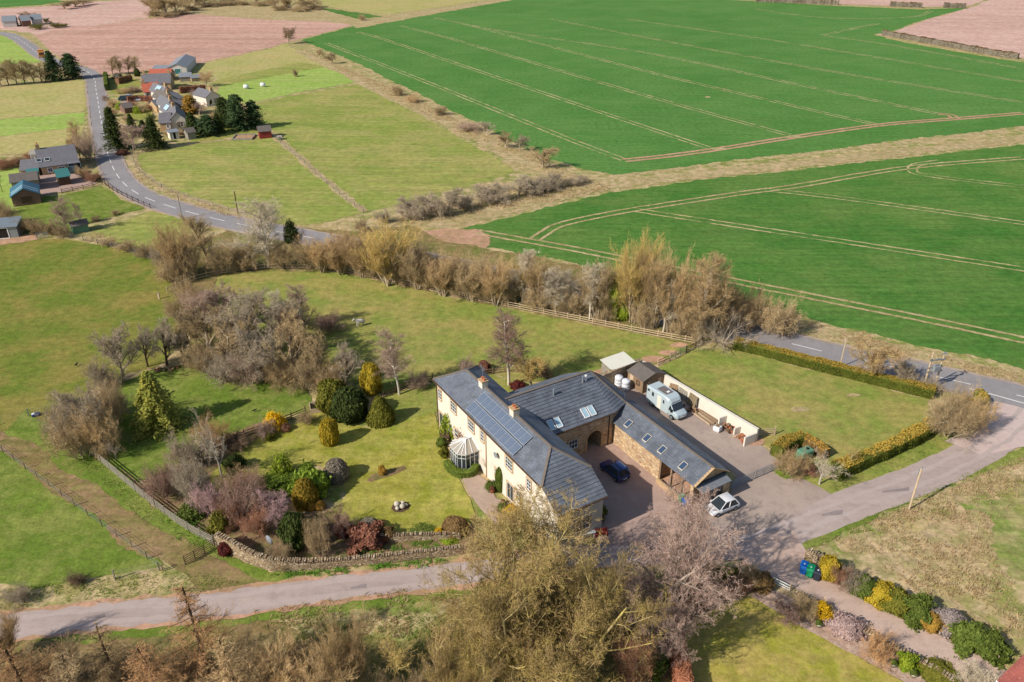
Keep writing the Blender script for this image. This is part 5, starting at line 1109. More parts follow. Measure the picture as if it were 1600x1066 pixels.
hedge('beech_hedge', [(1066,1090),(1060,1040),(1052,1000),(1048,980)], 1.4, 1.9, 'copper brown beech hedge beside the front lawn', 'lf_copper', 'lf_copper', 420, .06)
hedge('beech_hedge', [(1056,968),(1100,944),(1150,924),(1172,914)], 1.6, 1.4, 'dark brown hedge at the top of the front lawn', 'lf_rust', 'lf_brown', 300, .07, .2)
hedge('village_hedge', [(166,122),(167,132),(168,142)], 1.2, 2.2, 'dark green clipped hedge beside the road at the village', 'lf_dark', 'lf_mid', 200, .12)
hedge('village_hedge', [(184,132),(196,128),(206,126)], 1.5, 2.0, 'curved brown hedge inside the first village garden', 'lf_rust', 'lf_brown', 200, .12)
hedge('village_hedge', [(200,160),(220,158),(244,160)], 1.2, 1.8, 'red brown beech hedge in front of the red roofed cottage', 'lf_red', 'lf_rust', 200, .12)
hedge('village_hedge', [(282,146),(300,144),(322,142)], 1.4, 2.0, 'red brown beech hedge right of the slate terrace', 'lf_red', 'lf_rust', 200, .12)
hedge('field_hedge', [(1380,55),(1440,66),(1500,77),(1560,88),(1590,92)], 2.2, 2.2, 'far dark hedge along the harrowed field at the right', 'lf_slate', 'lf_brown', 60, .22, .3)
hedge('field_hedge', [(1180,3),(1240,5),(1310,8)], 2.5, 2.6, 'far hedge at the top edge left of the gap', 'lf_slate', 'lf_brown', 30, .3, .3)
hedge('field_hedge', [(1390,10),(1440,12)], 2.5, 2.6, 'far short hedge at the top edge in the middle', 'lf_slate', 'lf_brown', 30, .3, .3); hedge('field_hedge', [(1474,12),(1508,13)], 2.5, 2.6, 'far short hedge at the top edge nearest the harrowed field', 'lf_slate', 'lf_brown', 30, .3, .3)

# ------------------------------------------------------------------ poles
def pole(name, base, top, label, mat='timber', r=.11, arm=False):
    b = G(*base); h = height_at(top, b.y); o = empty(name, b, random.random(), label, 'pole'); MB().lathe([(r, -.3), (r*.8, h)], 8).build('shaft', M[mat], o)
    MB().lathe([(r, h-.02), (r*.5, h+.08)], 8).build('cap', M['lead'], o)
    if arm: m = MB(); m.bar((-.7,0,h-.3), (.7,0,h-.3), .1); m.build('crossarm', M[mat], o)
    for k in (0, 1): MB().box(-.05, .05, r*.7, r*.7+.14, h-.6-k*.4, h-.35-k*.4).build('bracket', M['steel'], o)
    return o
pole('telegraph_pole', (1420,797), 731, 'leaning pale telegraph pole on the verge beside the lane', 'timber_pale'); pole('telegraph_pole', (1312,575), 530, 'slim telegraph pole behind the clipped hedge', 'timber_pale', .09)
pole('telegraph_pole', (372,334), 299, 'dark telegraph pole in the meadow right of the road bend', 'timber_dark', .13); pole('telegraph_pole', (285,342), 304, 'thin grey telegraph pole on the near verge of the road bend', 'timber_grey', .1)
pole('telegraph_pole', (247,232), 196, 'pale pole with small transformer at the village edge', 'timber_grey', .14, True)
hp = empty('transformer_poles', G(1451,607), math.radians(12), 'twin timber poles carrying an electricity transformer beside the junction', 'power pole')
hh = height_at(549, G(1451,607).y)
for s_ in (-.85, .85): MB().lathe([(.13,-.3),(.1,hh if s_ < 0 else hh-.7)], 8, (s_, 0, 0)).build('pole', M['timber_pale'], hp)
for z, n in ((hh-1.2, 'crossarm'), (hh-2.3, 'platform_beam'), (hh-2.9, 'platform_beam')): m = MB(); m.bar((-1.1,-.12,z), (1.1,-.12,z), .12, .16); m.build(n, M['steel'] if n == 'crossarm' else M['timber_grey'], hp)
tr_ = MB().box(-.45, .45, -.55, -.05, hh-2.8, hh-2.0).build('transformer', M['grey_sheet'], hp, bevel=.04)
for x in (-.3, 0, .3): MB().lathe([(.06,hh-2.0),(.09,hh-1.9),(.05,hh-1.8),(.08,hh-1.7),(.03,hh-1.6)], 8, (x, -.3, 0)).build('bushing', M['lead'], tr_)
for x in (-1, 0, 1): MB().lathe([(.05,hh-1.12),(.09,hh-1.0),(.05,hh-.9)], 8, (x, -.12, 0)).build('insulator', M['lead'], hp)
m = MB(); m.bar((.6,.2,hh-.6), (1.3,.2,hh-.6), .1); m.bar((1.2,-.2,hh-.5), (1.2,.5,hh-.5), .12); m.build('switch', M['steel'], hp)

# ------------------------------------------------------------------ vehicles
def wheels(o, xs, y, r=.33, w_=.22):
    for x in xs:
        for s_ in (-1, 1):
            t = MB().lathe([(r*.6,-w_/2),(r*.95,-w_/2),(r,-w_/4),(r,w_/4),(r*.95,w_/2),(r*.6,w_/2)], 18, (x, s_*y, r), 'y').build('wheel', M['black'], o)
            MB().lathe([(.02,-w_/2-.01),(r*.62,-w_/2),(r*.62,w_/2),(.02,w_/2+.01)], 12, (x, s_*y, r), 'y').build('rim', M['steel'], t)
def section(x, hw, z0, z1, tuck=.9, top=.9):
    return [(x,-hw*tuck,z0),(x,-hw,z0+(z1-z0)*.35),(x,-hw*.98,z0+(z1-z0)*.75),(x,-hw*top,z1),(x,hw*top,z1),(x,hw*.98,z0+(z1-z0)*.75),(x,hw,z0+(z1-z0)*.35),(x,hw*tuck,z0)]
def car(name, loc, rz, L, Wd, Ht, mat, label, estate=False, group=None):
    o = empty(name, loc, rz, label, 'car', group); l, w_ = L/2, Wd/2; bz = .22; hz_ = Ht*.56
    b = MB(); b.hull([section(-l, w_*.82, bz+.12, hz_*.86), section(-l*.94, w_*.96, bz, hz_*.97), section(-l*.3, w_, bz, hz_), section(l*.35, w_, bz, hz_*.97), section(l*.72, w_*.95, bz, hz_*.86), section(l*.95, w_*.86, bz, hz_*.74), section(l, w_*.7, bz+.14, hz_*.55)])
    b.build('body', M[mat], o, True, bevel=.03)
    xr = -l*.93 if estate else -l*.86; x0, x1, x2, x3 = xr, xr+L*.10, l*.04, l*.52
    if not estate: x1 = xr+L*.13
    c = MB()
    def cab(x, hw, z, zb): return [(x,-hw,zb),(x,hw,zb),(x,hw*.98,z),(x,-hw*.98,z)]
    zt = Ht; base = hz_*.93
    roofw, sillw = w_*.74, w_*.93
    V = [(x0,-sillw,base),(x0,sillw,base),(x3,sillw,base),(x3,-sillw,base),(x1,-roofw,zt),(x1,roofw,zt),(x2,roofw*.97,zt),(x2,-roofw*.97,zt)]
    c.add(V, [(0,1,5,4),(1,2,6,5),(2,3,7,6),(3,0,4,7),(4,5,6,7)]); c.build('window_glass', M['glass'], o)
    r = MB(); r.add([(x1-.03,-roofw-.02,zt),(x1-.03,roofw+.02,zt),(x2+.02,roofw,zt),(x2+.02,-roofw,zt),(x1+.05,-roofw*.85,zt+.06),(x1+.05,roofw*.85,zt+.06),(x2-.12,roofw*.85,zt+.06),(x2-.12,-roofw*.85,zt+.06)], [(4,5,6,7),(0,1,5,4),(1,2,6,5),(2,3,7,6),(3,0,4,7)]); ro = r.build('roof', M[mat], o, True)
    for s_ in (-1, 1):
        p = MB(); f = lambda i: Vector(V[i]) + Vector((0, s_*.015, .01))
        ia = (1, 2, 5, 6) if s_ > 0 else (0, 3, 4, 7)
        p.bar(f(ia[0]), f(ia[2]), .09); p.bar(f(ia[1]), f(ia[3]), .07); p.bar(f(ia[2]), f(ia[3]), .07); mid0 = f(ia[0]).lerp(f(ia[1]), .52); mid1 = f(ia[2]).lerp(f(ia[3]), .5); p.bar(mid0, mid1, .07); p.build('pillar', M[mat], o)
        MB().box(l*.80, l*.97, s_*w_*.62-.16, s_*w_*.62+.16, hz_*.58, hz_*.74).build('headlight', M['clear_sheet'], o, bevel=.03); MB().box(-l*1.0, -l*.955, s_*w_*.7-.12, s_*w_*.7+.12, hz_*.6, hz_*.86).build('tail_light', M['red_boards'], o)
        MB().box(x3-.28, x3-.1, s_*(w_+.07)-.07, s_*(w_+.07)+.07, base-.02, base+.13).build('wing_mirror', M[mat], o)
    if estate:
        for s_ in (-1, 1): m = MB(); m.bar((x1+.1,s_*roofw*.8,zt+.12), (x2-.2,s_*roofw*.8,zt+.12), .05); m.build('roof_rail', M['steel'], o)
    MB().box(-l-.015, -l*.97, -.26, .26, .5, .62).build('number_plate', M['white_sheet'], o); MB().box(l*.985, l+.02, -.26, .26, .4, .5).build('number_plate', M['white_paint'], o)
    wheels(o, (-l*.62, l*.64), w_*.9, Ht*.2); return o
def at(p, q, z=.07): return PQ(p, q, z)
car('blue_car', at(46.85, 54.55), ANG+math.radians(91), 3.75, 1.72, 1.5, 'car_blue', 'dark blue estate car with roof rails parked on the red courtyard', True)
car('white_car', at(52.8, 43.9), ANG+math.radians(176), 3.7, 1.65, 1.4, 'car_white', 'white hatchback parked at the end of the cart shed')
car('dark_car', Vector(G(121,270)), math.radians(10), 4.6, 1.9, 1.6, 'car_dark', 'dark teal car parked in the cottage yard beside the main road')
for px, py, lab, mt in ((196,157,'small dark car left in the village car bay','car_dark'), (205,155,'small silver car in the middle of the village car bay','car_silver'), (216,158,'small white car nearest the red roofed cottage','car_white')):
    car('village_car', Vector(G(px, py)), math.radians(20), 4.2, 1.8, 1.5, mt, lab, group='cars in the village bay')
# horse lorry
hl_ = empty('horse_lorry', at(60.35, 61.25), ANG+math.radians(-88), 'pale blue horse lorry with cab parked beside the white wall', 'lorry')
def box_sec(x, hw, z0, z1, r=.12): return [(x,-hw,z0),(x,-hw,z1-r),(x,-hw+r,z1),(x,hw-r,z1),(x,hw,z1-r),(x,hw,z0)]
m = MB(); m.hull([box_sec(-2.75,1.0,.45,2.55), box_sec(-2.7,1.03,.42,2.62), box_sec(.6,1.03,.42,2.66), box_sec(1.15,1.0,.42,2.5,.2), box_sec(1.45,.9,1.5,2.15,.25)]); m.build('horse_box', M['lorry'], hl_, bevel=.03)
m = MB(); m.hull([section(.9,.96,.38,2.0), section(1.45,.95,.36,1.95,.95,.84), section(2.05,.94,.36,1.2), section(2.55,.88,.36,1.02), section(2.75,.72,.42,.8)]); m.build('cab', M['lorry'], hl_, True, bevel=.02)
m = MB(); m.add([(1.47,-.82,1.88),(1.47,.82,1.88),(2.06,.86,1.2),(2.06,-.86,1.2)], [(0,3,2,1)]); m.v = [(x+.03, y, z+.03) for x, y, z in m.v]; m.build('windscreen', M['glass'], hl_)
for s_ in (-1, 1):
    y = s_*.965; m = MB(); m.add([(1.0,y,1.15),(1.95,y*.985,1.12),(1.5,y*.93,1.8),(1.05,y*.95,1.82)], [(0,1,2,3) if s_ < 0 else (3,2,1,0)]); m.v = [(a, b+s_*.02, c) for a, b, c in m.v]; m.build('side_window', M['glass'], hl_)
    MB().box(1.75,1.95,s_*1.08-.1,s_*1.08+.1,1.15,1.5).build('wing_mirror', M['black'], hl_); MB().box(2.5,2.72,s_*.62-.16,s_*.62+.16,.75,.93).build('headlight', M['clear_sheet'], hl_, bevel=.02)
y = -1.03
for x0, x1, z0, z1 in ((-2.55,-2.2,2.0,2.3), (-1.75,-1.4,1.65,2.2), (.25,.5,1.6,2.05)): MB().box(x0,x1,y-.03,y,z0,z1).build('side_window', M['glass'], hl_)
MB().box(-.75,-.05,y-.02,y,.5,2.25).build('groom_door', M['white_sheet'], hl_)
rv = MB().box(-1.4,.3,-.6,.6,2.665,2.70).build('roof_hatch', M['corrugated'], hl_); MB().box(-.15,.15,-.15,.2,2.70,2.8).build('vent', M['white_paint'], rv)
MB().box(2.74,2.79,-.26,.26,.5,.6).build('number_plate', M['white_paint'], hl_); MB().box(2.55,2.74,-.45,.45,.62,.76).build('grille', M['black'], hl_)
wheels(hl_, (-1.75, 1.85), .9, .34)
# far orange lorry on the road
ot = empty('orange_truck', G(66,90), math.radians(-60), 'small orange lorry driving on the far bend of the main road', 'truck')
m = MB(); m.hull([box_sec(-3.2,1.1,1.0,3.0), box_sec(.6,1.1,1.0,3.0)]); m.build('load_body', M['orange'], ot); m = MB(); m.hull([box_sec(.8,1.05,.6,2.6), box_sec(2.3,1.05,.6,2.5,.2), box_sec(2.6,1.0,.6,1.5,.2)]); m.build('cab', M['orange'], ot); MB().box(2.2,2.62,-.9,.9,1.5,2.2).build('windscreen', M['glass'], ot); wheels(ot, (-2.2,1.7), .95, .48, .3)

# ------------------------------------------------------------------ yard and garden things
for p, q, lab in ((58.9,69.1,'tall white plastic water tank nearest the rubble wall'), (59.1,67.85,'tall white plastic water tank nearest the timber shed door')):
    t = empty('water_tank', at(p, q), 0, lab, 'tank'); MB().lathe([(.5,0),(.56,.06),(.56,.4),(.53,.43),(.56,.46),(.56,.85),(.53,.88),(.56,.91),(.56,1.3),(.5,1.42),(.2,1.48)], 18).build('body', M['plastic_white'], t, True); MB().lathe([(.16,1.47),(.16,1.55),(.1,1.56)], 10).build('lid', M['plastic_white'], t)
for p, q, h, lab, rz in ((64.0,63.9,1.7,'weathered brown door leaning on the white wall behind the lorry',0), (64.05,62.3,1.5,'grey green board leaning on the white wall behind the lorry',.1), (63.9,60.3,1.6,'large tan board leaning on the white wall beside the lorry cab',-.05)):
    t = empty('leaning_board', at(p, q), ANG+rz, lab, 'board')
    for k in range(4): m = MB(); yy = -.72+k*.37; m.bar((-.45,yy+.17,0), (.02,yy+.17,h), .34, .05, (1,0,.3)); m.build('plank', M['tarp'] if 'tan' in lab else M['timber_grey'] if 'green' in lab else M['timber'], t)
tp = empty('timber_stack', at(63.3, 57.3), ANG, 'stack of long weathered planks on the yard beside the white wall', 'timber stack')
for k in range(9): m = MB(); yy = random.uniform(-.2, .2); m.bar((-.75+.17*k+random.uniform(-.05,.05),-1.5+yy,.12+.05*(k%3)), (-.7+.17*k+random.uniform(-.1,.1),1.4+yy,.14+.06*(k%2)), .15, .1); m.build('plank', M['timber' if k % 3 else 'timber_pale'], tp)
def heap(name, loc, rz, n, sx, sy, h, mats, label, cat, size=.16):
    o = empty(name, loc, rz, label, cat); r = random.Random(n+int(sx*10))
    for k in range(n):
        x, y = r.uniform(-sx, sx), r.uniform(-sy, sy); z = h*max(.1, 1-(x/sx)**2*.5-(y/sy)**2*.5)*r.random(); m = MB(); a = r.random()*3.14; d = Vector((math.cos(a), math.sin(a), r.uniform(-.2, .2)))*size*1.2
        m.bar(Vector((x, y, z+.06))-d, Vector((x, y, z+.06))+d, size*r.uniform(.7, 1.2)); m.build('log', M[r.choice(mats)], o)
    return o
heap('log_heap', at(63.95,54.1), ANG, 34, .55, .85, .55, ['terracotta','timber','timber_dark'], 'heap of orange brown logs in the left white bay', 'logs'); heap('log_heap', at(63.95,51.85), ANG, 34, .6, .8, .5, ['terracotta','timber','timber_pale'], 'heap of orange brown logs in the right white bay', 'logs')
heap('brush_heap', at(63.2,59.2), ANG, 26, .6, .6, .45, ['mud','timber_dark','timber'], 'low heap of brown brushwood beside the lorry front', 'brush heap')
bb = empty('bulk_bag', at(62.6,54.6), ANG+.3, 'white bulk bag of logs standing in the yard', 'bag'); m = MB(); m.hull([[(a*s_, b*s_, z) for a, b in ((-.4,-.4),(.4,-.42),(.42,.4),(-.4,.42))] for z, s_ in ((0,.9),(.3,1.08),(.6,1.02),(.75,.96))]); m.build('sack', M['plastic_white'], bb, bevel=.08)
for k in range(5): m = MB(); m.bar((-.25+.12*k,-.2,.72), (-.2+.1*k,.25,.8), .14); m.build('log', M['timber'], bb)
def bin_(loc, rz, mat, label, group):
    o = empty('wheelie_bin', loc, rz, label, 'bin', group); m = MB(); m.hull([[(-.2,-.24,.05),(.2,-.24,.05),(.2,.22,.05),(-.2,.22,.05)], [(-.27,-.3,.92),(.27,-.3,.92),(.27,.32,.92),(-.27,.32,.92)]]); m.build('body', M[mat], o, bevel=.03)
    m = MB(); m.hull([[(-.3,-.34,.92),(.3,-.34,.92),(.3,.36,.95),(-.3,.36,.95)], [(-.27,-.28,.98),(.27,-.28,.98),(.26,.34,1.04),(-.26,.34,1.04)]]); l = m.build('lid', M[mat], o, bevel=.02); MB().box(-.05,.05,-.06,.06,.99,1.02).build('label_sticker', M['white_paint'], l)
    for s_ in (-1, 1): MB().lathe([(.12,-.03),(.12,.03)], 12, (s_*.24,.3,.12), 'x').build('wheel', M['black'], o)
    m = MB(); m.bar((-.25,.4,.95), (.25,.4,.95), .04); m.build('handle', M[mat], o); return o
for (px, py), mt, lab in (((1254,896),'bin_blue','blue wheelie bin, left of three beside the gravel drive'), ((1264,901),'bin_green','green wheelie bin, middle of three beside the gravel drive'), ((1275,906),'bin_black','charcoal wheelie bin, right of three beside the gravel drive')): b = bin_(Vector(G(px, py))+Zv*.07, math.radians(-32), mt, lab, 'wheelie bins by the drive'); b.scale = (1.25, 1.25, 1.15)
bin_(at(50.0,47.0), ANG+1.6, 'bin_green', 'green wheelie bin by the open cart bay', 'bins by the cart bay'); bin_(at(49.9,46.3), ANG+1.6, 'bin_blue', 'blue wheelie bin by the open cart bay', 'bins by the cart bay')
tk = empty('oil_tank', G(1256,716), .5, 'green oil tank half hidden by the golden hedge', 'tank'); MB().box(-.9,.9,-.55,.55,.1,1.25).build('body', M['green_paint'], tk, bevel=.15); MB().lathe([(.2,1.2),(.2,1.32),(.1,1.34)], 10, (.3,0,0)).build('cap', M['black'], tk)
def pot(px, py, label, r=.3, mat='stone_pale', leaf='lf_mid', z=.07):
    o = empty('plant_pot', Vector(G(px, py))+Zv*z, 0, label, 'plant pot'); MB().lathe([(r*.6,0),(r,r*1.2),(r*1.1,r*1.25),(r*.8,r*1.2)], 14).build('pot', M[mat], o, True)
    c = link('foliage', PROTO['dome1'][1], o); c.location = (0, 0, r*1.1); c.scale = (r*1.05, r*1.05, r*1.4); c.material_slots[0].link = 'OBJECT'; c.material_slots[0].material = M[leaf]; return o
pot(1278,980,'round white pot with clipped plant beside the orange shrub'); pot(1394,1042,'round white pot with clipped plant beside the brown grass clump'); pot(1425,1058,'grey pot with clipped plant under the lime green shrub')
pot(769,770,'terracotta pot with plant on the paved terrace',.3,'terracotta','lf_red'); pot(786,787,'small terracotta pot by the patio door',.2,'terracotta','lf_red')
og = empty('stone_ornament', Vector(G(626,793)), .3, 'dark slab with pale boulders in the middle of the lawn', 'garden ornament'); MB().prism([(math.cos(t)*1.0, math.sin(t)*.85) for t in np.linspace(0, 6.28, 9)[:-1]], 0, .1).build('slab', M['timber_dark'], og)
for x, y, r in ((-.35,.2,.42), (.3,.3,.3), (.15,-.3,.38), (-.4,-.4,.28), (.6,-.1,.22)):
    m = MB(); m.lathe([(r*.75*math.sin(t)+.01, .1+r*.75-r*.75*math.cos(t)) for t in np.linspace(.1, 3.0, 8)], 10, (x, y, 0)); m.build('boulder', M['stone_pale'], og, True)
ds = empty('satellite_dish', Vector(G(424,862)), -2.2, 'grey satellite dish on a pole in the shrubbery behind the dyke', 'satellite dish'); MB().lathe([(.04,0),(.04,1.3)], 8).build('mast', M['steel'], ds); m = MB(); m.lathe([(.02,.10),(.3,.05),(.5,-.02),(.52,.0),(.3,.08),(.02,.14)], 16); m.v = [(z, x, y*1.05+1.5) for x, y, z in m.v]; m.build('dish', M['grey_sheet'], ds, True)
gb = empty('garden_bench', at(33.7,70.4), ANG, 'dark timber bench against the cream farmhouse wall', 'bench'); part('seat', M['timber_dark'], gb, (-.3,.3,-.75,.75,.42,.48)); part('backrest', M['timber_dark'], gb, (.25,.31,-.75,.75,.48,.95))
for x in (-.25, .25):
    for y in (-.7, .7): part('leg', M['timber_dark'], gb, (x-.04,x+.04,y-.04,y+.04,0,.42))
rb = empty('raised_bed', G(378,219), math.radians(3), 'rectangular raised vegetable bed framed with grey logs below the pines', 'raised bed'); l_ = (G(394,219)-G(362,219)).length/2
for q in ((-l_,l_,-.1,.2), (-l_,l_,4.6,4.9), (-l_,-l_+.3,.2,4.6), (l_-.3,l_,.2,4.6)): part('log', M['timber_grey'], rb, (*q,0,.45))
part('soil', M['mud'], rb, (-l_+.3,l_-.3,.2,4.6,-.1,.2))
cf = empty('compost_frame', G(496,640), .3, 'square timber compost frame in the corner of the orchard', 'compost frame')
for q in ((-.9,.9,-.9,-.82), (-.9,.9,.82,.9), (-.9,-.82,-.82,.82), (.82,.9,-.82,.82)): part('side', M['timber_pale'], cf, (*q,0,.7))
tb = empty('garden_table', G(917,838), .3, 'white garden table at the farmhouse end beside the big tree', 'table'); part('table_top', M['white_paint'], tb, (-.75,.75,-.5,.5,.7,.76))
for x in (-.6, .6):
    for y in (-.4, .4): part('leg', M['white_paint'], tb, (x-.04,x+.04,y-.04,y+.04,0,.7))
rs = empty('red_bench', G(939,838), .2, 'rusty red bench beside the white garden table', 'bench'); part('seat', M['red_boards'], rs, (-.7,.7,-.22,.22,.4,.46)); part('backrest', M['red_boards'], rs, (-.7,.7,.2,.26,.46,.85))
for x in (-.6, .6): part('leg', M['red_boards'], rs, (x-.05,x+.05,-.2,.2,0,.4))
for px, py, lab in ((876,237,'a'),):
    pass
heap('rubble_heap', Vector(G(262,578)), 0, 26, 1.6, .6, .3, ['terracotta','sandstone','timber'], 'low heap of orange rubble under the grey orchard trees', 'rubble', .16)
for px, py, lab in ((395,137,'white wrapped bale left on the mown strip'), (421,134,'pair of white wrapped bales right on the mown strip')):
    o = empty('wrapped_bale', G(px+ -28 if False else px-10, py+2), 0, lab, 'bale'); m = MB(); m.lathe([(.3,-.8),(.7,-.75),(.75,0),(.7,.75),(.3,.8)], 12, (0,0,.72), 'x'); m.build('bale', M['plastic_white'], o, True)
cs = empty('log_cart', G(438,218), .2, 'grey cart of stones beside the small red shed', 'cart'); part('bed', M['timber_grey'], cs, (-.9,.9,-.6,.6,.5,.7))
for k in range(5): part('stone', M['stone_pale'], cs, (-.8+k*.34,-.5+k*.34-.3*k+.2,-.4,.4,.7,.95+.05*(k%2)))
wheels(cs, (0,), .65, .35, .12)

# ------------------------------------------------------------------ animals
def skinned(name, pts, edges, radii, mat, parent, sub=2):
    me = bpy.data.meshes.new(name); me.from_pydata(pts, edges, []); me.update(); o = link(name, me, parent, mat)
    s_ = o.modifiers.new('skin', 'SKIN'); s_.use_smooth_shade = True; sk = me.skin_vertices[0].data if me.skin_vertices else None
    if sk is None:
        bpy.context.view_layer.objects.active = o; bpy.ops.mesh.customdata_skin_add(); sk = me.skin_vertices[0].data
    for i, r in enumerate(radii): sk[i].radius = r if hasattr(r, '__len__') else (r, r)
    sk[0].use_root = True; o.modifiers.new('sub', 'SUBSURF').levels = sub; o.modifiers['sub'].render_levels = sub; return o
M['pony'] = plain('pale_pony_coat', rgb(226,216,204), .8, .12, 2.0)
pn = empty('pony', Vector(G(563,510))+Zv*.04, math.radians(215), 'white pony standing in the paddock with head turned away', 'pony')
B = [(0,0,1.05),(-.45,0,1.1),(.45,0,1.08),(.75,0,1.35),(.98,0,1.6),(1.12,0,1.68),(1.42,0,1.38),(-.62,.14,.85),(-.68,.15,.45),(-.62,.15,.02),(-.62,-.14,.85),(-.6,-.15,.45),(-.55,-.15,.02),(.45,.15,.78),(.47,.15,.4),(.47,.15,.02),(.45,-.15,.78),(.55,-.15,.4),(.6,-.15,.02),(-.72,0,1.1),(-.85,0,.8),(-.87,0,.45)]
skinned('body', B, [(0,1),(0,2),(2,3),(3,4),(4,5),(5,6),(1,7),(7,8),(8,9),(1,10),(10,11),(11,12),(2,13),(13,14),(14,15),(2,16),(16,17),(17,18),(1,19),(19,20),(20,21)],
        [(.32,.3),(.3,.3),(.29,.3),(.18,.2),(.13,.15),(.12,.13),(.07,.08),.15,.08,.065,.15,.08,.065,.13,.07,.065,.13,.07,.065,.07,.08,.04], M['pony'], pn)
m = MB()
for s_ in (-1, 1): m.add([(1.08,s_*.05,1.78),(1.14,s_*.11,1.78),(1.08,s_*.12,1.78),(1.1,s_*.1,1.98)], [(0,1,3),(1,2,3),(2,0,3)])
m.build('ears', M['pony'], pn); pn.scale = (.85, .85, .85)
def crow(px, py, label, rz):
    o = empty('crow', Vector(G(px, py))+Zv*.05, rz, label, 'bird'); m = MB(); m.hull([[(x, r*math.cos(t), .3+z+r*math.sin(t)) for t in np.linspace(0, 6.28, 9)[:-1]] for x, r, z in ((-.55,.02,.0),(-.3,.09,.0),(0,.15,.03),(.22,.11,.1),(.32,.09,.17),(.42,.06,.18),(.55,.01,.15))]); m.build('body', M['black'], o, True)
    for s_ in (-1, 1): m = MB(); m.bar((0,s_*.06,0), (0,s_*.05,.22), .03); m.build('leg', M['black'], o)
    o.scale = (.75, .75, .75); return o
crow(398,644,'black crow on the orchard grass beyond the yellow forsythia',.3); crow(120,572,'tiny black crow on the big left pasture',1.2)
bx = empty('feed_sack', G(57,650), .5, 'dark blue feed sack with a white corner by the sagging wire fence', 'sack'); m = MB(); m.hull([[(a*s_, b*s_, z) for a, b in ((-.5,-.3),(.5,-.28),(.52,.3),(-.5,.28))] for z, s_ in ((0,.9),(.2,1.0),(.4,.8))]); m.build('bag', M['car_blue'], bx, bevel=.08); part('corner', M['plastic_white'], bx, (-.45,-.1,-.2,.2,.36,.45), bevel=.04)
st = empty('marker_post', G(249,467), 0, 'short pale post standing alone in the big left pasture', 'post'); part('post', M['timber_pale'], st, (-.12,.12,-.12,.12,-.1,1.0)); part('cap', M['timber_grey'], st, (-.15,.15,-.15,.15,1.0,1.06))

# ------------------------------------------------------------------ trees and shrubs
ORD = 'first second third fourth fifth sixth seventh eighth ninth tenth eleventh twelfth thirteenth fourteenth fifteenth sixteenth seventeenth eighteenth nineteenth twentieth'.split()
def row(name, cat, group, label, items, crown, trunk='bark'):
    """alike plants of one mass; items (proto, x, base, top, width[, crown])"""
    items = sorted(items, key=lambda t: t[1]); n = len(items)
    for i, it in enumerate(items):
        lab = label if n > 20 else label + (', leftmost' if i == 0 else ', rightmost' if i == n-1 else ', %s from left' % ORD[i])
        plant(name, it[0], it[1], it[2], it[3], it[4], lab, cat, it[5] if len(it) > 5 else crown, trunk, group)
# foreground
plant('lichen_tree', 'crown0', 862, 958, 748, 270, 'huge yellow lichened bare tree in the middle foreground', 'tree', 'tw_lichen', 'bark_lichen', rot=.4)
plant('lichen_tree', 'crown1', 890, 1040, 862, 205, 'lower yellow lichened bare tree right of the huge one', 'tree', 'tw_lichen', 'bark_lichen', rot=2.0)
plant('lichen_tree', 'crown0', 765, 1070, 915, 190, 'lower yellow lichened bare tree left of the huge one', 'tree', 'tw_lichen', 'bark_lichen', rot=4.0)
plant('lichen_tree', 'crown1', 830, 1075, 900, 250, 'yellow brown lichened bare tree right at the bottom centre', 'tree', 'tw_lichen', 'bark_lichen', rot=5.2)
plant('bare_tree', 'crown1', 1044, 935, 770, 226, 'wide pinkish grey bare tree in front of the courtyard', 'tree', 'tw_pinkgrey', 'bark_grey', rot=1.0)
plant('bare_tree', 'spread0', 1030, 1030, 900, 120, 'small grey bare tree beside the copper beech hedge', 'tree', 'tw_pinkgrey', 'bark_grey', rot=3.1)
plant('holly_bush', 'loose0', 1022, 1060, 1015, 40, 'small glossy green holly behind the copper beech hedge', 'shrub', 'lf_mid')
plant('beech_sapling', 'thick1', 985, 1075, 985, 70, 'red brown leafy beech saplings under the lichened trees', 'shrub', 'tw_redbrown')
plant('larch', 'larch0', 330, 1075, 912, 130, 'tall orange larch standing beside the lane', 'tree', 'tw_orange', 'bark_dark'); plant('larch', 'larch1', 195, 1100, 985, 110, 'tan larch left of the tall orange one', 'tree', 'tw_tan', 'bark_dark')
plant('larch', 'larch0', 60, 1130, 1010, 150, 'orange larch nearest the bottom left corner', 'tree', 'tw_orange', 'bark_dark'); plant('larch', 'larch1', 265, 1120, 1005, 120, 'orange larch between two taller larches at the bottom', 'tree', 'tw_orange', 'bark_dark')
plant('larch', 'larch0', 380, 1120, 1000, 120, 'tan larch right of the tall orange one', 'tree', 'tw_tan', 'bark_dark'); plant('larch', 'larch1', 130, 1130, 1020, 110, 'brown larch between the corner larch and the tan one', 'tree', 'tw_brown', 'bark_dark')
plant('bare_tree', 'willow0', 15, 1030, 962, 60, 'pale tan bare bush at the left end of the lane', 'tree', 'tw_tan'); plant('bare_tree', 'willow1', 455, 1090, 1000, 90, 'tan bare bush at the bottom beside the larches', 'tree', 'tw_tan')
plant('willow', 'sparse0', 619, 1075, 965, 75, 'golden stemmed young tree at the bottom centre', 'tree', 'tw_gold', 'bark_lichen'); plant('willow', 'sparse0', 682, 1075, 972, 80, 'pale golden forked young tree right of the golden stemmed one', 'tree', 'tw_tan', 'bark_lichen')
plant('willow', 'willow0', 548, 1085, 968, 80, 'grey gold bare bush left of the golden stemmed young tree', 'tree', 'tw_tan', 'bark_lichen'); plant('willow', 'willow1', 505, 1110, 1020, 90, 'grey bare bush at the bottom edge below the straw bank', 'tree', 'tw_tan', 'bark')
plant('willow', 'willow0', 720, 1120, 1010, 90, 'tangle of bare twigs at the bottom edge under the lichened tree', 'tree', 'tw_lichen', 'bark')
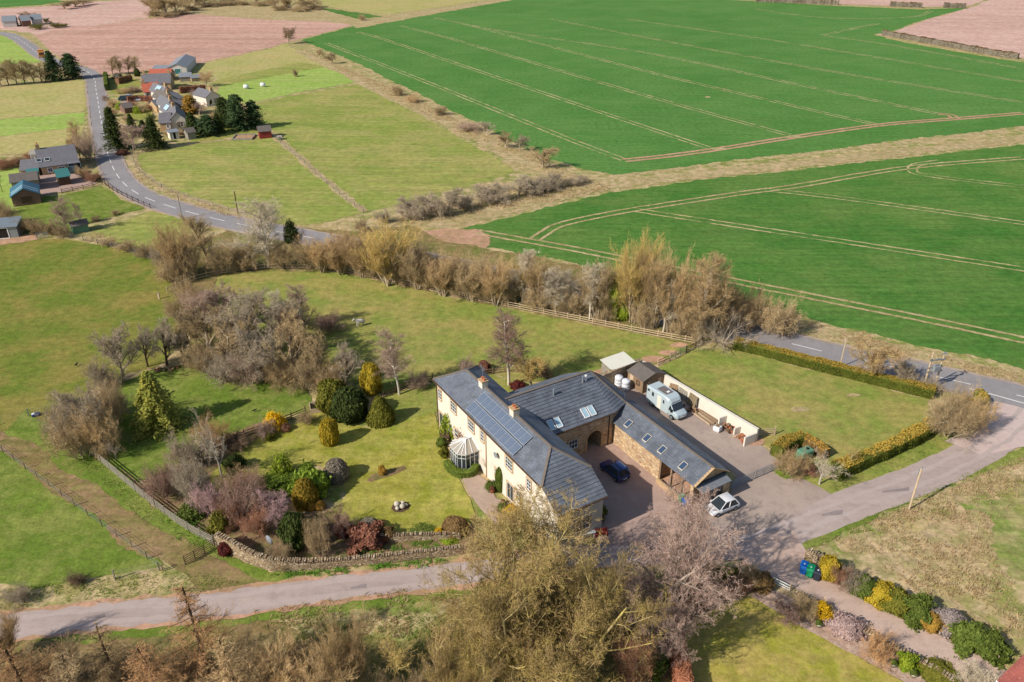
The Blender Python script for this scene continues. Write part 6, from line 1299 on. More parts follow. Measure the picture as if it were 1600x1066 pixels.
row('understory_shrub', 'shrub', 'brown shrubs along the bottom edge', 'dim brown shrub among the larches along the bottom edge', [('thick0',95,1090,1040,90),('thick1',165,1110,1050,90),('thick2',230,1100,1045,80),('thick0',300,1110,1050,90),('thick1',420,1110,1050,90),('thick2',30,1100,1030,110),('thick0',355,1070,1030,60),('thick1',190,1075,1025,80),('thick0',255,1080,1020,80),('willow0',410,1090,1010,90),('willow1',300,1090,1015,80),('willow0',100,1085,1020,90),('thick1',590,1120,1065,90),('thick2',660,1120,1065,90)], 'tw_brown')
# west garden thicket and orchard
plant('bare_tree', 'round0', 194, 597, 512, 72, 'grey green bare tree, leftmost of the orchard row', 'tree', 'tw_grey', 'bark'); plant('bare_tree', 'round1', 231, 573, 508, 48, 'grey bare orchard tree, second from the left', 'tree', 'tw_grey', 'bark_dark')
plant('bare_tree', 'round2', 261, 571, 506, 52, 'grey bare orchard tree, third from the left', 'tree', 'tw_grey', 'bark_dark'); plant('bare_tree', 'round0', 288, 567, 520, 42, 'small grey bare orchard tree, rightmost of the row', 'tree', 'tw_grey', 'bark_dark')
plant('grey_shrub', 'thick0', 165, 604, 562, 55, 'grey bare shrub below the leftmost orchard tree', 'shrub', 'tw_grey')
row('thicket_shrub', 'shrub', 'brown thicket left of the golden cedar', 'dense brown bare shrub in the thicket left of the golden cedar', [('thick0',112,690,616,76,'tw_grey'),('round1',150,690,596,80,'tw_grey'),('thick2',178,668,588,62),('thick1',130,712,640,80),('thick2',165,706,630,70,'tw_tan'),('thick0',185,650,600,50,'tw_grey'),('thick1',98,672,632,48)], 'tw_brown')
plant('grey_shrub', 'sparse0', 182, 718, 682, 30, 'small grey bare bush right of the brown thicket', 'shrub', 'tw_grey', 'bark_grey')
plant('cedar', 'cedar0', 249, 668, 581, 78, 'golden green cedar with drooping tiers on the orchard grass', 'tree', 'lf_cedar', 'bark_dark')
# thicket in the middle left
row('hawthorn', 'tree', 'grey brown thicket west of the paddock', 'grey brown bare hawthorn in the big thicket west of the paddock',
    [('round0',312,522,458,70,'tw_purple'),('round1',345,500,440,66,'tw_pinkgrey'),('round2',330,560,482,82),('round0',378,560,470,84,'tw_grey'),('round1',420,592,506,92,'tw_grey'),('round2',456,588,500,80),('round0',400,520,452,70,'tw_grey'),('round1',298,548,500,54),('round2',470,556,478,60,'tw_dark'),('round0',440,545,468,70,'tw_grey'),('thick0',355,592,540,80,'tw_grey'),('thick1',400,596,548,80,'tw_purple'),('thick2',320,580,535,60),('thick0',375,530,480,70),('round1',362,580,500,80),('thick2',445,600,556,70,'tw_tan')], 'tw_brown')
plant('birch', 'birch0', 446, 516, 452, 40, 'pale grey birch rising from the paddock thicket', 'tree', 'tw_pale', 'bark_pale'); plant('birch', 'birch1', 473, 518, 448, 44, 'purple twigged birch at the paddock edge of the thicket', 'tree', 'tw_purple', 'bark_pale')
plant('lilac_shrub', 'thick1', 515, 518, 488, 42, 'mauve bare shrub nearest the white pony', 'shrub', 'tw_mauve'); plant('bare_tree', 'round1', 503, 590, 510, 62, 'light brown bare tree at the right of the big thicket', 'tree', 'tw_brown')
plant('bare_tree', 'round2', 540, 606, 548, 60, 'grey bare tree behind the golden column conifer', 'tree', 'tw_grey'); plant('bare_tree', 'thick0', 520, 610, 560, 64, 'tan bare shrub behind the dark green yews', 'shrub', 'tw_tan'); plant('bare_tree', 'thick1', 480, 606, 552, 64, 'brown bare shrub at the orchard side of the big thicket', 'shrub', 'tw_brown')
plant('golden_conifer', 'flame0', 582, 620, 567, 30, 'bright yellow column conifer behind the yews', 'tree', 'lf_gold'); plant('birch', 'birch0', 624, 617, 522, 66, 'silver trunked weeping birch left of the farmhouse', 'tree', 'tw_purple', 'bark_pale')
plant('yew', 'egg1', 522, 648, 596, 54, 'olive green yew furthest back in the lawn group', 'tree', 'lf_olive'); plant('yew', 'column0', 547, 664, 609, 56, 'large dark green yew in the lawn group', 'tree', 'lf_dark'); plant('topiary', 'cone0', 596, 667, 619, 42, 'clipped green cone with a shelf in the lawn group', 'topiary', 'lf_olive')
plant('topiary', 'egg0', 516, 699, 655, 29, 'golden egg shaped topiary alone on the lawn', 'topiary', 'lf_gold')
# roadside willows behind the paddock
plant('willow', 'willow0', 283, 432, 348, 66, 'tan willow at the left end of the roadside belt', 'tree', 'tw_tan'); plant('bare_tree', 'tall0', 325, 408, 328, 62, 'dark trunked bare tree left of the big grey one', 'tree', 'tw_brown', 'bark_dark')
plant('bare_tree', 'tall1', 420, 418, 303, 84, 'tall pale grey tree at the back corner of the paddock', 'tree', 'tw_pale', 'bark_pale')
iv = plant('ivy_tree', 'sparse0', 462, 417, 350, 50, 'slim tree with a dark green ivy clad crown', 'tree', 'tw_brown', 'bark_grey'); 
c = link('ivy', PROTO['loose1'][1], iv); c.location = (0, 0, .6); c.scale = (.44, .44, .5); c.material_slots[0].link = 'OBJECT'; c.material_slots[0].material = M['lf_dark']
row('willow', 'tree', 'willows behind the rail fence', 'tan bare willow in the belt behind the long rail fence',
    [('willow0',505,426,368,56),('willow1',535,428,364,60),('willow0',566,434,358,64),('willow1',606,444,342,86,'tw_gold'),('willow0',652,452,380,62,'tw_brown'),('willow1',692,462,392,60),('willow0',655,430,385,50,'tw_tan'),('willow1',735,470,396,58,'tw_brown'),('willow0',775,478,404,56),('willow1',845,480,400,60,'tw_tan'),('willow0',988,504,366,76,'tw_gold'),('willow1',1020,512,388,66,'tw_tan'),('willow0',1045,520,392,60,'tw_tan'),('willow1',930,498,405,52,'tw_brown'),('willow0',1070,520,420,56,'tw_tan'),('willow1',820,470,410,40,'tw_gold')], 'tw_tan')
row('thicket_shrub', 'shrub', 'undergrowth at the west end of the rail fence', 'brown bare shrub under the trees west of the ivy tree',
    [('thick%d' % (i % 3), x, b, b-hh, ww) for i, (x, b, hh, ww) in enumerate(((268,440,45,50),(300,432,50,50),(350,426,50,56),(382,422,45,50),(440,418,40,46),(480,420,45,46),(290,470,40,40),(276,500,40,30),(310,480,36,50),))], 'tw_brown')
row('thicket_shrub', 'shrub', 'undergrowth behind the long rail fence', 'brown bare shrub close behind the long rail fence',
    [('thick%d' % (i % 3), x, b, b-hh, ww) for i, (x, b, hh, ww) in enumerate(((505,420,40,46),(585,434,50,50),(625,444,50,52),(670,452,52,52),(715,462,54,52),(755,470,50,52),(790,476,52,46),(840,484,44,46),(880,490,46,44),(905,492,44,44),(945,500,44,40),(1005,512,50,44),(1060,524,46,44),(1085,530,46,44),))], 'tw_brown')
row('thicket_shrub', 'shrub', 'undergrowth between willows and road', 'low brown shrub between the willow belt and the main road',
    [('thick%d' % (i % 3), x, b, b-hh, ww) for i, (x, b, hh, ww) in enumerate(((700,430,36,56),(740,440,36,56),(780,448,40,56),(830,456,40,60),(880,466,40,60),(640,415,36,50),(520,415,38,50),(1110,520,50,50),))], 'tw_brown')
row('white_birch', 'tree', 'white birches behind the rail fence', 'white trunked bare birch standing right behind the long rail fence', [('birch0',815,476,390,44),('birch1',868,490,420,46),('birch0',891,488,420,40),('birch1',921,500,408,42),('tall1',1036,519,420,50)], 'tw_pale', 'bark_pale')
plant('cypress', 'flame0', 956, 500, 434, 44, 'lime green conifer among the bare willows', 'tree', 'lf_lime'); plant('cypress', 'egg1', 976, 503, 466, 30, 'olive green bushy conifer beside the lime green one', 'tree', 'lf_lime')
plant('willow', 'tall1', 1093, 531, 388, 84, 'tall silver limbed willow near the road end of the rail fence', 'tree', 'tw_tan', 'bark_pale'); plant('fallen_willow', 'sprawl0', 1128, 534, 474, 120, 'sprawling pale willow with bent bare limbs beside the road', 'tree', 'tw_grey', 'bark_grey')
plant('roadside_bush', 'thick1', 1202, 520, 456, 72, 'round brown bush at the road end of the willow belt', 'shrub', 'tw_brown'); plant('roadside_bush', 'thick0', 1165, 512, 448, 66, 'olive brown bush left of the round brown roadside bush', 'shrub', 'tw_tan'); plant('roadside_bush', 'thick2', 1140, 512, 440, 60, 'tall brown bush between the silver limbed willow and the road', 'shrub', 'tw_brown'); plant('roadside_bush', 'willow1', 1122, 518, 420, 60, 'upright tan willow right of the silver limbed one', 'tree', 'tw_tan'); plant('roadside_bush', 'thick0', 1226, 524, 478, 44, 'low brown bush nearest the road at the end of the belt', 'shrub', 'tw_brown')
# hedgerows out in the fields
row('hedgerow_bush', 'shrub', 'hedgerow bushes along the field track', 'grey brown bush in the hedgerow along the grassy field track', [('round0',636,338,306,44),('round1',668,336,298,44),('round2',700,334,296,44),('thick0',726,326,300,40),('round1',752,318,288,44),('round0',782,312,284,40),('round2',810,306,278,44),('thick1',840,300,274,44),('round0',866,294,270,36),('thick2',895,290,275,30),('thick1',566,362,342,20,'tw_dark'),('thick0',600,348,326,30),('thick2',910,286,272,24),('thick2',650,342,312,50),('thick0',686,338,306,50),('thick1',770,318,294,50),('thick2',826,304,282,50),('thick0',852,298,276,46)], 'tw_grey')
row('ditch_bush', 'shrub', 'bushes along the ditch beside the wheat', 'small grey brown bush on the straw bank beside the big wheat field', [('round0',500,92,76,16),('round1',520,100,82,22),('thick0',622,150,130,22),('thick1',646,160,146,26,'tw_tan'),('thick2',688,180,164,24),('thick1',735,205,190,40,'tw_purple'),('round2',762,212,190,24,'tw_grey'),('round0',790,232,206,30),('round1',812,236,210,28,'tw_grey'),('round2',848,262,228,46),('thick0',462,120,106,10)], 'tw_brown')
plant('field_tree', 'round1', 451, 69, 42, 28, 'lone dark bare tree at the corner of the ploughed field', 'tree', 'tw_dark'); plant('field_bush', 'thick0', 566, 32, 22, 14, 'lone small bush on the straw bank at the top', 'shrub', 'tw_brown')
row('wood_tree', 'tree', 'far wood above the ploughed field', 'bare brown tree in the far wood above the ploughed field', [('round%d' % (i % 3), x, b, b-hh, 34) for i, (x, b, hh) in enumerate(((238,22,28),(250,25,30),(262,24,30),(276,22,28),(290,18,24),(304,12,20),(320,9,18),(345,7,16),(370,6,14),(400,5,14),(430,12,18),(455,16,20),(478,15,18),(494,12,14),(100,14,12),(118,11,12),(130,8,10)))], 'tw_brown')
row('wood_shrub', 'shrub', 'scrub under the far wood', 'low brown scrub under the far wood above the ploughed field', [('thick%d' % (i % 3), x, b, b-9, 34) for i, (x, b) in enumerate(((242,25),(262,27),(282,23),(300,16),(325,11),(352,9),(380,8),(410,9),(440,16),(468,18),(490,15)))], 'tw_brown')
# by the hamlet and road
row('hamlet_tree', 'tree', 'trees round the far hamlet', 'small bare tree round the far hamlet', [('round0',40,30,18,20,'tw_purple'),('round1',54,30,19,20,'tw_purple'),('round2',14,38,28,14),('thick0',90,44,34,20,'lf_olive'),('thick1',60,46,36,24,'lf_olive'),('round0',74,40,28,14,'lf_dark'),('thick2',100,42,36,14,'lf_olive')], 'tw_brown')
row('roadside_tree', 'tree', 'bare trees west of the main road', 'bare trunked tree in the row west of the main road', [('tall0',2,134,95,24),('tall1',14,133,93,24),('tall0',27,133,92,26),('tall1',40,132,94,24),('tall0',54,130,92,26),('tall1',66,129,97,22),('tall0',-10,136,96,24)], 'tw_brown', 'bark_dark')
plant('spruce', 'spruce0', 86, 126, 80, 28, 'dark conifer left of the pair beside the far road', 'tree', 'lf_pine', 'bark_dark'); plant('spruce', 'pine1', 114, 123, 84, 30, 'dark conifer right of the pair beside the far road', 'tree', 'lf_pine', 'bark_dark')
row('garden_tree', 'tree', 'bare trees above the village garden', 'bare brown tree in the clump above the first village garden', [('tall0',176,116,88,20),('tall1',188,117,87,22),('tall0',201,115,86,22),('tall1',213,114,87,20)], 'tw_brown', 'bark_dark')
plant('yew', 'egg1', 215, 120, 107, 10, 'small dark yew below the bare village trees', 'tree', 'lf_dark'); plant('shrub', 'dome1', 184, 124, 114, 16, 'grey domed shrub in the first village garden', 'shrub', 'lf_slate')
plant('spruce', 'spruce0', 183, 233, 168, 34, 'tall dark spruce beside the road at the village', 'tree', 'lf_dark', 'bark_dark'); plant('bare_tree', 'round0', 210, 235, 192, 44, 'round pinkish bare tree between dark village conifers', 'tree', 'tw_pinkgrey'); plant('spruce', 'spruce0', 243, 232, 184, 32, 'dark spruce behind the village pole', 'tree', 'lf_dark', 'bark_dark')
plant('spruce', 'spruce0', 226, 212, 188, 20, 'small dark spruce behind the round bare tree', 'tree', 'lf_dark', 'bark_dark'); plant('spruce', 'spruce0', 206, 200, 178, 14, 'small dark yew among the village gardens', 'tree', 'lf_dark', 'bark_dark')
plant('spruce', 'spruce0', 302, 209, 176, 24, 'dark green spruce right of the white gabled house', 'tree', 'lf_dark', 'bark_dark'); plant('golden_conifer', 'cypress0', 299, 178, 149, 22, 'golden conifer above the dark green spruce', 'tree', 'lf_orange'); plant('pine', 'pine1', 326, 212, 180, 32, 'blue green pine right of the dark green spruce', 'tree', 'lf_pine', 'bark_dark')
plant('spruce', 'spruce0', 342, 208, 178, 20, 'narrow dark spruce between two pines', 'tree', 'lf_dark', 'bark_dark'); plant('pine', 'pine0', 353, 199, 152, 26, 'big dark pine, left of three east of the village', 'tree', 'lf_dark', 'bark_dark'); plant('pine', 'pine0', 374, 203, 148, 35, 'largest dark pine, middle of three east of the village', 'tree', 'lf_pine', 'bark_dark'); plant('pine', 'pine1', 398, 200, 158, 29, 'big dark pine, right of three east of the village', 'tree', 'lf_pine', 'bark_dark')
plant('bare_tree', 'round1', 322, 136, 112, 26, 'tan bare tree on the meadow above the bungalow', 'tree', 'tw_tan'); plant('bare_tree', 'round2', 312, 180, 160, 30, 'pinkish bare shrubs beside the golden conifer', 'shrub', 'tw_pinkgrey'); plant('yew', 'egg1', 327, 166, 150, 12, 'dark yew in front of the white bungalow', 'tree', 'lf_dark')
row('village_shrub', 'shrub', 'shrubs in the village gardens', 'small mixed shrub in the village gardens', [('thick0',165,158,148,14,'tw_pinkgrey'),('thick1',176,168,154,18,'tw_tan'),('loose1',190,172,160,18,'lf_lime'),('thick2',205,170,156,22,'tw_redbrown'),('thick0',222,176,162,22),('thick1',236,172,160,18,'tw_redbrown'),('thick2',176,182,166,20,'tw_tan'),('loose0',216,178,166,14,'lf_lime'),('thick0',236,190,176,18,'lf_dark'),('thick1',200,190,178,18,'tw_brown'),('thick2',284,210,202,26,'tw_tan'),('thick0',265,212,204,22,'tw_tan'),('thick1',306,150,140,22,'tw_pinkgrey'),('thick2',290,140,132,20,'lf_olive'),('thick0',338,190,172,24,'tw_tan'),('thick1',228,134,128,14,'tw_pinkgrey'),('thick2',196,146,136,30,'tw_tan'),('thick0',212,144,134,26,'tw_pinkgrey')], 'tw_brown')
plant('shrub', 'dome1', 192, 243, 234, 20, 'rust red shrub at the road side corner of the meadow', 'shrub', 'lf_red'); plant('bare_tree', 'tall0', 126, 250, 188, 30, 'tan bare tree leaning over the road below the village', 'tree', 'tw_tan', 'bark'); plant('bare_tree', 'thick1', 140, 252, 200, 34, 'purple brown roadside bush below the village', 'shrub', 'tw_purple'); plant('bare_tree', 'thick2', 112, 232, 215, 14, 'small dark bush at the field corner above the cottage', 'shrub', 'tw_dark')
# about the western cottage
plant('bare_tree', 'tall1', 105, 365, 308, 34, 'pale bare tree in the paddock below the cottage', 'tree', 'tw_pinkgrey', 'bark_grey'); plant('bare_tree', 'tall0', 127, 350, 314, 16, 'slim dark bare tree beside the pale one', 'tree', 'tw_grey', 'bark_dark')
row('cottage_hedge_bush', 'shrub', 'brown bushes round the cottage paddock', 'brown bush in the untidy hedge below the cottage paddock', [('thick0',14,350,318,34),('thick1',36,362,336,36),('thick2',58,364,340,34),('thick0',80,366,344,30),('thick1',2,336,312,26),('thick2',98,370,350,30)], 'tw_brown')
row('cottage_hedge_bush', 'shrub', 'rust brown hedge behind the cottage', 'rust brown bush in the hedge behind the cottage wing', [('thick0',6,262,248,26),('thick1',20,262,246,26),('thick2',34,258,244,24,'tw_dark'),('thick0',48,250,238,22),('thick1',4,266,256,20)], 'tw_redbrown'); plant('bare_tree', 'sparse0', 4, 300, 256, 14, 'thin dark bare tree at the left edge by the cottage', 'tree', 'tw_dark', 'bark_dark')
row('roadside_bush', 'shrub', 'bushes on the cottage road bank', 'rust and tan bush on the bank between the cottage and the road', [('thick0',134,278,258,26,'tw_tan'),('thick1',145,284,268,22,'tw_redbrown'),('loose1',152,282,272,12,'lf_dark')], 'tw_tan'); plant('hedge_bush', 'dome1', 30, 287, 279, 22, 'dark red clipped bush behind the brown garage', 'shrub', 'lf_maroon')
row('fence_scrub', 'shrub', 'scrub on the bank above the left pasture', 'low brown scrub on the straw bank above the big left pasture', [('thick0',200,392,374,30),('thick1',228,402,380,32),('thick2',252,412,386,34,'tw_grey'),('thick0',262,398,372,30),('thick1',170,384,372,22),('thick2',150,346,336,16),('thick0',180,336,328,16)], 'tw_brown')
# garden shrubs
plant('forsythia', 'loose1', 430, 674, 644, 34, 'bright yellow forsythia on the orchard fence', 'shrub', 'lf_yellow'); plant('shrub', 'thick0', 415, 684, 658, 32, 'pink brown bare shrub left of the yellow forsythia', 'shrub', 'tw_pinkgrey'); plant('shrub', 'dome1', 446, 676, 662, 16, 'small mauve shrub right of the yellow forsythia', 'shrub', 'lf_rust'); plant('shrub', 'thick1', 480, 662, 640, 28, 'brown bare shrub beside the compost frame', 'shrub', 'tw_brown'); plant('shrub', 'dome1', 422, 690, 676, 18, 'olive low shrub in front of the forsythia', 'shrub', 'lf_olive')
plant('silver_birch', 'sparse0', 347, 746, 638, 62, 'bare silver birch with white crooked limbs in the shrubbery', 'tree', 'tw_pale', 'bark_pale'); plant('shrub', 'thick2', 335, 705, 652, 58, 'orange tan bare shrub behind the silver birch', 'shrub', 'tw_orange'); plant('shrub', 'thick0', 300, 730, 676, 60, 'grey bare shrub left of the silver birch', 'shrub', 'tw_grey'); plant('shrub', 'thick1', 262, 775, 718, 60, 'dark red brown bare shrub behind the board fence', 'shrub', 'tw_mauve'); plant('shrub', 'thick2', 305, 780, 712, 62, 'grey lichened shrub below the silver birch', 'shrub', 'tw_pale')
plant('shrub', 'thick0', 330, 800, 754, 54, 'pale mauve blossoming shrub behind the board fence', 'shrub', 'tw_pink'); plant('shrub', 'dome1', 368, 740, 712, 34, 'dark green shrub under the silver birch', 'shrub', 'lf_dark'); plant('shrub', 'thick0', 370, 700, 676, 50, 'dark brown hedge bush along the garden fence', 'shrub', 'tw_dark'); plant('shrub', 'thick1', 385, 770, 730, 60, 'tan bare shrub between the birch and the purple shrubs', 'shrub', 'tw_tan')
plant('shrub', 'thick2', 385, 808, 744, 86, 'large dark purple bare shrub in the shrubbery', 'shrub', 'tw_mauve'); plant('cherry', 'round1', 440, 818, 762, 66, 'pink flowering cherry beside the laurel', 'tree', 'tw_pink', 'bark_dark'); plant('shrub', 'thick0', 405, 832, 790, 60, 'pink brown bare shrub above the satellite dish', 'shrub', 'tw_redbrown'); plant('shrub', 'thick1', 365, 820, 782, 46, 'coppery bare shrub above the dyke end', 'shrub', 'tw_redbrown'); plant('shrub', 'loose0', 300, 815, 790, 40, 'green leafy shrub behind the board fence', 'shrub', 'lf_mid'); plant('shrub', 'loose0', 345, 836, 800, 34, 'pale green leafy shrub behind the dyke end', 'shrub', 'lf_olive')
plant('laurel', 'dome2', 486, 782, 732, 62, 'glossy bright green laurel beside the bronze topiary', 'shrub', 'lf_bright'); plant('laurel', 'dome2', 440, 764, 742, 56, 'low spreading green laurel left of the large one', 'shrub', 'lf_bright'); plant('topiary', 'dome0', 479, 797, 750, 39, 'bronze green clipped dome in front of the laurel', 'topiary', 'lf_goldbrown'); plant('topiary', 'dome0', 487, 799, 783, 17, 'small orange clipped ball, left of the pair', 'topiary', 'lf_orange'); plant('topiary', 'dome0', 500, 798, 783, 17, 'small orange clipped ball, right of the pair', 'topiary', 'lf_orange'); plant('topiary', 'dome0', 527, 756, 719, 38, 'grey clipped lavender dome on the lawn edge', 'topiary', 'lf_slate')
plant('young_tree', 'loose2', 443, 748, 706, 30, 'airy young green tree left of the laurels', 'tree', 'lf_lime'); plant('holly', 'column0', 463, 864, 804, 44, 'dark green holly behind the dyke', 'tree', 'lf_dark'); plant('shrub', 'thick2', 500, 868, 808, 46, 'brown bare shrub right of the dark holly', 'shrub', 'tw_brown'); plant('shrub', 'thick0', 530, 832, 795, 50, 'mauve bare shrub below the small orange balls', 'shrub', 'tw_mauve'); plant('shrub', 'dome1', 537, 842, 818, 26, 'crimson flowering shrub left of the red shrub', 'shrub', 'lf_maroon'); plant('shrub', 'dome2', 575, 862, 824, 62, 'large red leafed shrub above the dyke', 'shrub', 'lf_red'); plant('topiary', 'dome0', 576, 838, 813, 34, 'dark grey dome behind the large red shrub', 'topiary', 'lf_slate'); plant('shrub', 'dome1', 606, 846, 824, 26, 'brown dome right of the large red shrub', 'shrub', 'lf_brown'); plant('shrub', 'thick1', 440, 880, 848, 44, 'brown bare shrub between the dish and the dark holly', 'shrub', 'tw_brown')
plant('topiary', 'dome0', 711, 840, 812, 42, 'brown heather dome at the end of the lawn', 'topiary', 'lf_brown'); plant('shrub', 'loose1', 686, 843, 825, 16, 'small yellow flowering shrub at the end of the lawn', 'shrub', 'lf_yellow'); plant('shrub', 'loose0', 702, 850, 838, 30, 'yellow green low shrub under the heather dome', 'shrub', 'lf_lime'); plant('shrub', 'dome1', 353, 870, 848, 25, 'dark red round bush at the end of the dyke', 'shrub', 'lf_maroon'); plant('shrub', 'dome1', 597, 744, 727, 13, 'small orange heather in the island bed', 'shrub', 'lf_orange'); plant('shrub', 'loose1', 660, 848, 836, 50, 'low green flowering plants along the inner wall', 'shrub', 'lf_mid')
plant('topiary', 'egg0', 782, 770, 730, 16, 'narrow green clipped cypress against the farmhouse wall', 'topiary', 'lf_mid'); hedge('box_hedge', [(698,728),(712,743),(736,744),(744,734)], .8, .9, 'low green box hedge round the conservatory', 'lf_mid', 'lf_bright', 420, .05)
plant('shrub', 'dome1', 694, 716, 698, 16, 'red green shrub by the conservatory corner', 'shrub', 'lf_olive'); plant('shrub', 'dome1', 690, 700, 684, 18, 'green shrub between the bench and conservatory', 'shrub', 'lf_mid'); plant('climber', 'sparse0', 762, 742, 690, 36, 'bare climbing shrub on the farmhouse front', 'climber', 'tw_tan', 'bark'); plant('climber', 'loose2', 706, 686, 640, 34, 'pale green climber on the farmhouse front', 'climber', 'lf_lime', 'bark'); plant('climber', 'loose2', 724, 706, 668, 24, 'pinkish climber beside the conservatory', 'climber', 'lf_rust', 'bark'); plant('shrub', 'loose1', 800, 812, 792, 30, 'golden yellow shrub at the farmhouse corner', 'shrub', 'lf_yellow'); plant('shrub', 'loose0', 786, 800, 786, 18, 'green leafy plant by the patio door', 'shrub', 'lf_mid'); plant('shrub', 'loose0', 768, 768, 752, 20, 'green potted shrub cluster on the terrace', 'shrub', 'lf_mid')
# behind the house
plant('birch', 'birch1', 795, 602, 482, 66, 'tall purple twigged birch behind the farmhouse', 'tree', 'tw_mauve', 'bark_pale'); plant('bare_tree', 'round2', 829, 606, 550, 54, 'olive tan bare bush tree behind the stone wing', 'tree', 'tw_gold'); plant('shrub', 'dome1', 808, 612, 596, 24, 'dark red bush under the tall purple birch', 'shrub', 'lf_maroon'); plant('shrub', 'thick0', 731, 588, 560, 34, 'pink grey bare shrub behind the farmhouse end', 'shrub', 'tw_pinkgrey'); plant('shrub', 'dome1', 757, 584, 564, 22, 'orange red shrub behind the farmhouse end', 'shrub', 'lf_red'); plant('shrub', 'thick1', 850, 590, 564, 24, 'small mauve shrub at the paddock behind the stone wing', 'shrub', 'tw_mauve'); plant('shrub', 'thick2', 655, 606, 580, 40, 'brown bare shrub beside the weeping birch', 'shrub', 'tw_purple'); plant('ivy', 'dome1', 925, 815, 790, 44, 'green ivy mass on the low end wall of the farmhouse', 'shrub', 'lf_olive')
# right hand side
plant('corner_bush', 'thick1', 1478, 680, 610, 78, 'big brown bush at the paddock corner, left half', 'shrub', 'tw_brown'); plant('corner_bush', 'thick2', 1510, 672, 610, 70, 'big olive brown bush at the paddock corner, right half', 'shrub', 'tw_tan'); plant('roadside_tree', 'round2', 1360, 592, 530, 84, 'pale lichened bare tree between the hedge and main road', 'tree', 'tw_tan', 'bark_lichen'); plant('roadside_bush', 'thick0', 1412, 602, 562, 44, 'grey bare bush left of the transformer poles', 'shrub', 'tw_grey'); plant('roadside_bush', 'thick1', 1450, 612, 588, 34, 'small grey bare bush under the transformer poles', 'shrub', 'tw_grey')
plant('bare_tree', 'sparse0', 1280, 757, 697, 62, 'pale bare tree in front of the orange hedge', 'tree', 'tw_pale', 'bark_pale'); plant('bare_tree', 'sparse0', 1322, 738, 694, 34, 'small lichened bare tree growing through the lane hedge', 'tree', 'tw_lichen', 'bark_lichen'); plant('shrub', 'thick2', 1232, 744, 700, 50, 'grey brown bush beside the yard gate', 'shrub', 'tw_tan'); plant('shrub', 'loose0', 1228, 746, 732, 34, 'bright green low plant by the yard gate', 'plant', 'lf_bright'); plant('shrub', 'thick0', 1262, 742, 722, 34, 'brown twiggy shrub below the oil tank', 'shrub', 'tw_redbrown')
for it in (('column0',1292,910,864,26,'upright golden conifer beside the wheelie bins','lf_gold'), ('thick0',1312,914,876,38,'pink brown bush right of the golden conifer','tw_redbrown'), ('thick1',1328,922,884,34,'grey bush left of the dark green dome','tw_grey'), ('dome1',1348,938,898,38,'dark green dome beside the gravel drive','lf_mid'), ('dome1',1374,952,912,44,'golden olive shrub right of the dark green dome','lf_gold'), ('dome1',1400,964,920,44,'golden shrub left of the tall green one','lf_olive'), ('dome2',1428,978,928,48,'tall green shrub beside the gravel drive','lf_mid'), ('dome3',1452,990,956,30,'orange gold shrub beside the gravel drive','lf_orange'), ('dome1',1482,994,952,44,'grey lavender shrub beside the gravel drive','lf_lavender'), ('dome2',1512,1022,974,50,'dark green shrub, left of the pair by the red roof','lf_mid'), ('dome2',1545,1036,990,50,'dark green shrub nearest the red roof','lf_mid'),
           ('dome1',1187,926,893,33,'round brown clipped bush at the lawn corner','lf_brown'), ('round1',1227,976,934,40,'dark purple brown umbrella tree on the front lawn edge','tw_mauve'), ('thick2',1254,962,924,38,'olive brown bush behind the umbrella tree','tw_brown'), ('loose1',1283,968,938,26,'orange flowering shrub on the front border','lf_yellow'), ('dome1',1320,1000,964,46,'pale pink flowering shrub on the front border','lf_pink'), ('thick0',1368,1030,990,48,'tan ornamental grass clump on the front border','tw_orange'), ('dome2',1416,1050,1020,28,'lime yellow shrub on the front border','lf_lime'), ('dome1',1462,1072,1042,54,'olive brown dome at the bottom of the front border','lf_olive'), ('thick1',1524,1072,1040,46,'mauve grey bare shrub beside the red roof','tw_pale')):
    kx = {'dome1': ('dome1', 'dome3'), 'dome2': ('dome2', 'dome4')}.get(it[0], (it[0],)); plant('border_shrub', kx[it[1] % len(kx)], it[1], it[2], it[3]+(it[2]-it[3])*.14, it[4]*1.2, it[5], 'shrub', it[6])
row('hedge_bush', 'shrub', 'dark shrubs behind the brown hedge', 'dark shrub behind the brown hedge at the top of the front lawn', [('thick0',1100,930,898,50,'tw_dark'),('dome1',1140,918,890,40,'lf_olive'),('thick2',1165,914,884,40,'tw_tan'),('thick1',1075,950,915,50,'tw_redbrown'),('dome1',1110,905,888,30,'lf_mid')], 'tw_dark')
plant('lone_bush', 'thick0', 122, 912, 896, 34, 'low dark bramble bush at the foot of the lower left pasture', 'shrub', 'tw_dark'); plant('lone_bush', 'thick1', 30, 940, 918, 44, 'grey scrub at the left edge beside the lane', 'shrub', 'tw_grey')

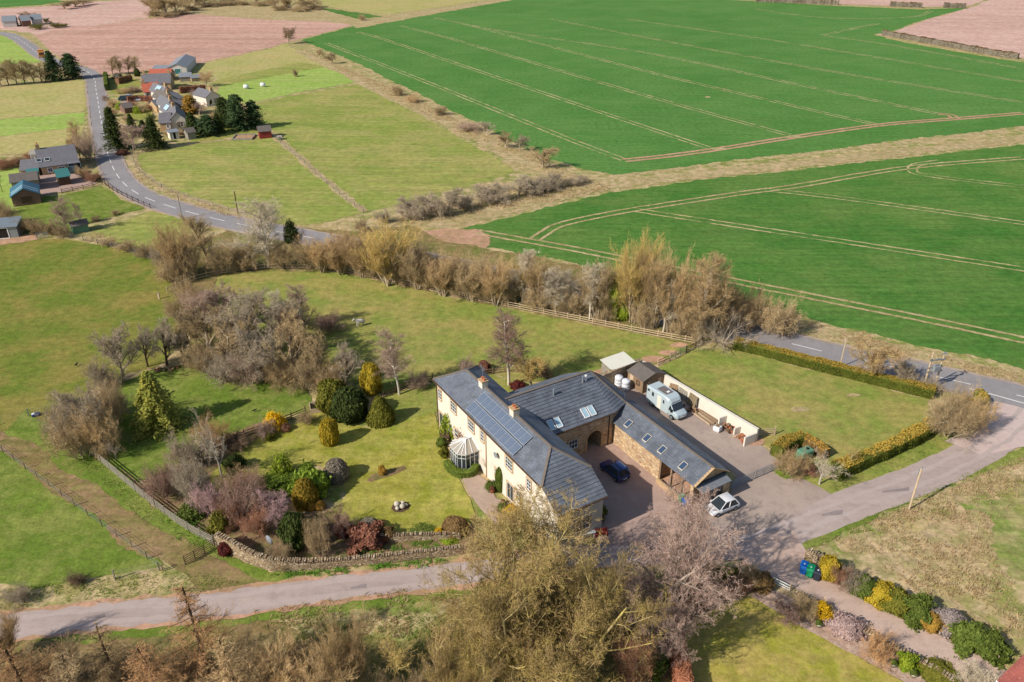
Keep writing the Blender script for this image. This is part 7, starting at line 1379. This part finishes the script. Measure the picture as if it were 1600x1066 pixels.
# ------------------------------------------------------------------ rough grass nobody could count
def inside(P, poly):
    x, y = P[:, 0], P[:, 1]; c = np.zeros(len(P), bool); n = len(poly)
    for i in range(n):
        a, b = poly[i], poly[(i+1) % n]
        with np.errstate(divide='ignore', invalid='ignore'):
            c ^= ((a[1] > y) != (b[1] > y)) & (x < (b[0]-a[0])*(y-a[1])/(b[1]-a[1]+1e-12)+a[0])
    return c
def tufts(name, polys, per_m2, h, label, mats, seed, blades=5):
    r = np.random.default_rng(seed); pts = []
    for poly in polys:
        W = [tuple(G(*p))[:2] for p in poly]; xs = [p[0] for p in W]; ys = [p[1] for p in W]; area = (max(xs)-min(xs))*(max(ys)-min(ys)); n = int(min(area*per_m2, 90000))
        P = np.stack([r.uniform(min(xs), max(xs), n), r.uniform(min(ys), max(ys), n)], 1); P = P[inside(P, W)]
        k = (np.sin(P[:, 0]*.7+P[:, 1]*.4)+np.sin(P[:, 0]*.23-P[:, 1]*.61+1)+np.sin(P[:, 1]*1.3)) ; pts.append(P[k+r.normal(size=len(P)) > -.6])
    P = np.concatenate(pts); n = len(P); B = np.repeat(np.concatenate([P, np.full((n, 1), .03)], 1), blades, 0) + np.concatenate([r.normal(size=(n*blades, 2))*.12, np.zeros((n*blades, 1))], 1)
    d = unit(np.concatenate([r.normal(size=(n*blades, 2))*.6, np.full((n*blades, 1), 1.0)], 1)); L = h*(.5+r.random(n*blades))[:, None]; s_ = unit(np.cross(d, r.normal(size=d.shape)))*.045
    V = np.stack([B-s_, B+s_, B+d*L], 1).reshape(-1, 3); F = np.arange(len(V)).reshape(-1, 3); o = link(name, npmesh(name, V, [F]), None, M[mats]); tag(o, label, 'grass', None, 'stuff'); return o
tufts('dead_grass', [[(1300,842),(1400,800),(1600,712),(1600,760),(1540,850),(1640,1000),(1560,1000),(1400,905)], [(390,956),(520,938),(640,920),(640,1000),(470,985)], [(1400,538),(1620,592),(1620,608),(1400,552),(1250,516),(1250,500)]], 10, .3, 'dead straw coloured grass on verges and the rough field', 'grass_straw', 5)
tufts('rough_grass', [[(-20,925),(150,906),(252,893),(330,900),(400,914),(300,928),(0,955)], [(150,718),(230,790),(340,858),(440,902),(372,896),(230,822),(120,720)], [(400,968),(700,928),(760,914),(760,990),(640,1066),(480,1066)], [(1262,864),(1330,832),(1430,788),(1540,738),(1540,728),(1340,816),(1262,850)], [(1300,752),(1456,684),(1530,645),(1544,655),(1480,702),(1400,736),(1300,770)]], 12, .16, 'rough green grass on the verges of lane and track', 'grass_green', 6)
tufts('bank_grass', [[(560,362),(640,335),(800,298),(900,283),(955,280),(950,296),(860,317),(700,345)], [(470,76),(640,150),(800,232),(930,285),(900,290),(760,225),(640,168),(540,115)], [(150,362),(290,400),(250,412),(130,378)], [(205,244),(235,282),(300,310),(400,345),(395,352),(290,316),(215,282)]], 2.2, .55, 'dead grass on the field banks and ditches', 'grass_straw', 8, 6)
def ground_cover(name, lines, n, label, mat, seed):
    r = np.random.default_rng(seed); C = []
    for pts, wd in lines:
        W = smooth_path([G(*p) for p in pts], 6); d = along(W); k = int(d[-1]*n); Wp = np.array([tuple(p) for p in W]); s_ = r.random(k)*d[-1]; s_ = s_[(np.sin(s_*1.7+seed)+np.sin(s_*.61)+r.normal(size=k)*.6) > -.7]
        P = np.stack([np.interp(s_, d, Wp[:, i]) for i in range(3)], 1); P[:, :2] += r.normal(size=(len(P), 2))*wd; C.append(P)
    C = np.concatenate(C); k = 14; Q = np.repeat(C, k, 0)+r.normal(size=(len(C)*k, 3))*np.array([.14, .14, .05]); Q[:, 2] = np.abs(Q[:, 2])+.12
    v, f = cards(Q, np.tile([0, 0, 1.0], (len(Q), 1)), .05, r, .7, 2.2); o = link(name, npmesh(name, v, [f]), None, M[mat]); return tag(o, label, 'plants', None, 'stuff')
ground_cover('bulb_leaves', [([(436,896),(480,897),(540,892),(620,884),(700,876)], .22), ([(415,870),(440,876),(480,878)], .5), ([(520,874),(570,868),(640,860),(690,854)], .35), ([(270,800),(300,822),(330,842)], .6)], 9, 'bright green bulb leaves along the garden dyke', 'bulb_leaf', 4)
